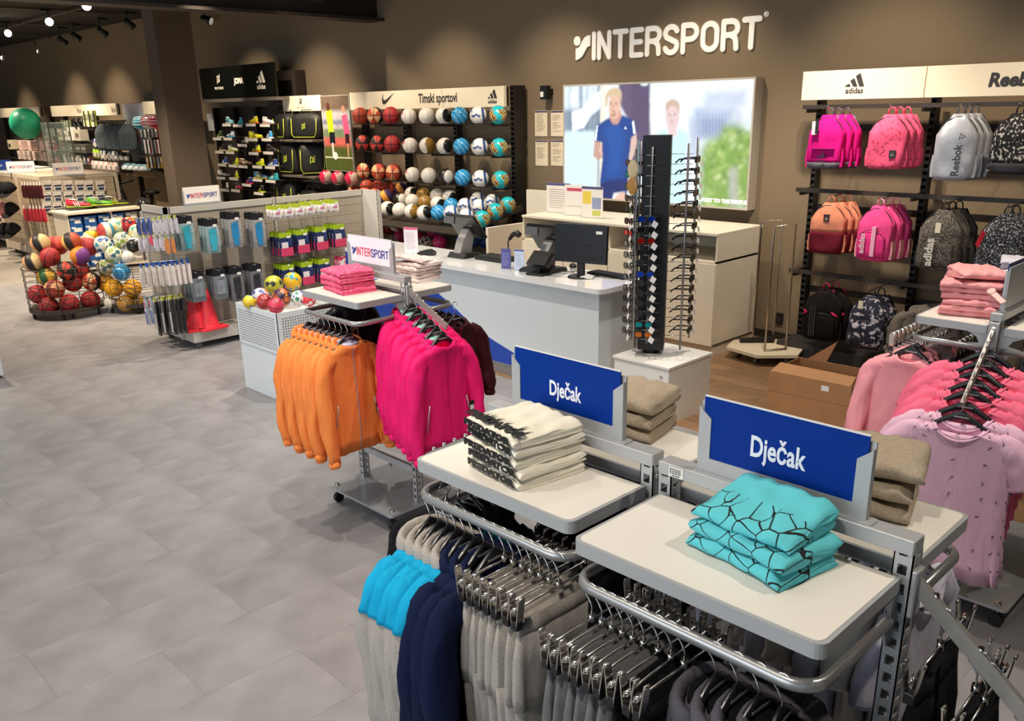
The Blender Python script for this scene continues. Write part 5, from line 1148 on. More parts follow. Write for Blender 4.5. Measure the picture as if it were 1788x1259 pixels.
for i, (X, Y, k) in enumerate(tray):
    p = on_tray(*zb(X, Y)); wh = 'back' if p.y > 7.62 else ('front' if p.y < 7.38 else 'middle')
    ball(KB[k][0], KB[k][1], KB[k][2], KB[k][3]*.93, p, '%s in the tray, %s part, %s counted along' % (KB[k][4], wh, ORD[i % 14]) if k not in ('ft', 'bp') else '%s in the tray, %s' % (KB[k][4], {30: 'at its back right corner', 31: 'middle of the right end', 32: 'at its front right corner', 6: 'back one', 7: 'middle one', 8: 'front one'}[i]), 'balls in the sloping tray', (rnd.uniform(-.3, .3), 0, .75), rough=KB[k][5])
MB().add([(-1.6, -.95, .93), (1.75, -.95, .93), (1.75, .1, 1.145), (-1.6, .1, 1.145), (-1.6, -.95, .915), (1.75, -.95, .915), (1.75, .1, 1.13), (-1.6, .1, 1.13)], [(0, 1, 2, 3), (7, 6, 5, 4), (0, 4, 5, 1), (1, 5, 6, 2), (2, 6, 7, 3), (3, 7, 4, 0)]).build('tray', M('2E2924', .5), t_ball)
mb = MB(); mb.bar((1.74, -.95, .97), (1.74, .1, 1.17), .03, .07); mb.bar((-1.6, -.95, .97), (1.74, -.95, .97), .03, .07); mb.build('tray_rim', M('4A4037', .5), t_ball)
mb = MB(); mb.box(-1.65, 1.75, -.8, .1, .42, .45); mb.box(-1.65, 1.75, -.8, -.78, .45, .55); mb.build('lower_shelf', M('4A4037', .5), t_ball)
low = [('bo', 645, 386), ('bb', 664, 380), ('bo', 678, 396), ('bb', 655, 402), ('pk', 692, 392), ('pk', 700, 412), ('pw', 744, 424), ('pk', 731, 415), ('pk', 757, 402), ('pk', 768, 423), ('pw', 700, 424), ('bo', 640, 410)] + [('db', x, y) for x, y in ((818, 402), (838, 409), (858, 405), (876, 409), (828, 418), (848, 420), (868, 422), (808, 418), (890, 420))]
for i, (k, px, py) in enumerate(low):
    z = .45+KB[k][3]; p = atZ(px, py, z)
    if p.y > 7.9: p = atY(px, py, 7.5+.1*(i % 3))
    n_ = i if i < 12 else i-12
    ball(KB[k][0], KB[k][1], KB[k][2], KB[k][3], p, '%s on the low shelf under the tray, %s from the left' % (KB[k][4], ORD[n_]), 'balls on the low shelf', (.2*i, .3*i, 0), rough=KB[k][5])
# ================================================================== WIRE BASKETS
def wire_basket(lab, cx, cy, a, b, h, rz):
    t = thing('wire_basket', lab, 'basket', (cx, cy, 0), rz); wire = M('3A332C', .5, .3)
    out = [(a*math.cos(math.radians(q)), -b*math.sin(math.radians(q))) for q in range(0, 181, 15)]+[(-a, .02), (-a, .3), (a, .3), (a, .02)]
    mb = MB(); mb.prism(out[::-1], lambda u, v, w_: Vector((u, v, .085+w_)), .03); mb.build('base', M('3E3A37', .5, .3), t)
    loop = out[:13]+[(-a, .3), (a, .3), out[0]]
    mb = MB()
    for k in range(8): z = .13+h*k/7; mb.tube([(u, v, z) for u, v in loop], .004 if k < 7 else .006, 5, cap=False)
    mb.build('wire_hoops', wire, t)['kind'] = 'stuff'
    mb = MB()
    for q in (0, 2, 4, 6, 8, 10, 12): u, v = out[q]; mb.tube([(u, v, .1), (u, v, .13+h)], .005, 5)
    mb.build('uprights', wire, t)
    for u, v in ((-a*.85, -.1), (a*.85, -.1), (0, -b*.85), (0, .25)): mb = MB(); mb.tube([(u-.012, v, .042), (u+.012, v, .042)], .042, 12); mb.build('caster', BLK, t)
    return t
wire_basket('big wire basket on casters heaped with basketballs', -11.74, 3.56, .44, .38, .50, math.radians(62))
wire_basket('wire basket on casters heaped with mixed footballs and volleyballs', -11.36, 4.34, .40, .36, .48, math.radians(62))
def z5(X, Y): return (X/5.0375, 370+Y/5.0375)
KB.update(yb=('basketball', 'band', ('E8C070', '1A1614', 'B8502E', '1A1614'), .118, 'yellow, black and orange basketball', .5), tb=('basketball', 'band', ('D8A070', '1A1614', 'E4C48C', '1A1614'), .118, 'cream basketball with black band', .5), pu=('basketball', 'half', ('E2902E', '7A3A86'), .118, 'purple and amber basketball', .5), gy=('basketball', 'band', ('C89A2C', '1C5A30', 'D8B040'), .118, 'green and yellow basketball', .5),
          vb=('volleyball', 'band', ('C8443A', 'EDE2D0', '3A8AAE'), .108, 'blue, white and red volleyball', .5), mg=('football', 'panel', ('DDE6CC', '6EB0A0', 'E8C86A'), .108, 'pale green patterned football', .35), rb=('football', 'panel', ('B8263A', '1A1A20', 'E0913A'), .1, 'red and black football', .35), wg=('football', 'panel', ('F0ECD0', '3A6C78', '88A63A', '20303A'), .108, 'white green-blue marked football', .35),
          wb=('football', 'panel', ('EEEDE2', '2A5A9A', '3AA0B0'), .108, 'white football with blue marks', .35), ws=('football', 'volley', ('EDE8DC', 'BDB6A8'), .075, 'small white football', .5), ye=('volleyball', 'volley', ('E8A81C', '8A6010'), .112, 'yellow volleyball', .5), yp=('volleyball', 'swirl', ('E8A41C', '2A2440'), .112, 'yellow and purple volleyball', .5), wy=('volleyball', 'band', ('2E62A0', 'EFE6C8', 'E8B020'), .108, 'white, yellow and blue volleyball', .4))
def in_basket(px, py, cx, cy, xx):
    d = ray(px, py); n_ = Vector((.883, -.469)); a_ = Vector((.469, .883)); off = .22-(-11.1-xx)*.62; s_ = 0
    for _ in range(4):
        o_ = off-(.9*s_*s_ if off > .05 else 0); k = (n_.x*cx+n_.y*cy+o_)/(n_.x*d[0]+n_.y*d[1]); s_ = (d[0]*k-cx)*a_.x+(d[1]*k-cy)*a_.y; s_ = max(-.42, min(.42, s_))
    return Vector((d[0]*k, d[1]*k, CAMZ+d[2]*k))
b1 = [(355, 275, 'tb', -11.5), (440, 300, 'br', -11.7), (630, 262, 'yb', -11.5), (515, 295, 'bo', -11.75), (775, 310, 'br', -11.6), (705, 385, 'pu', -11.3), (440, 395, 'br', -11.35), (290, 445, 'tb', -11.45), (590, 520, 'bk', -11.2), (415, 575, 'gy', -11.35), (480, 680, 'bb', -11.15), (640, 620, 'br', -11.35), (805, 612, 'bt', -11.25), (335, 725, 'br', -11.35), (430, 830, 'br', -11.15), (610, 805, 'br', -11.12), (795, 775, 'br', -11.2), (700, 510, 'br', -11.45), (350, 470, 'br', -11.6)]
for i, (X, Y, k, xx) in enumerate(b1):
    p = in_basket(*z5(X, Y), -11.74, 3.56, xx); ball(KB[k][0], KB[k][1], KB[k][2], KB[k][3], p, '%s in the basketball basket, %s' % (KB[k][4], ['at the upper left', 'behind the upper left one', 'on top of the middle', 'deep in the upper middle', 'at the upper right rear', 'near the right rim', 'large one under the top left', 'at the left side wires', 'front centre with white word', 'below the left rim', 'lower left with cream seam', 'in the middle', 'lower right of the middle', 'at the lower left', 'bottom row left', 'bottom row middle', 'bottom row right', 'dark in the centre', 'behind the left wires'][i]), 'balls in the basketball basket', (rnd.uniform(-1, 1), rnd.uniform(-1, 1), rnd.uniform(0, 3)) if k in ('br', 'bo', 'bb') else (0, .3, .9), rough=KB[k][5])
b2 = [(805, 235, 'wy', -11.8), (930, 165, 'vb', -11.7), (1020, 125, 'mg', -11.85), (1130, 115, 'rb', -11.85), (1075, 250, 'wg', -11.45), (905, 285, 'wb', -11.45), (1000, 375, 'wg', -11.25), (1125, 397, 'ws', -11.1), (925, 490, 'wg', -11.35), (1070, 530, 'fb', -11.1), (1210, 180, 'mg', -11.6), (1000, 670, 'ye', -11.1), (1165, 670, 'yp', -11.1), (930, 625, 'yp', -11.3), (967, 797, 'ws', -11.05), (1105, 805, 'gg', -11.05), (1200, 800, 'gg', -11.25), (1180, 300, 'fk', -11.4)]
for i, (X, Y, k, xx) in enumerate(b2):
    p = in_basket(*z5(X, Y), -11.36, 4.34, xx); ball(KB[k][0], KB[k][1], KB[k][2], KB[k][3], p, '%s in the mixed ball basket, %s' % (KB[k][4], ['at the upper left', 'highest on the left', 'highest in the middle', 'highest on the right', 'top front', 'left upper front', 'large one at the rim', 'near the rim', 'at the left side', 'in the front middle', 'beside the hanging packs on top', 'low front', 'low right', 'low left', 'bottom left', 'bottom middle', 'bottom right', 'behind the rim on the right'][i]), 'balls in the mixed basket', (rnd.uniform(-.5, .5), rnd.uniform(-.5, .5), rnd.uniform(0, 2)), seed=0, rough=KB[k][5])
# ================================================================== PERFORATED BIN
t = thing('dump_bin', 'white perforated bin on a white box full of small balls', 'bin', (-6.78, 3.60, 0)); WB = M('DDE2E4', .4); bw, bd = .30, .78
MB().box(-.42, bw+.03, -.02, bd, 0, .44, .004).build('box', WB, t)
u_ = MB()
for a in ((-.41, bw, -.03, -.024), (-.41, bw, bd-.04, bd-.034), (-.41, -.404, -.03, bd-.034), (bw-.006, bw, -.03, bd-.034)): u_.box(*a, .44, .80)
u_.build('basket', WB, t)
MB().box(-.40, bw-.01, 0, bd-.05, .66, .67).build('inner_floor', M('C9C4C0', .6), t)
mb = MB()
for i in range(26):
    for j in range(13): mb.box(-.37+i*.0245, -.358+i*.0245, -.0308, -.0300, .47+j*.0225, .48+j*.0225)
for i in range(26):
    for j in range(13): mb.box(bw+.0000, bw+.0008, .02+i*.0245, .032+i*.0245, .47+j*.0225, .48+j*.0225)
mb.build('perforation', M('5A5654', .7), t)['kind'] = 'stuff'
sb = [(478, 497, ('panel', ('B4B432', '2A2A2A'), 'lime and black'), .085), (511, 491, ('panel', ('E8B418', '1F8FA8'), 'yellow and teal'), .085), (455, 517, ('panel', ('D8D6D8', '3A4A96', 'E07A2A'), 'white and blue'), .075), (462, 527, ('basket', ('B03A3A', '401818'), 'small red'), .07), (492, 520, ('panel', ('5A1A3A', 'D8743A', '202040', 'E8B430'), 'maroon and orange'), .085), (522, 521, ('panel', ('EDEDE6', '2A8A6A', '2A50A0'), 'white, green and blue'), .07), (436, 527, ('panel', ('E8C832', '2A50A0'), 'yellow'), .06), (482, 534, ('basket', ('D8405A', '401818'), 'pinkish red'), .07), (540, 523, ('panel', ('D83A48', 'F0E8E0'), 'red and white'), .065)]
for i, (px, py, (kd, cl, nm), r_) in enumerate(sb):
    p = atZ(px, py, .90 if i < 2 else .835); ball('mini_ball', kd, cl, r_, p, '%s mini ball in the white perforated bin' % nm, 'mini balls in the perforated bin', (i*.4, i*.7, 0), seed=i)
# ================================================================== GONDOLA
t = thing('gondola_shelf', 'grey double-sided gondola on casters with slatted back and hanging packs', 'shelf', (-9.05, 3.87, 0)); GC = M('BDB7AC', .45); GC2 = M('A79C8C', .5); gl = 2.48
MB().box(-.57, .22, 0, gl, .07, .19, .004).build('base', GC, t)
for k in range(11):
    for a, b in ((.03, 1.22), (1.26, gl-.03)): MB().box(-.025, -.01, a, b, .20+k*.112, .20+k*.112+.108).build('slat', GC2, t)
for y in (.0, 1.24, gl-.02):
    mb = MB(); slotted_post(mb, -.02, y+.01, .19, 1.49, .04, .04, .05); mb.build('post', GC, t)
MB().box(-.05, .0, .02, 1.22, 1.42, 1.485).build('top_rail', GC, t); MB().box(-.05, .0, 1.26, gl-.02, 1.42, 1.485).build('top_rail', GC, t)
# end frame facing the camera
for x in (-.60, -.02): mb = MB(); mb.box(x, x+.035, -.035, .0, .08, 1.49); mb.build('end_post', GC, t)
MB().box(-.60, .015, -.035, .0, 1.42, 1.49).build('end_top', GC, t)
for k in range(11): MB().box(-.565, -.02, -.02, -.008, .20+k*.112, .20+k*.112+.108).build('slat', GC2, t)
# far end panel
mb = MB(); mb.box(-.02, .30, gl-.02, gl, .07, 1.49); mb.build('end_panel', M('D2CCC0', .5), t); mb = MB(); slotted_post(mb, .30, gl, .07, 1.49, .03, .04, .05); mb.build('end_post', GC, t)
for u, v in ((.18, .06), (-.5, .06), (.18, gl-.1), (-.5, gl-.1)): mb = MB(); mb.tube([(u-.012, v, .034), (u+.012, v, .034)], .034, 12); mb.build('caster', M('55504A', .4), t)
def make_pack(name, lab, head, body, w_, h_, hh=.05, d_=.012, shape=None, sc='DADADA', cat='pack', clear=True):
    """hanging retail pack, peg hole at the origin, face towards +x"""
    t = thing(name, lab, cat)
    MB().box(-.002, .002, -w_/2, w_/2, -hh+.012, .014, .0).build('header_card', M(head, .5), t)
    mb = MB(); mb.loft([[(x, y*s_, z) for (x, y, z) in [(-d_/2, -w_/2, z_), (d_/2*f_, -w_/2, z_), (d_/2*f_, w_/2, z_), (-d_/2, w_/2, z_)]] for z_, f_, s_ in ((-h_, .3, .97), (-h_*.8, 1, 1), (-h_*.45, 1.1, 1), (-hh+.012, .25, 1))], smooth=False)
    mb.build('pouch', M(body, .25, coat=.3, mottle=.12, scale=30), t)
    MB().box(d_*.6, d_*.6+.001, w_*.05, w_*.35, -hh+.005, -hh+.03).build('price_label', M('F2F0EA', .5), t)
    if shape == 'glove':
        mb = MB(); x = d_*.62; mb.box(x-.001, x+.002, -w_*.28, w_*.25, -h_*.72, -h_*.40)
        for k in range(4): mb.box(x-.001, x+.003, -w_*.28+k*w_*.14, -w_*.17+k*w_*.14, -h_*.42, -h_*(.26-.02*(k in (1, 2))))
        mb.box(x-.001, x+.002, -w_*.2, w_*.17, -h_*.92, -h_*.72); mb.build('glove', M(sc, .6), t)
    elif shape: 
        for (a, b, c, d, m_) in shape: MB().box(d_*.6-.0005, d_*.6+.0008, -w_/2+a*w_, -w_/2+b*w_, -h_*d, -h_*c).build('printed_block', M(m_, .4), t)
    return t
def peg_row(proto, pts, n, step, labf, grp, sub):
    """each peg holds n packs one behind another; a thin steel peg belongs to the gondola"""
    for i, p in enumerate(pts):
        for k in range(n):
            q = Vector(p)+Vector(step)*(k); place(proto, q, sub, labf(i, k), grp)
gx = -8.78
def gp(px, py, X=gx): return atX(px, py, X)
KD = ['front', 'second', 'third', 'rearmost']
def rowpk(proto, pxs, what, grp, n=3, dx=-.075, h0=0, X=gx):
    for i, (px, py) in enumerate(pxs):
        p = gp(px, py, X)
        for k in range(n):
            q = p+Vector((dx*k, rnd.uniform(-.005, .005), 0)); place(proto, q, 0, '%s, %s peg from left, %s on it' % (what, ORD[i], KD[min(k, 3)]), grp)
        mb = MB(); mb.tube([(-8.76-(-9.05), p.y-3.87, p.z+.012), (-.01, p.y-3.87, p.z+.012)], .0035, 5); mb.build('peg', CHROME, t)
gA = make_pack('glove_pack', 'x', '15151A', '8FA6A8', .15, .34, .07, .03, 'glove', '38AEC4')
gB = make_pack('glove_pack', 'x', '16161A', '9A9A98', .15, .36, .07, .03, 'glove', '2288BE')
gC = make_pack('glove_pack', 'x', '15151A', '6E6E70', .15, .36, .07, .03, 'glove', '2C2C32')
gD = make_pack('sport_pack', 'x', '15151A', '70787C', .15, .30, .06, .03, ((.2, .8, .3, .8, '8A929A'), (.3, .6, .5, .7, 'C8C8CC')))
rowpk(gA, [(322, 380), (368, 385)], 'turquoise goalkeeper glove pack in upper row', 'glove packs in the upper row')
rowpk(gB, [(407, 373), (449, 374)], 'blue goalkeeper glove pack in upper row', 'glove packs in the upper row')
rowpk(gD, [(342, 478), (382, 474)], 'black headed guard pack in lower row', 'packs in the lower row')
rowpk(gC, [(411, 469), (445, 464)], 'clear black guard pack in lower row', 'packs in the lower row')
gE = make_pack('small_pack', 'x', 'B8CC2E', 'EDE6E2', .11, .13, .04, .02, ((.3, .8, .4, .6, 'C87A9A'), (.1, .5, .8, .95, '8A8A90')))
gF = make_pack('ball_pack', 'x', 'A8C41E', '22305A', .155, .25, .05, .03, ((.0, 1., .6, .97, 'D8436A'), (.1, .62, .35, .62, 'EDE4E4'), (.65, .95, .2, .5, '2A3C74')))
rowpk(gE, [(483, 362), (502, 360), (521, 358), (540, 355), (560, 353), (583, 351)], 'white lime-headed pack, top row', 'small lime headed packs', 3, -.07)
rowpk(gF, [(497, 409), (527, 404), (559, 399), (591, 394)], 'navy lime-headed pack, middle row', 'lime headed packs in the middle row', 4, -.065)
rowpk(gF, [(503, 465), (535, 460), (565, 455)], 'navy lime-headed pack, lowest row', 'lime headed packs in the lowest row', 4, -.065)
gG = make_pack('small_pack', 'x', 'C43A5A', 'D87A94', .12, .16, .04, .02, ((.2, .7, .2, .6, 'EDE4E4'),))
rowpk(gG, [(597, 450)], 'pink pack, end of lowest row', 'pink packs', 2)
# cones
for i, (px, py) in enumerate(((352, 578), (333, 572))):
    p = atZ(px, py, .19); CN = M('E8323E', .45)
    tc_ = thing('traffic_cone', ['red training cone in front on the gondola base', 'red training cone behind the front one'][i], 'cone', ((-8.90, 4.09, .19) if i == 0 else (-8.96, 3.98, .19)), .12 if i == 0 else .0, 'red training cones')
    mb = MB(); mb.prism(rrect(-.14, .14, -.16, .16, .02), lambda u, v, w_: Vector((u, v, w_)), .022); mb.build('foot', CN, tc_)
    mb = MB(); mb.loft([[(r_*math.cos(q), r_*math.sin(q), z) for q in [2*PI*k/24 for k in range(24)]] for r_, z in ((.118, .02), (.112, .03), (.105, .05), (.036, .415), (.032, .43), (.028, .43))]); mb.build('cone_body', CN, tc_)
# packs on the end face (pegs towards -y)
def endrow(proto, pxs, what, grp, n=3, Y=3.66, dy=.055, rr=-PI/2):
    for i, (px, py) in enumerate(pxs):
        p = atY(px, py, Y)
        for k in range(n): place(proto, p+Vector((rnd.uniform(-.004, .004), dy*k, 0)), rr, '%s, %s column, %s on its peg' % (what, ORD[i], KD[min(k, 3)]), grp)
        mb = MB(); mb.tube([(p.x+9.05, p.y-3.87-.01, p.z+.012), (p.x+9.05, -.02, p.z+.012)], .0035, 5); mb.build('peg', CHROME, t)
e1 = make_pack('tube_pack', 'x', 'B9C44A', 'C9C4CC', .05, .17, .03, .03, ((.2, .8, .3, .8, 'E9E4EA'),)); e2 = make_pack('tube_pack', 'x', '3A6AB0', '4A5A96', .05, .16, .03, .03, ((.2, .8, .3, .7, '20305A'),)); e3 = make_pack('tube_pack', 'x', '9AA62E', 'D8884A', .05, .17, .03, .03)
endrow(e2, [(240, 384), (249, 383), (258, 382)], 'dark blue small pack, gondola end top row', 'packs on the gondola end, top row')
endrow(e1, [(268, 381), (277, 380), (286, 379)], 'pale striped pack, gondola end top row', 'packs on the gondola end, top row')
endrow(e1, [(243, 412), (252, 411), (270, 409), (280, 408)], 'pale grey pack, gondola end second row', 'packs on the gondola end, second row')
e5 = make_pack('tube_pack', 'x', 'C42A4A', 'E0506E', .05, .1, .03, .02); endrow(e5, [(262, 411)], 'pink pack, gondola end second row', 'packs on the gondola end, second row', 2)
endrow(e3, [(290, 414)], 'orange pack, gondola end second row', 'packs on the gondola end, second row', 2)
e4 = make_pack('sock_pack', 'x', '1E56A8', 'E6DCD6', .055, .24, .05, .03, ((.2, .8, .3, .9, 'D8CEC8'),)); endrow(e4, [(245, 462), (256, 461), (267, 460), (278, 459), (289, 458), (299, 457)], 'white blue-headed pack, gondola end third row', 'packs on the gondola end, third row', 4)
e6 = make_pack('racket_pack', 'x', 'AAB23A', '1A1A1C', .075, .40, .04, .03, ((.25, .75, .4, .95, 'B9B9BA'), (.42, .58, .1, .4, '8A8A8C'))); endrow(e6, [(270, 522), (283, 520), (296, 518)], 'black paddle pack, gondola end bottom row', 'paddle packs on the gondola end', 3)
e7 = make_pack('racket_pack', 'x', '8A9CB8', 'C0C6D0', .05, .30, .04, .03, ((.2, .8, .5, .98, '5A6CB0'), (.3, .7, .1, .4, 'D87A90'))); endrow(e7, [(253, 520), (262, 518)], 'pale blue narrow pack, gondola end bottom row', 'narrow packs on the gondola end', 3)
# sign cards on gondolas
def sign_card(lab, p, wd, ht, rz, word=True, pan=None, wtxt=None, depth=.03):
    o = thing('sign_holder', lab, 'sign', p, rz); PM = pan or M('EFE6DA', .45)
    MB().box(-wd/2, wd/2, -.004, .004, 0, ht).build('panel', PM, o)
    for s in (-1, 1): mb = MB(); mb.box(s*wd/2-.006, s*wd/2+.006, -.008, .008, 0, ht*.8); mb.build('side_frame', SILV, o)
    MB().box(-wd/2-.006, wd/2+.006, -.02, .02, 0, .02).build('foot', SILV, o)
    if word: intersport(o, (-wd*.295, -.0052, ht*.40), wd*.100, (NAVYL, REDL, NAVYL), th=.0008, gap=.26, rw=.082, each=False)
    if wtxt: text(wtxt, ht*.22, M('C9D2EA', .5), o, (0, -.0052, ht*.42), bold=.001, th=.0008)
    return o
pL, pR = atX(321, 351, -9.07), atX(384, 342, -9.07)
sign_card('white shop name card on top of the nearest gondola', (-9.07, (pL.y+pR.y)/2, 1.487), pR.y-pL.y, .185, PI/2)
# ================================================================== BACKPACKS
def make_backpack(mat, base=None, front=None, handle=None, seed=1, W=.15, H=.40, D=.075, zipm=None, pull='D8D4CC', extra=None, side=None, pocket=True, lab='x', cut=13):
    """hangs by the loop at the origin, front towards -y"""
    t = thing('backpack', lab, 'backpack'); r = random.Random(seed); rg = []; z0 = -.055; K = 16
    zp = zipm or M('2A2A2C', .5)
    def prof(u):
        w_ = W*(min(1, (u/.30))**.5 if u < .30 else 1+.03*math.sin(u*3)); return max(w_, .05), D*(.35+.65*min(1, u/.35)**.7)*(1+.12*math.sin(u*PI))
    for k in range(K+1):
        u = k/K; w_, d_ = prof(u); s_ = 1 if u < .93 else 1-(u-.93)*1.6
        rg.append([(w_*s_*math.copysign(abs(math.cos(q))**.55, math.cos(q)), d_*s_*math.copysign(abs(math.sin(q))**.6, math.sin(q))+.006*math.sin(3*q+u*8+seed)+.003*math.sin(7*q-u*15), z0-H*u+.0) for q in [2*PI*i/32 for i in range(32)]])
    cut = cut if base else K
    mb = MB(); mb.loft(rg[:cut+1]); mb.build('body', mat, t)
    if base: mb = MB(); mb.loft([[(x*1.005, y*1.01, z) for x, y, z in R_] for R_ in rg[cut:]]); mb.build('base_panel', base, t)
    w_, d_ = prof(.6)
    if pocket and not base:
        mb = MB(); pr_ = []
        for k in range(9):
            u = k/8; ww = W*.78*(min(1, (u+.02)/.25)**.5 if u < .25 else 1); dd = .028*math.sin(min(1, u/.3)*PI/2)*(1 if u < .9 else .6)
            pr_.append([(ww*math.copysign(abs(math.cos(q))**.5, math.cos(q)), -prof(.45+.5*u)[1]*.92-dd*(.5-.5*math.sin(q)) if math.sin(q) < 0 else -prof(.45+.5*u)[1]*.8, z0-H*(.42+.52*u)) for q in [2*PI*i/24 for i in range(24)]])
        mb.loft(pr_); mb.build('front_pocket', front or mat, t)
        mb = MB(); mb.tube([(x, y-.002, z) for (x, y, z) in [(W*.75*math.cos(a), -prof(.5)[1]*.98-.012, z0-H*.60+H*.17*math.sin(a)) for a in [PI*j/10 for j in range(11)]]], .003, 5); mb.build('pocket_zip', zp, t)
    mb = MB(); mb.tube([(W*.99*c_, -D*.45, z0-H*(.40-.36*s_)) for c_, s_ in [(math.cos(a), math.sin(a)) for a in [PI*j/14 for j in range(15)]]], .0035, 5); mb.build('main_zip', zp, t)
    mb = MB(); mb.tube([(-.03, D*.3, z0-.01), (-.026, D*.25, -.02), (-.01, D*.2, .0), (.01, D*.2, .0), (.026, D*.25, -.02), (.03, D*.3, z0-.01)], .006, 6); mb.build('carry_loop', handle or mat, t)
    for s in (-1, 1):
        mb = MB(); mb.tube([(s*.045, D*.8, z0-.01), (s*.085, D*1.15, z0-.10), (s*.10, D*1.2, z0-.24), (s*.12, D*.95, z0-H*.88)], .016, 8, flat=.4); mb.build('shoulder_strap', handle or mat, t)
        mb = MB(); mb.loft([[(s*(W*(1.0+.0)+dx), y, z0-H*u) for dx, y in ((-.02, -D*.5), (.012*a, -D*.45), (.012*a, D*.5), (-.02, D*.55))] for u, a in ((.62, .8), (.8, 1.5), (.96, 1.0))], smooth=False); mb.build('side_pocket', side or front or mat, t)
    mb = MB(); mb.box(W*.80-.008, W*.80+.008, -D*.75, -D*.70, z0-.20, z0-.15, .002); mb.build('zip_pull', M(pull, .4), t)
    if extra: extra(t, z0, W, H, D)
    return t
def ex_ad(c, h=.05):
    def f(t, z0, W, H, D): adidas(t, (0, -D*1.12-.034, z0-H*.80), h, M(c, .5), th=.003)
    return f
def ex_word(s, c, h=.045, dx=-.03, l=.78):
    def f(t, z0, W, H, D): text(s, h, M(c, .5), t, (dx, -D*1.13-.034, z0-H*l), (0, 0, 1), (-1, 0, 0), bold=.002, th=.004, align='LEFT')
    return f
def ex_delta(c, dx=.0, l=.3, patch=True):
    def f(t, z0, W, H, D):
        if patch: MB().box(dx-.025, dx+.025, -D*1.05-.012, -D*1.0, z0-H*l-.03, z0-H*l+.03).build('patch', M('2A2624', .5), t)
        delta(t, (dx, -D*1.05-.0135, z0-H*l-.015), .025, M(c, .5))
    return f
PINKM = cloth('D61484', scale=60); PRNT = M('F0567E', .8, bump=.3, scale=44, c2='B83658', thr=.60, dist=.001, detail=6); SILB = M('A9ACB4', .45, .15, bump=.6, scale=14, dist=.006); BWP = M('141416', .8, c2='C9C4BC', thr=.57, scale=52, detail=3, bump=.2, dist=.001, stretch=(1, 1, .8))
PEACH = cloth('DE8E70', scale=60); BPNK = cloth('EE4E90', scale=60); SPK = M('17181A', .85, c2='A79C8C', thr=.56, scale=210, detail=2, bump=.2, dist=.001); FLR = M('191A20', .85, c2='AEB0B8', thr=.58, scale=90, detail=5, bump=.2, dist=.001); CAMO = M('1C1F33', .8, c2='C6BEC6', thr=.56, scale=22, detail=7, bump=.2, dist=.001)
def ex_frame(t, z0, W, H, D):
    text('adidas', .05, M('F4C2D4', .5), t, (-.045, -D*1.13-.033, z0-H*.86), (0, 0, 1), (-1, 0, 0), bold=.002, th=.004, align='LEFT'); MB().box(.01, .045, -D*1.13-.035, -D-.01, z0-H*.9, z0-H*.36).build('stripe', M('F7AFCB', .6), t)
def ex_tag(t, z0, W, H, D):
    ex_ad('3A1438', .055)(t, z0, W, H, D); mb = MB(); mb.box(-.10, -.055, -D-.04, -D-.037, z0-.16, z0-.05); o = mb.build('hang_tag', M('EFEAE2', .5), t); MB().box(-.07, -.04, -D-.045, -D-.042, z0-.15, z0-.04).build('hang_tag', M('1D1D20', .5), t); MB().box(-.1, .1, -D*1.0-.036, -D, z0-H*.62, z0-H*.612).build('pocket_seam', M('8A1C60', .5), t)
def ex_adw(t, z0, W, H, D):
    text('adidas', .065, M('D4D0C8', .5), t, (-.02, -D*1.13-.034, z0-H*.92), (0, 0, 1), (-1, 0, 0), bold=.003, th=.004, align='LEFT'); MB().box(-.02, .02, -D-.05, -D-.045, z0-.17, z0-.09).build('hang_tag', M('E8DCC0', .5), t)
def ex_reeb(t, z0, W, H, D): text('Reebok', .055, M('2E2E34', .5), t, (.055, -D*1.13-.034, z0-H*.93), (0, 0, 1), (-1, 0, 0), bold=.002, th=.004, align='LEFT'); delta(t, (.05, -D*1.13-.02, z0-H*.36), .045, M('3A3A40', .5), (.9, 0, .4), (-.4, 0, .9))
def ex_red(t, z0, W, H, D):
    for s, x in ((-1, -W*.9), (1, W*.55)):
        mb = MB(); mb.tube([(x-.01, -D*.9, z0-.19), (x+.03, -D*1.1-.03, z0-.2), (x+.06*(s > 0)+.0, -D*1.05-.03, z0-.215)], .012, 6, flat=.5); mb.build('buckle_strap', M('D81E58', .5), t)
    for k in range(3): MB().box(-.09+k*.02, -.078+k*.02, -D*1.13-.036, -D-.02, z0-H*.9, z0-H*.3).build('stripe', M('2A2826', .6), t)
def ex_fl(t, z0, W, H, D):
    mb = MB(); mb.add([(-W-.02, -D, z0-.24), (-W+.02, -D-.03, z0-.12), (-W+.045, -D-.02, z0-.14), (-W+.01, -D+.0, z0-.26)], [(0, 1, 2, 3), (3, 2, 1, 0)]); mb.build('hang_tag', M('E0203A', .5), t)
def ex_cam(t, z0, W, H, D): adidas(t, (0, -D*1.13-.03, z0-H*.52), .03, M('C6BEC6', .5), word=False, th=.003); MB().box(-.06, -.02, -D-.03, -D-.027, z0-.10, z0-.03).build('hang_tag', M('E8DCC0', .5), t)
DKB = M('24242A', .7); CG = M('55565E', .6)
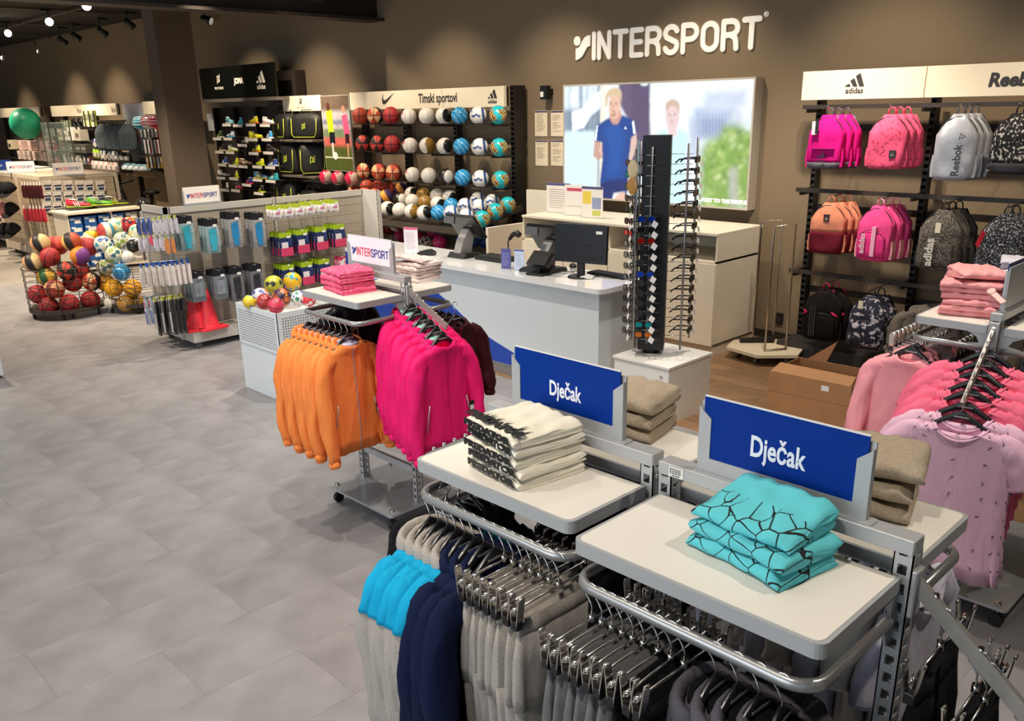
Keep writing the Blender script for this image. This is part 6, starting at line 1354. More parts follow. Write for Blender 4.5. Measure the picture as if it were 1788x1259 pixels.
piles = [(1437, 186, 7.42, PINKM, dict(base=CG, cut=14, extra=ex_tag, handle=CG, H=.45, D=.07), 'magenta backpack with grey base', 3, (.075, .10)), (1546, 184, 7.42, PRNT, dict(extra=ex_delta('9A9A80', .06, .72), H=.43, pocket=False), 'pink printed backpack', 3, (.06, .10)),
         (1668, 183, 7.42, SILB, dict(extra=ex_reeb, pocket=False, H=.50, D=.085, handle=CG), 'silver grey backpack with dark word', 3, (.04, .10)), (1772, 180, 7.42, BWP, dict(extra=ex_delta('A79C88', .06, .7, False), H=.44, handle=DKB, base=DKB), 'black backpack with white letter print', 2, (.05, .1)),
         (1440, 340, 7.42, PEACH, dict(base=cloth('6E1A2A'), cut=9, extra=ex_delta('C8B09A', .0, .28), H=.44), 'peach backpack with wine red base', 3, (.07, .10)), (1526, 344, 7.42, BPNK, dict(extra=ex_frame, H=.46, front=cloth('E83C8A'), side=M('F4A6B0', .6), handle=M('F6A8C4', .6)), 'bright pink backpack with pale stripe', 3, (.07, .10)),
         (1640, 351, 7.42, SPK, dict(extra=ex_adw, H=.48, W=.16, handle=DKB, side=DKB), 'black speckled backpack with white vertical word', 3, (.05, .10)), (1752, 356, 7.42, FLR, dict(H=.50, W=.17, handle=DKB, extra=ex_fl), 'black backpack with white flower print', 2, (.05, .10)),
         (1432, 484, 7.40, cloth('15110F', scale=60), dict(extra=ex_red, H=.46, W=.165, handle=M('C81E50', .6)), 'black backpack with red straps', 2, (.09, .12)), (1512, 496, 7.38, CAMO, dict(extra=ex_cam, H=.46, W=.155, handle=DKB, front=CAMO, side=DKB), 'navy camouflage backpack', 2, (.09, .12))]
tk = bpy.data.objects.get('wall_rack')
for (px, py, Y, mt, kw, nm, n_, (dx, dy)) in piles:
    p = atY(px, py, Y); zr = 2.35 if py < 200 else (1.61 if py < 400 else .84); p.z = zr-.01
    pt = make_backpack(mt, **kw); rl = random.Random(px)
    for k in range(n_-1, -1, -1):
        q = (p.x+.02+dx*.35*k, Y+.09+dy*k, p.z); place(pt, q, rl.uniform(-.12, .12)+.08, ('front ' if k == 0 else 'second ' if k == 1 else 'rearmost ')+nm+' on its hook', 'backpacks on the wall rack')
    mb = MB(); mb.tube([(p.x+3+.02, -.15, zr), (p.x+3+.02, Y-8+.07, zr-.012), (p.x+3+.02, Y-8+.04, zr+.02)], .006, 6); mb.build('hook', CHROME, tk)
gv = garment('jacket', 'x', 'jacket', cloth('6A625A'), 'jacket', W=.18, L=.4, seed=120)
for k in range(3): place(gv, (atY(1607, 560, 7.5).x+.05*k, 7.5+.1*k, .84), .2, 'dull grey garment hanging behind the pink shirt stack, %s' % ORD[k], 'grey garments on the low rail')
# ================================================================== SUNGLASSES TOWER
t = thing('sunglasses_tower', 'tall black rotating sunglasses tower with mirror sides and silver poles', 'stand', (-4.12, 5.62, .48), math.radians(33))
P = [(-.10, -.10), (.10, -.10), (.10, .10), (-.10, .10)]
MB().box(-.105, .105, -.10, .10, .04, 1.70).build('core', M('101010', .4), t); mb = MB(); mb.cyl((0, 0, 0), .07, .04, 20); mb.build('turntable', BLK, t)
MB().box(-.135, -.13, -.17, -.03, .05, 1.66).build('mirror', M('C9C4B4', .05, 1.0), t); MB().box(-.14, -.135, -.18, -.02, .04, 1.67).build('mirror_frame', SILV, t)
GF = [M(c, .25) for c in ('0E0E10', '1A1412', '2A1A14')]
def make_glasses(fr, lens, temples=True, tagc=True):
    t = thing('sunglasses', 'x', 'sunglasses', (0, 0, 0)); r_ = .006
    mb = MB()
    for s in (-1, 1):
        L_ = [(s*(.038+.030*math.copysign(abs(math.cos(a))**.7, math.cos(a))), .023*math.copysign(abs(math.sin(a))**.8, math.sin(a))) for a in [2*PI*k/12 for k in range(12)]]
        mb.tube([(u, -.002, v) for u, v in L_]+[(L_[0][0], -.002, L_[0][1])], .004, 5, cap=False)
    mb.tube([(-.011, -.002, .004), (0, -.004, .008), (.011, -.002, .004)], .004, 5); mb.build('front_frame', fr, t)
    for s in (-1, 1):
        L_ = [(s*(.038+.028*math.copysign(abs(math.cos(a))**.7, math.cos(a))), .021*math.copysign(abs(math.sin(a))**.8, math.sin(a))) for a in [2*PI*k/12 for k in range(12)]]
        mb = MB(); mb.prism(L_[::s], lambda u, v, w_: Vector((u, -.004+w_, v)), .002); mb.build('lens', lens, t)
        if temples: mb = MB(); mb.tube([(s*.070, 0, .008), (s*.072, .06, .008), (s*.070, .12, .002), (s*.064, .15, -.025)], r_, 5, flat=.6, up=(0, 0, 1)); mb.build('temple', fr, t)
    if tagc: mb = MB(); mb.add([(.055, -.012, -.006), (.090, -.022, -.03), (.070, -.028, -.068), (.035, -.018, -.046)], [(0, 1, 2, 3), (3, 2, 1, 0)]); mb.build('price_tag', M('E4E0DC', .5), t)
    return t
LN = [M('101418', .06, coat=1), M('1E50D8', .08, .6), M('D8281E', .08, .6), M('18A0A8', .08, .6), M('E8802A', .08, .6), M('3A2218', .08, coat=1)]
gl0 = [make_glasses(GF[i % 3], LN[i]) for i in range(6)]
tm = t.matrix_basis.copy(); tm = Matrix.Translation(t.location) @ Matrix.Rotation(math.radians(33), 4, 'Z')
def put(k, x, y, z, rz, lab, grp): p = tm @ Vector((x, y, z)); place(gl0[k], p, math.radians(33)+rz, lab, grp)
fk = [1, 0, 2, 0, 0, 1, 0, 0, 0, 0, 3, 4]; fz = [1.10, 1.02, .935, .85, .77, .68, .61, .53, .45, .37, .28, .20]
CN_ = {1: 'mirrored blue', 0: 'black', 2: 'mirrored red', 3: 'mirrored green', 4: 'mirrored orange', 5: 'brown'}
for i, (k, z) in enumerate(zip(fk, fz)): put(k, -.05, -.24, z, 0, '%s sunglasses on the front column of the tower, %s from its top' % (CN_[k], ORD[i]), 'sunglasses on the front column')
lk = [5, 3, 0, 5, 0, 5, 2, 5, 0, 5, 0, 5, 0, 5, 0, 5]
for i, k in enumerate(lk): put(k, -.20, -.06, 1.50-i*.088, -PI/2+.55, '%s sunglasses on the left column of the tower, %s from its top' % (CN_[k], ORD[i]), 'sunglasses on the left column')
for i in range(17): put(0, .30, .02, 1.52-i*.083, PI/2-.25, 'black sunglasses on the right column seen from the side, %s from its top' % ORD[i], 'sunglasses on the right column')
for (x, y, z0, z1) in ((-.03, -.13, .1, 1.62), (-.12, -.12, .05, 1.66), (.235, -.06, .04, 1.64), (.30, .03, .12, 1.68), (-.16, -.03, .1, 1.6)):
    mb = MB(); mb.tube([(x, y, z0), (x, y, z1)], .0085, 8); mb.build('pole', M('9A9A9A', .3, .8), t)
for i in range(20):
    z = 1.56-i*.075; 
    for a_, b_ in (((-.12, -.13, z), (.06, -.13, z)), ((.10, .02, z), (.27, .03, z)), ((-.10, .0, z), (-.18, -.04, z))): mb = MB(); mb.tube([a_, b_], .0022, 5); mb.build('wire_arm', CHROME, t)
for i, z in enumerate((1.46, 1.34)):
    p = tm @ Vector((-.17, -.16, z)); o = MB().sphere((0, 0, 0), .05, .012, .07).build('packet', M(['D8C49A', 'B98A4A'][i], .3)); o.location = p; tag(o, ['cream soft case hanging high on the left of the tower', 'golden soft case hanging on the left of the tower'][i], 'case')
# ================================================================== FOOTBALL SHOES AND BAGS
def shoe_mesh(upper, sole, stripe):
    mb = MB(); rg = []; n = 14
    for k in range(13):
        u = k/12; x = -.13+.26*u; w_ = .034*(1-abs(u-.62)**2*1.4)*(.8 if k in (0, 12) else 1)*(1 if k not in (0, 12) else .6); top = .045+.055*max(0, 1-u/.42)**.6 if u < .45 else .05-.018*((u-.45)/.55)
        if k == 0: top *= .8
        if k == 12: top = .022; 
        rg.append([(x, w_*math.cos(q)*(1 if math.sin(q) < .3 else .75), .012+(top)*(.5+.5*math.sin(q))) for q in [2*PI*i/n for i in range(n)]])
    mb.loft(rg); f0 = len(mb.f)
    mb.mi = 1; mb.loft([[(x, w_*1.12*math.cos(q), .0+.009*(1+math.sin(q))) for q in [2*PI*i/n for i in range(n)]] for x, w_ in ((-.132, .018), (-.11, .034), (-.02, .027), (.06, .037), (.11, .028), (.134, .012))])
    mb.mi = 2
    for i in range(3):
        for s in (-1, 1): mb.bar((-.02+i*.022, s*.037, .018), (-.045+i*.022, s*.026, .06), .007, .003, (0, 1, 0))
    mb.mi = 3; mb.tube([(-.105, 0, .093), (-.07, .02, .092), (-.03, .012, .084), (-.02, 0, .08), (-.03, -.012, .084), (-.07, -.02, .092), (-.105, 0, .093)], .005, 6)
    for i in range(4): mb.box(-.012+i*.018, -.006+i*.018, -.014, .014, .062-i*.004, .066-i*.004)
    return mb.mesh('football_shoe', [M(upper, .45), M(sole, .5), M(stripe, .5), M('E6E0D6', .6)])
_S = {}
def shoe(u, s_, st, loc, rz, lab, grp, name='football_shoe', sc=1.0):
    k = (u, s_, st)
    if k not in _S: _S[k] = shoe_mesh(*k)
    o = link(name, _S[k]); o.location = loc; o.rotation_euler = (0, 0, rz); o.scale = (sc,)*3; return tag(o, lab, 'shoe', grp)
def z6(X, Y): return (340+X/5.037, 90+Y/5.037)
SH = [(310, 612, 'pale blue', '6FB6CC', 'DDE8E8', '1E2A30'), (405, 618, 'cyan', '38B4C8', '2A90A8', '2A90A8'), (520, 610, 'yellow', 'E8D424', 'E8743A', 'E8E23A'), (645, 614, 'white', 'EDE8E4', 'D8B4A8', 'D89A9A'), (225, 735, 'black and green', '2A3A22', 'E8E8E0', '7AB82A'), (320, 735, 'white and blue', 'D8E4E8', '4A9AB8', '2A6A98'), (537, 740, 'yellow', 'E4DC2A', 'E8E23A', '30301A'), (660, 740, 'white and blue', '4AA0DC', 'E8EEF2', 'EDEDED'),
      (245, 852, 'black and white', '221C1A', 'E8E2D8', 'B8824A'), (338, 855, 'white and lime', 'E4E2D0', 'C8D43A', '9AA62A'), (445, 790, 'white slanting', 'E9E4DA', '2A2A2A', '2A2A2A'), (545, 862, 'yellow and black', 'D8DC2A', 'B86A2A', '1A1A1A'), (675, 856, 'dark grey', '2E2A28', '1A1A1A', '4A4440'), (268, 965, 'blue', '3A5AA8', 'E8E8EE', 'C8D0EA'), (365, 972, 'yellow', 'E0E02A', 'C8D02A', '1A1A1A'), (450, 978, 'tan', '8A6A52', '3A201A', 'E8C8A8'), (578, 980, 'lime yellow', 'DCE028', 'D8E03A', 'B0B820'), (690, 984, 'blue', '3450A0', 'E8E8EE', 'E0E4F0'),
      (258, 1080, 'white and black', 'E8E4DC', '2A2624', '2A2624'), (370, 1085, 'lime', 'D4DC28', 'B8C020', '2A2A1A'), (482, 1140, 'blue and red slanting', '2A3A80', 'C82A4A', 'C82A4A'), (580, 1096, 'blue and yellow', '3A6E9A', 'C8B83A', 'E8D83A'), (695, 1106, 'turquoise', '3CC0C8', '2AA0A8', 'E8F0F0'), (290, 1186, 'white and black', 'E6E0D8', '1E1A1A', '1E1A1A'), (385, 1190, 'dark red', 'A82040', '3A1A20', 'E8C8D0'), (590, 1214, 'black and yellow', '1E1E1C', 'D8D82A', 'D8D82A')]
for i, (X, Y, nm, a, b, c) in enumerate(SH):
    p = atY(*z6(X, Y), 7.62); rr = -.25+rnd.uniform(-.3, .3)
    st_ = max(k for k in range(6) if [0, 4, 8, 13, 18, 23][k] <= i); SR = (['top', 'second', 'third', 'fourth', 'fifth', 'bottom'][st_], i-[0, 4, 8, 13, 18, 23][st_])
    o = shoe(a, b, c, (p.x, 7.62, p.z-.04), PI+rr if i % 3 else rr+.3, '%s football shoe on the shoe wall, %s row, %s from left' % (nm, SR[0], ORD[SR[1]]), 'football shoes on the wall', sc=1.15)
    pc = MB().box(p.x+15-.14, p.x+15+.14, 7.56-7.9, 7.9-7.9+.22, p.z-.052, p.z-.042).build('perch', M('3A332C', .5), t_shoe)
    MB().box(p.x+15-.15, p.x+15+.15, 7.545-7.9, 7.558-7.9, p.z-.085, p.z-.04).build('price_strip', M('E9E2D6', .5), pc)
def make_bag(w_, h_, d_, logo=.1):
    t = thing('sports_bag', 'x', 'bag'); rg = []; K = 12; c = M('141413', .6, bump=.5, scale=12, dist=.01); ln = M('B8C43A', .5)
    for k in range(K+1):
        u = -1+2*k/K; e = (1-abs(u)**5*.35); rg.append([(u*w_/2, d_/2*e*math.copysign(abs(math.cos(q))**.6, math.cos(q)), h_/2*(1+math.copysign(abs(math.sin(q))**.6, math.sin(q))*e)) for q in [2*PI*i/20 for i in range(20)]])
    mb = MB(); mb.loft(rg); mb.build('body', c, t)
    mb = MB(); mb.tube([(-w_*.40, -d_/2-.004, h_*.80), (-w_*.42, -d_/2-.006, h_*.2), (-w_*.36, -d_/2-.004, h_*.09), (w_*.32, -d_/2-.004, h_*.09), (w_*.40, -d_/2-.006, h_*.3), (w_*.42, -d_/2, h_*.8)], .007, 6); mb.build('piping', ln, t)
    mb = MB()
    for s in (-.5, .5): mb.tube([(-w_*.2, s*d_*.5, h_*.95), (-w_*.15, s*d_*.35, h_*1.12), (w_*.15, s*d_*.35, h_*1.12), (w_*.2, s*d_*.5, h_*.95)], .009, 6, flat=.5)
    mb.build('handles', M('5A5E3A', .6), t); protouch(t, (0, -d_/2-.008, h_*.5), logo, ln, th=.003); return t
bgA, bgB = make_bag(.62, .40, .3), make_bag(.46, .50, .3, .12)
for k, (b_, X, Y, sh, lab) in enumerate([(bgA, 800, 690, 1.98, 'black sports bag with lime piping on the top bag shelf, left'), (bgA, 985, 690, 1.98, 'black sports bag with lime piping on the top bag shelf, right'), (bgB, 850, 965, 1.42, 'large black sports bag with lime logo on the middle bag shelf'), (bgB, 1015, 965, 1.42, 'tall black sports bag on the middle shelf right, beside the poster'),
                                  (bgB, 830, 1200, .80, 'black sports bag on the lower bag shelf, left'), (bgA, 1010, 1200, .80, 'black sports bag on the lower bag shelf, right')]):
    p = atY(*z6(X, Y), 7.84); place(b_, (p.x, 7.88+.03*(k % 2), sh), (-.2, .3, .1, .9, .1, -.1)[k], lab, 'black sports bags')
# ================================================================== FAR LEFT OF THE SHOP
def z2(X, Y): return (X/5.247, 180+Y/5.247)
def P2(X, Y, YY=7.6): return atY(*z2(X, Y), YY)
h = header('header_sign', 'cream header panel at the left edge behind the green gym ball', -29.4, -25.25, 2.41, 2.655, 7.9, joints=(-27.3,))
h = header('header_sign', 'long cream header reading Fitness and Boks left of the column', -24.35, -20.2, 2.41, 2.655, 7.9, joints=(-22.2,)); hx = h.location.x
text('Fitness', .12, M('6A6258', .6), h, (atY(139, 193, 7.85).x-hx, -.052, .06), sx=.7); text('Boks-am', .12, M('6A6258', .6), h, (atY(201, 191, 7.85).x-hx, -.052, .06), sx=.7)
h = header('header_sign', 'plain cream header panel directly left of the column', -18.75, -17.0, 2.41, 2.66, 7.88)
rk = thing('wall_rack', 'dark wall shelving with fitness goods at the far left', 'rack', (-24, 8.0, 0))
for x in (-29.3, -27.3, -25.3, -24.3, -22.25, -20.2, -18.7, -17.2): mb = MB(); slotted_post(mb, x+24, .15, 0, 2.42, .06, .1, .12); mb.build('post', POST, rk)
SHB = M('3B342D', .5)
def wshelf(x0, x1, z, d=.45): MB().box(x0+24, x1+24, .2-d, .2, z-.035, z, .004).build('shelf_board', SHB, rk)
# gym ball
p = atY(45, 216, 7.35); o = ball('gym_ball', 'volley', ('2FAE84', '2FAE84'), .37, p, 'big green gym ball hanging before the far left wall', None, rough=.4)
mb = MB(); mb.tube([(p.x+24, .2, p.z-.1), (p.x+24, p.y-8+.30, p.z-.12)], .02, 8); mb.build('ball_bracket', SHB, rk)
# boxed goods on shelves: (x list, z from pixel row)
def box_thing(lab, grp, p, w_, h_, d_, face, spots=(), cat='box', name='goods_box', rz=0):
    t = thing(name, lab, cat, p, rz, grp); MB().box(-w_/2, w_/2, -d_/2, d_/2, 0, h_, .003).build('carton', M(face, .5), t)
    for (a, b, c, d, m_) in spots: MB().box(-w_/2+a*w_, -w_/2+b*w_, -d_/2-.0015, -d_/2, c*h_, d*h_).build('printed_block', M(m_, .5), t)
    return t
za = P2(300, 432).z; wshelf(-28.9, -25.3, za)
for i, X in enumerate((130, 225, 310, 398, 470)):
    p = P2(X, 432, 7.62); p.z = za
    box_thing('%s on the far upper shelf below the green ball, %s from left' % (['boxed training wheel', 'pinkish carton'][i > 0], ORD[i]), 'cartons on the far upper shelf', p, .30 if i == 0 else .24, .24, .18, 'D8C8A8' if i == 0 else 'DDBEB4', ((.2, .8, .2, .6, '3A342C'),) if i == 0 else ((.3, .7, .2, .5, 'C8988A'),))
zc = P2(300, 520).z; wshelf(-28.9, -25.3, zc)
for i, X in enumerate((215, 260, 305, 350, 400, 450)):
    p = P2(X, 520, 7.62); p.z = zc; box_thing('pale carton on the far lower shelf, %s from left' % ORD[i], 'cartons on the far lower shelf', p, .2, .22, .18, 'D9C2B4', ((.2, .8, .3, .6, 'B89A90'),))
# glass showcase
sc_ = thing('glass_showcase', 'tall narrow glass showcase filled with red packs', 'showcase', (P2(520, 300, 7.0).x, 7.0, 0)); w_ = .22; gl_ = M('CFE8DC', .05, alpha=.18)
for u in (-w_, w_):
    for v in (-w_, w_): MB().box(u-.01, u+.01, v-.01, v+.01, 0, 2.3).build('corner_post', M('6A6A60', .4, .5), sc_)
for a in ((-w_, w_, -w_-.003, -w_), (w_, w_+.003, -w_, w_)): MB().box(*a, .3, 2.28).build('glass_pane', gl_, sc_)
for z in (.3, .75, 1.1, 1.4, 1.7, 2.0, 2.28): MB().box(-w_, w_, -w_, w_, z-.01, z).build('shelf_board', M('B8C8C0', .3), sc_)
for r_i, (z, c) in enumerate(((2.0, 'C8D0B8'), (1.7, 'B02030'), (1.4, 'B02030'), (1.1, 'A8B088'))):
    for k in range(4):
        p = (sc_.location.x-.16+k*.105, 6.88, z+.0005); box_thing('%s pack in the glass showcase, %s row, %s from left' % ('red' if 'B0' == c[:2] else 'pale green', ['top', 'second', 'third', 'fourth'][r_i], ORD[k]), 'packs in the glass showcase', p, .085, .16, .06, c, ((.2, .8, .5, .8, 'E8E0D0'),), 'pack', 'showcase_pack')
# bay with fitness goods
zd = P2(700, 345).z; ze = P2(700, 455).z; zf = P2(700, 560).z
for z in (zd, ze, zf): wshelf(-24.2, -21.4, z)
zg = P2(600, 240).z; wshelf(-24.2, -22.2, zg, .3)
for i, (X, w_, h_, c) in enumerate(((590, .18, .26, 'C9C0AE'), (640, .22, .22, 'D8D2C4'), (690, .3, .30, 'E4E0D6'), (755, .36, .24, 'B9B2A4'))):
    p = P2(X, 345, 7.7); p.z = zd; box_thing('pale goods box on the upper fitness shelf, %s from left' % ORD[i], 'boxes on the upper fitness shelf', p, w_, h_, .2, c, ((.2, .8, .3, .7, '6A6458'),))
for i, X in enumerate((640, 700, 760, 810)):
    p = P2(X, 455, 7.7); p.z = ze; box_thing('dark wrapped roll on the middle fitness shelf, %s from left' % ORD[i], 'rolls on the middle fitness shelf', p, .3, .2, .2, '55564E', ((.1, .9, .4, .6, '9A988C'),), 'roll', 'wrapped_roll')
for i, X in enumerate(range(620, 840, 36)):
    p = P2(X, 560, 7.7); p.z = zf; box_thing('small mixed pack on the lower fitness shelf, %s from left' % ORD[i], 'packs on the lower fitness shelf', p, .14, .2, .1, ('B8A8A0', '6A7888', '8A5A5A', 'A8A8B0')[i % 4], ((.2, .8, .4, .8, 'D8D0C8'),), 'pack', 'small_pack')
for i, X in enumerate((590, 615, 640)):
    p = P2(X, 240, 7.75); p.z = zg; box_thing('slim bottle pack on the top fitness shelf, %s from left' % ORD[i], 'packs on the top fitness shelf', p, .09, .2, .08, '8A9A7A', ((.1, .9, .5, .8, 'D8D8C0'),), 'pack', 'small_pack')
for i, X in enumerate((690, 735, 780)):
    t = thing('resistance_ring', 'black round training ring hung high on the fitness wall, %s from left' % ORD[i], 'ring', P2(X, 180, 7.7), 0, 'black rings on the fitness wall')
    MB().tube([(.13*math.cos(a), 0, .1*math.sin(a)) for a in [2*PI*k/16 for k in range(17)]], .022, 8, cap=False).build('hoop', BLK, t)
for i in range(11):
    p = P2(780+i*11, 215+(i % 2)*4, 7.6); box_thing('small hanging pack beside the grey backpacks, upper row, %s from left' % ORD[i], 'small packs by the grey backpacks, upper row', p, .05, .34, .03, ('C8C8A8', '2A2A28', '9AA63A', 'E0DCD0')[i % 4], ((.2, .8, .4, .8, '1E1E1E'),), 'pack', 'hanging_pack')
GB = cloth('5A6468', scale=60); gbp = make_backpack(GB, H=.52, W=.18, D=.10, handle=M('3A4044', .6), pocket=False, front=cloth('3E4648'))
for i, (X, rz) in enumerate(((925, .3), (1020, .7), (1080, .9), (1150, 1.1))): place(gbp, P2(X, 165, 7.5), rz, 'large slate grey backpack on the far wall, %s from left' % ORD[i], 'slate backpacks on the far wall')
MB().box(P2(880, 160).x+24, P2(1190, 160).x+24, -.5, -.47, P2(1000, 165).z-.01, P2(1000, 165).z+.02).build('rail', SHB, rk)
for (X0, X1, Y, n, c, what) in ((860, 950, 380, 8, ('2A3A9A', 'D8D4D8', '1E2A6A'), 'blue pack row'), (860, 920, 470, 5, ('9AC03A', 'C8D85A'), 'lime pack row'), (930, 1085, 490, 12, ('E0DAD0', '2E4A5A', 'EAE6DE'), 'white bottle row'), (850, 1085, 585, 16, ('E8D8D0', 'E0A8A0', 'EDE8E0'), 'pale tube row'), (1095, 1200, 505, 7, ('2A2824', '3A382E'), 'dark grip row')):
    zz = P2((X0+X1)/2, Y+32).z; wshelf(P2(X0, Y, 7.6).x-.05, P2(X1, Y, 7.6).x+.1, zz, .55)
    for i in range(n):
        p = P2(X0+(X1-X0)*(i+.5)/n, Y, 7.55); p.z = zz; cc = c[i % len(c)]
        t = thing('goods_bottle', 'slim item in the far %s, %s from left' % (what, ORD[i]), 'bottle', p, 0, 'goods in the far '+what); wd_ = abs(P2(X1, Y).x-P2(X0, Y).x)/n*.40
        MB().loft([[(r_*math.cos(q), r_*math.sin(q), z) for q in [2*PI*k/8 for k in range(8)]] for r_, z in ((wd_, 0), (wd_, .15), (wd_*.5, .18), (wd_*.5, .2))]).build('bottle_body', M(cc, .4), t)
        MB().box(-wd_*.8, wd_*.8, -wd_-.002, -wd_+.001, .04, .12).build('bottle_label', M('EDE8E0' if i % 3 else '9A8A84', .5), t)
# mountain runner poster
q0, q1 = atY(215, 182, 7.9), atY(246, 284, 7.9); fw, fh = -18.75-q0.x-.02, q0.z-1.15
t = thing('wall_poster', 'tall poster of a runner in orange before snowy mountains', 'poster', (q0.x, 7.88, 1.15))
C = Canvas(56, 80, (.80, .80, .84)); R_ = C.rect
R_(0, 1, 0, .4, (.42, .42, .40), 2); R_(0, 1, .38, .52, (.66, .62, .66), 2); C.poly([(0, .52), (.2, .62), (.45, .55), (.7, .66), (1, .56), (1, .4), (0, .4)], (.45, .46, .52), 1); R_(0, 1, .60, .78, (.86, .82, .78), 3, .6); R_(0, 1, .78, 1, (.90, .88, .88), 2); C.noise(.3, 4, 1, (0, 1, .3, .55))
C.poly([(.38, .74), (.5, .76), (.52, .66), (.42, .65)], (.92, .58, .12)); C.poly([(.40, .66), (.54, .66), (.58, .45), (.48, .44)], (.62, .10, .12)); C.poly([(.48, .45), (.58, .45), (.6, .28), (.52, .3)], (.25, .3, .4)); C.ell(.43, .79, .035, .035, (.15, .14, .16)); C.poly([(.1, .1), (.3, .2), (.7, .08), (1, .1), (1, 0), (0, 0)], (.6, .42, .3), 1)
C.picture('print', t, (0, -.012, 0), fw, fh); MB().box(-.01, fw+.01, -.01, .02, -.01, fh+.01).build('frame', M('B9B5AC', .4), t)
# helmets
def make_helmet(c, v):
    t = thing('bike_helmet', 'x', 'helmet'); mb = MB(); n = 20; rg = []
    for k in range(7):
        a = PI/2*k/6; rg.append([(.15*math.cos(a)*math.cos(q), .11*math.cos(a)*math.sin(q), .125*math.sin(a)) for q in [2*PI*i/n for i in range(n)]] if k < 6 else [(.01*math.cos(q), .01*math.sin(q), .125) for q in [2*PI*i/n for i in range(n)]])
    mb.loft(rg); mb.build('shell', M(c, .3, coat=.4), t)
    for s in (-.06, -.02, .02, .06): mb = MB(); mb.tube([(.145*math.cos(a), s*(1.1-.3*abs(math.cos(a))), .128*math.sin(a)*(1-abs(s)*3)) for a in [PI*(.12+.76*k/8) for k in range(9)]], .009, 6); mb.build('vent', M(v, .4), t)
    return t
hw = make_helmet('E6EEF0', '2A9AB4')
zh = P2(1250, 607).z; wshelf(P2(1110, 600).x, P2(1480, 600).x, zh, .6)
for i, X in enumerate((1175, 1225, 1275, 1325)): p = P2(X, 600, 7.5); p.z = zh; place(hw, p, .4, 'white and blue striped bicycle helmet on far shelf, %s from left' % ORD[i], 'striped helmets on the far shelf')
for i, (X, Y, c, v) in enumerate(((1300, 185, '3AA0B8', 'D8E8EC'), (1375, 180, 'D8D0CA', 'B0304A'), (1440, 175, 'C8203E', 'F0C8CC'))):
    hh_ = make_helmet(c, v); hh_.location = P2(X, Y, 7.3); hh_.rotation_euler = (1.2, 0, .7); hh_.scale = (1.2,)*3; tag(hh_, ['turquoise', 'pale', 'crimson'][i]+' helmet hanging below the header left of the column', 'helmet', 'hanging helmets')
rb_ = make_backpack(cloth('C8203E'), base=cloth('8A1830'), H=.55, W=.16, handle=M('E8D8DC', .6)); place(rb_, P2(1500, 110, 7.45), .4, 'crimson backpack hanging beside the column'); wb_ = make_backpack(cloth('D8C8C8'), H=.55, W=.14, handle=M('C83A5A', .6)); place(wb_, P2(1550, 110, 7.5), .6, 'pale backpack with red trim hanging beside the column')
for (X0, X1, Y, n, c, what, hh_) in ((1290, 1545, 265, 15, ('8A8A84', '2A2826', 'C8C4BC', '3A3632'), 'grey tool pack row', .2), (1330, 1560, 400, 15, ('F0ECE6', '1E1C1A', 'F4F0EA', 'C83A4A'), 'white tool pack row', .26), (1350, 1560, 545, 13, ('E0A82A', '1E1C1A', 'D8D4CC', '5A5248'), 'yellow and black glove row', .22)):
    for i in range(n):
        p = P2(X0+(X1-X0)*(i+.5)/n, Y, 7.45); box_thing('hanging item in the %s left of the column, %s' % (what, ORD[i]), 'hanging goods, '+what, p-Vector((0, 0, hh_/2)), .10, hh_, .03, c[i % len(c)], ((.2, .8, .55, .85, '2A2826' if i % 2 else 'EDE8E0'),), 'pack', 'hanging_pack')
for Y, x_ in ((330, 1440), (490, 1240)): wshelf(P2(x_, Y).x, -17.1, P2(1400, Y).z, .6)
o = MB().sphere((0, 0, 0), .14, .06, .2).build('shin_guard', M('D8E02A', .4)); o.location = P2(1560, 560, 7.2); tag(o, 'bright yellow guard at the edge of the column', 'guard')
# exercise bikes
def bike(loc, rz, lab):
    t = thing('exercise_bike', lab, 'exercise bike', loc, rz); K_ = M('121110', .45)
    MB().bar((-.5, -.25, .04), (-.5, .25, .04), .08, .06).build('foot', K_, t); MB().bar((.5, -.25, .04), (.5, .25, .04), .08, .06).build('foot', K_, t); MB().bar((-.5, 0, .08), (.5, 0, .08), .07, .06).build('base_beam', K_, t)
    mb = MB(); mb.tube([(-.2, -.07, .42), (-.2, .07, .42)], .30, 24); mb.build('flywheel_case', K_, t); mb = MB(); mb.tube([(-.2, 0, .5), (-.38, 0, 1.15)], .04, 8); mb.build('front_stem', K_, t)
    mb = MB(); mb.tube([(.1, 0, .2), (.25, 0, .95)], .04, 8); mb.build('seat_post', K_, t); mb = MB(); mb.sphere((.26, 0, .98), .16, .12, .05); mb.build('saddle', K_, t)
    mb = MB(); mb.tube([(-.2, -.22, 1.2), (-.38, -.22, 1.16), (-.4, 0, 1.12), (-.38, .22, 1.16), (-.2, .22, 1.2)], .02, 8); mb.build('handlebar', K_, t); MB().box(-.46, -.36, -.1, .1, 1.18, 1.32, .01).build('display', M('2A2A2C', .3), t)
bike((-18.6, 6.6, 0), .9, 'black exercise bike behind the low shoe table, left one'); bike((-17.3, 6.9, 0), .7, 'black exercise bike nearest the column')
hk = make_helmet('151515', '3A3A3C'); 
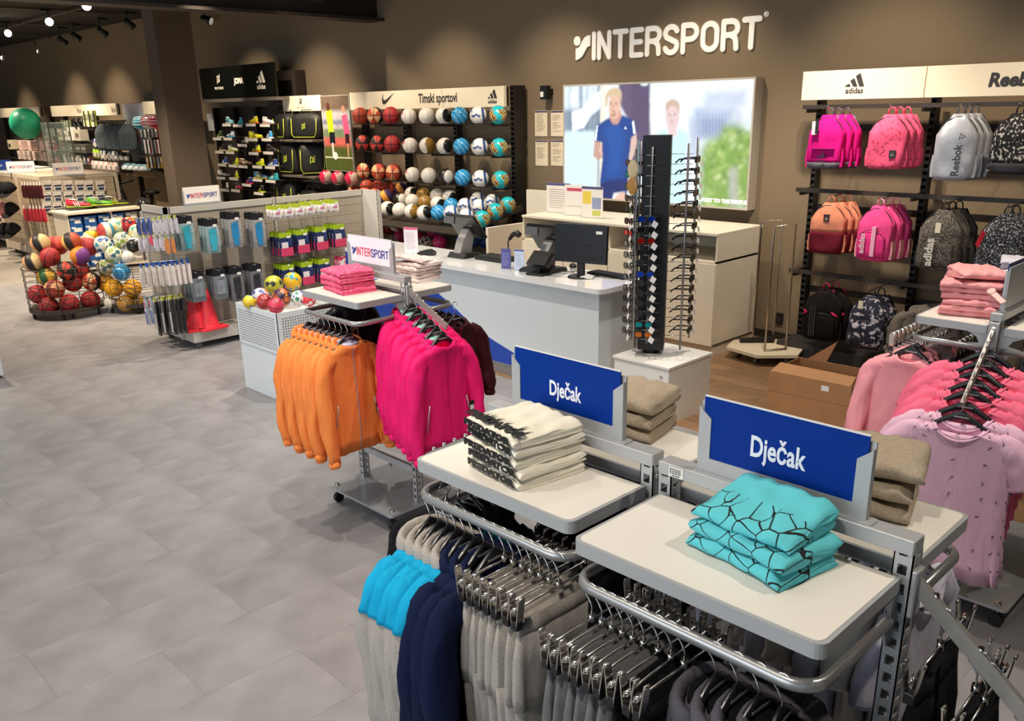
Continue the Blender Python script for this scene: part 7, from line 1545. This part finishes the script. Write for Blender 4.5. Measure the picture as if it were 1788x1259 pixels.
# white gondola with caps, socks and glasses cases
gd = thing('gondola_shelf', 'far white gondola with caps on its end and pouches in front', 'shelf', (-16.0, 4.8, 0)); L_ = 1.2; WC2 = M('CDBFA8', .5)
MB().box(-2.6, .05, -.02, L_, .08, .2).build('base', WC2, gd); MB().box(-2.6, -.0, 0, L_, 1.40, 1.47).build('top_rail', WC2, gd)
for k in range(11):
    MB().box(-.02, .0, .02, L_-.02, .20+k*.11, .20+k*.11+.105).build('slat', M('BBA98E', .5), gd)
    MB().box(-2.55, -.04, -.0, .02, .20+k*.11, .20+k*.11+.105).build('slat', M('A8957A', .5), gd)
for (u, v) in ((-2.6, -.03), (-1.3, -.03), (-.02, -.03), (-.0, L_)): MB().box(u-.0, u+.05, v, v+.04, .05, 1.47).build('post', WC2, gd)
for u in (-2.5, -.1): mb = MB(); mb.tube([(u, .1, .04), (u+.03, .1, .04)], .04, 10); mb.build('caster', BLK, gd)
cpk = make_pack('case_pack', 'x', 'E6DED0', 'E4DACA', .15, .17, .04, .02, ((.1, .9, .35, .5, '2A3850'), (.2, .8, .6, .85, '3A4A6A')))
for r_, Y in enumerate((715, 812, 910)):
    for i, X in enumerate((425, 520, 620, 725, 810, 915)):
        if r_ == 2 and i > 3: continue
        p = atX(*z2(X, Y), -15.95); place(cpk, p, 0, 'white card with dark glasses case, %s row, %s from left' % (['top', 'middle', 'bottom'][r_], ORD[i]), 'glasses case packs on the far gondola')
sk1 = make_pack('sock_pack', 'x', 'E8E0D8', '5A1A26', .07, .26, .05, .03, ((.1, .9, .3, .95, '3A1A1E'),)); sk2 = make_pack('sock_pack', 'x', 'E8E0D8', 'D83A4A', .07, .26, .05, .03, ((.1, .9, .3, .95, 'B82A3A'),))
for r_, (Y, pr_) in enumerate(((730, sk1), (945, sk2))):
    for i in range(7):
        X = (200 if r_ == 0 else 215)+i*(27 if r_ == 0 else 30); place(pr_, atY(*z2(X, Y), 4.72), -PI/2, '%s sock pack on the far gondola end, %s from left' % (['dark', 'red'][r_], ORD[i]), 'sock packs on the far gondola end')
def make_cap(c):
    t = thing('cap', 'x', 'cap'); mb = MB(); n = 18
    mb.loft([[(.095*math.cos(a)*math.cos(q), .095*math.cos(a)*math.sin(q), .12*math.sin(a)) for q in [2*PI*i/n for i in range(n)]] for a in [PI/2*k/6*.98 for k in range(7)]]); mb.build('crown', cloth(c), t)
    mb = MB(); mb.prism([(.085*math.cos(q), -.085*math.sin(q)) for q in [PI*k/10 for k in range(11)]]+[(-.08, -.09), (-.06, -.16), (0, -.18), (.06, -.16), (.08, -.09)][::1], lambda u, v, w_: Vector((u, v, w_)), .006); mb.build('visor', cloth(c), t)
    return t
cb, cp_ = make_cap('1C1B1C'), make_cap('D88A84')
for i, (X, Y, pr_, lab) in enumerate(((30, 800, cb, 'black cap in the top row at the left edge'), (90, 800, cb, 'black cap, right one of the top row'), (10, 985, cp_, 'pink cap in the middle row at the left edge'), (50, 985, cp_, 'pink cap beside the black cap in the middle row'), (115, 985, cb, 'black cap, right one of the middle row'), (60, 1170, cb, 'black cap in the bottom row, left one'), (130, 1170, cb, 'black cap in the bottom row, right one'))):
    o = place(pr_, atY(*z2(X, Y), 4.5), 0, lab+' of the far gondola', 'caps on the far gondola', rot=(.5, 0, .5)); o.scale = (1.3,)*3
mb = MB(); mb.tube([(-2.6, -.3, 1.2), (-.9, -.3, 1.2)], .008, 6); mb.build('hanging_rail', CHROME, gd)
# cards on top
p = atX(*z2(625, 625), -16.0); sign_card('white shop name card on the far gondola, right of two', (-15.98, p.y, 1.47), .46, .20, PI/2-.4)
p = atX(*z2(365, 600), -17.6); sign_card('white shop name card on the far gondola, left of two', (-17.4, 4.84+.1, 1.47), .46, .20, PI/2-.6)
p = atX(*z2(105, 565), -19); sign_card('dark blue sign card at the left edge beyond the white name cards', (-18.45, 4.86, 1.47), .50, .20, PI/2-.7, False, M('173A8A', .4), 'Bazeni')
MB_ = MB(); MB_.box(-22.5, -19.2, 4.9, 5.9, 0, 1.47); 
g3 = thing('gondola_shelf', 'far white shelf block at the left edge under the blue card', 'shelf', (-20.6, 5.0, 0))
MB().box(-1.6, 1.6, 0, .9, .08, 1.44).build('body', WC2, g3); MB().box(-1.65, 1.65, -.02, .92, 1.44, 1.47).build('top', M('D8CCB8', .5), g3)
for k in range(5): MB().box(-1.55, 1.55, -.25, 0, .2+k*.27, .22+k*.27).build('shelf_board', WC2, g3)
# low table with shoes
tb = thing('shoe_table', 'low white display table with shoes on top and blue boxes inside', 'table', (-14.8, 4.72, 0)); TW = M('D6C9B2', .5)
MB().box(-.72, .03, -.03, 1.42, .93, .96).build('top', TW, tb)
for v in (0, .68, 1.37): MB().box(-.68, 0, v, v+.02, .0, .93).build('side_panel', TW, tb)
MB().box(-.68, 0, 0, 1.39, .04, .07).build('bottom_shelf', TW, tb); MB().box(-.68, -.66, 0, 1.39, .04, .93).build('back_panel', M('2A2622', .7), tb); MB().box(-.66, -.01, .02, 1.37, .48, .495).build('middle_shelf', TW, tb)
for c_ in range(6):
    for r_ in range(6):
        yy = 4.72+.13+c_*.222; zz = .0705+r_*.132 if r_ < 3 else .4955+(r_-3)*.132
        t = thing('shoe_box', 'shoe box inside the low table, %s column, %s from the bottom' % (ORD[c_], ORD[r_]), 'box', (-14.98, yy, zz), 0, 'shoe boxes in the low table')
        MB().box(-.16, .16, -.095, .095, 0, .128, .002).build('carton', M('1E5A9E' if c_ < 4 else '9A9486', .5), t); MB().box(.16, .1615, -.05+.03*(r_ % 2), .07, .03, .09).build('box_label', M('E9E4DA', .5), t); MB().box(.16, .1612, -.085, -.02, .08, .11).build('box_label', M('DDE4EE', .5), t)
for i, (X, Y, u, s_, st, nm) in enumerate(((725, 945, 'C82A44', '9ACB3A', 'E8E8E8', 'red and lime'), (920, 920, '5AA82E', 'D8E03A', '1A1A1A', 'green'), (1060, 915, '2A2A24', 'D8E03A', 'C8D82A', 'black and yellow'))):
    p = atZ(*z2(X, Y), .99); x_ = min(max(p.x, -15.35), -14.95)
    p = atX(*z2(X, Y), x_)
    if i < 2:
        tr = MB().box(-.2, .2, -.22-.2*i, .22+.2*i, 0, .02, .003).build('display_tray', M('2B2724', .5)); tr.location = (x_, p.y+.12*i, .9605); tag(tr, 'flat black display tray on the low table, %s one' % ['left', 'right'][i], 'tray')
    shoe(u, s_, st, (x_, p.y, .981), .9+i*.2, '%s running shoe on a black tray on the low table' % nm, 'shoes on the low table', 'running_shoe', 1.5)
hk.location = (-14.3, 5.85, .96); hk.location = (-15.0, 6.02, .961); tag(hk, 'glossy black helmet on the right end of the low table', 'helmet')
# white block at the left edge of the picture
t = thing('white_plinth', 'white display block cut by the left picture edge', 'block', (-9.26, 2.12, 0)); MB().box(-.9, 0, -.8, 0, .03, 1.0, .004).build('body', M('D6DCDC', .4), t); MB().box(-.87, -.03, -.77, -.03, 0, .03).build('plinth', BLK, t)
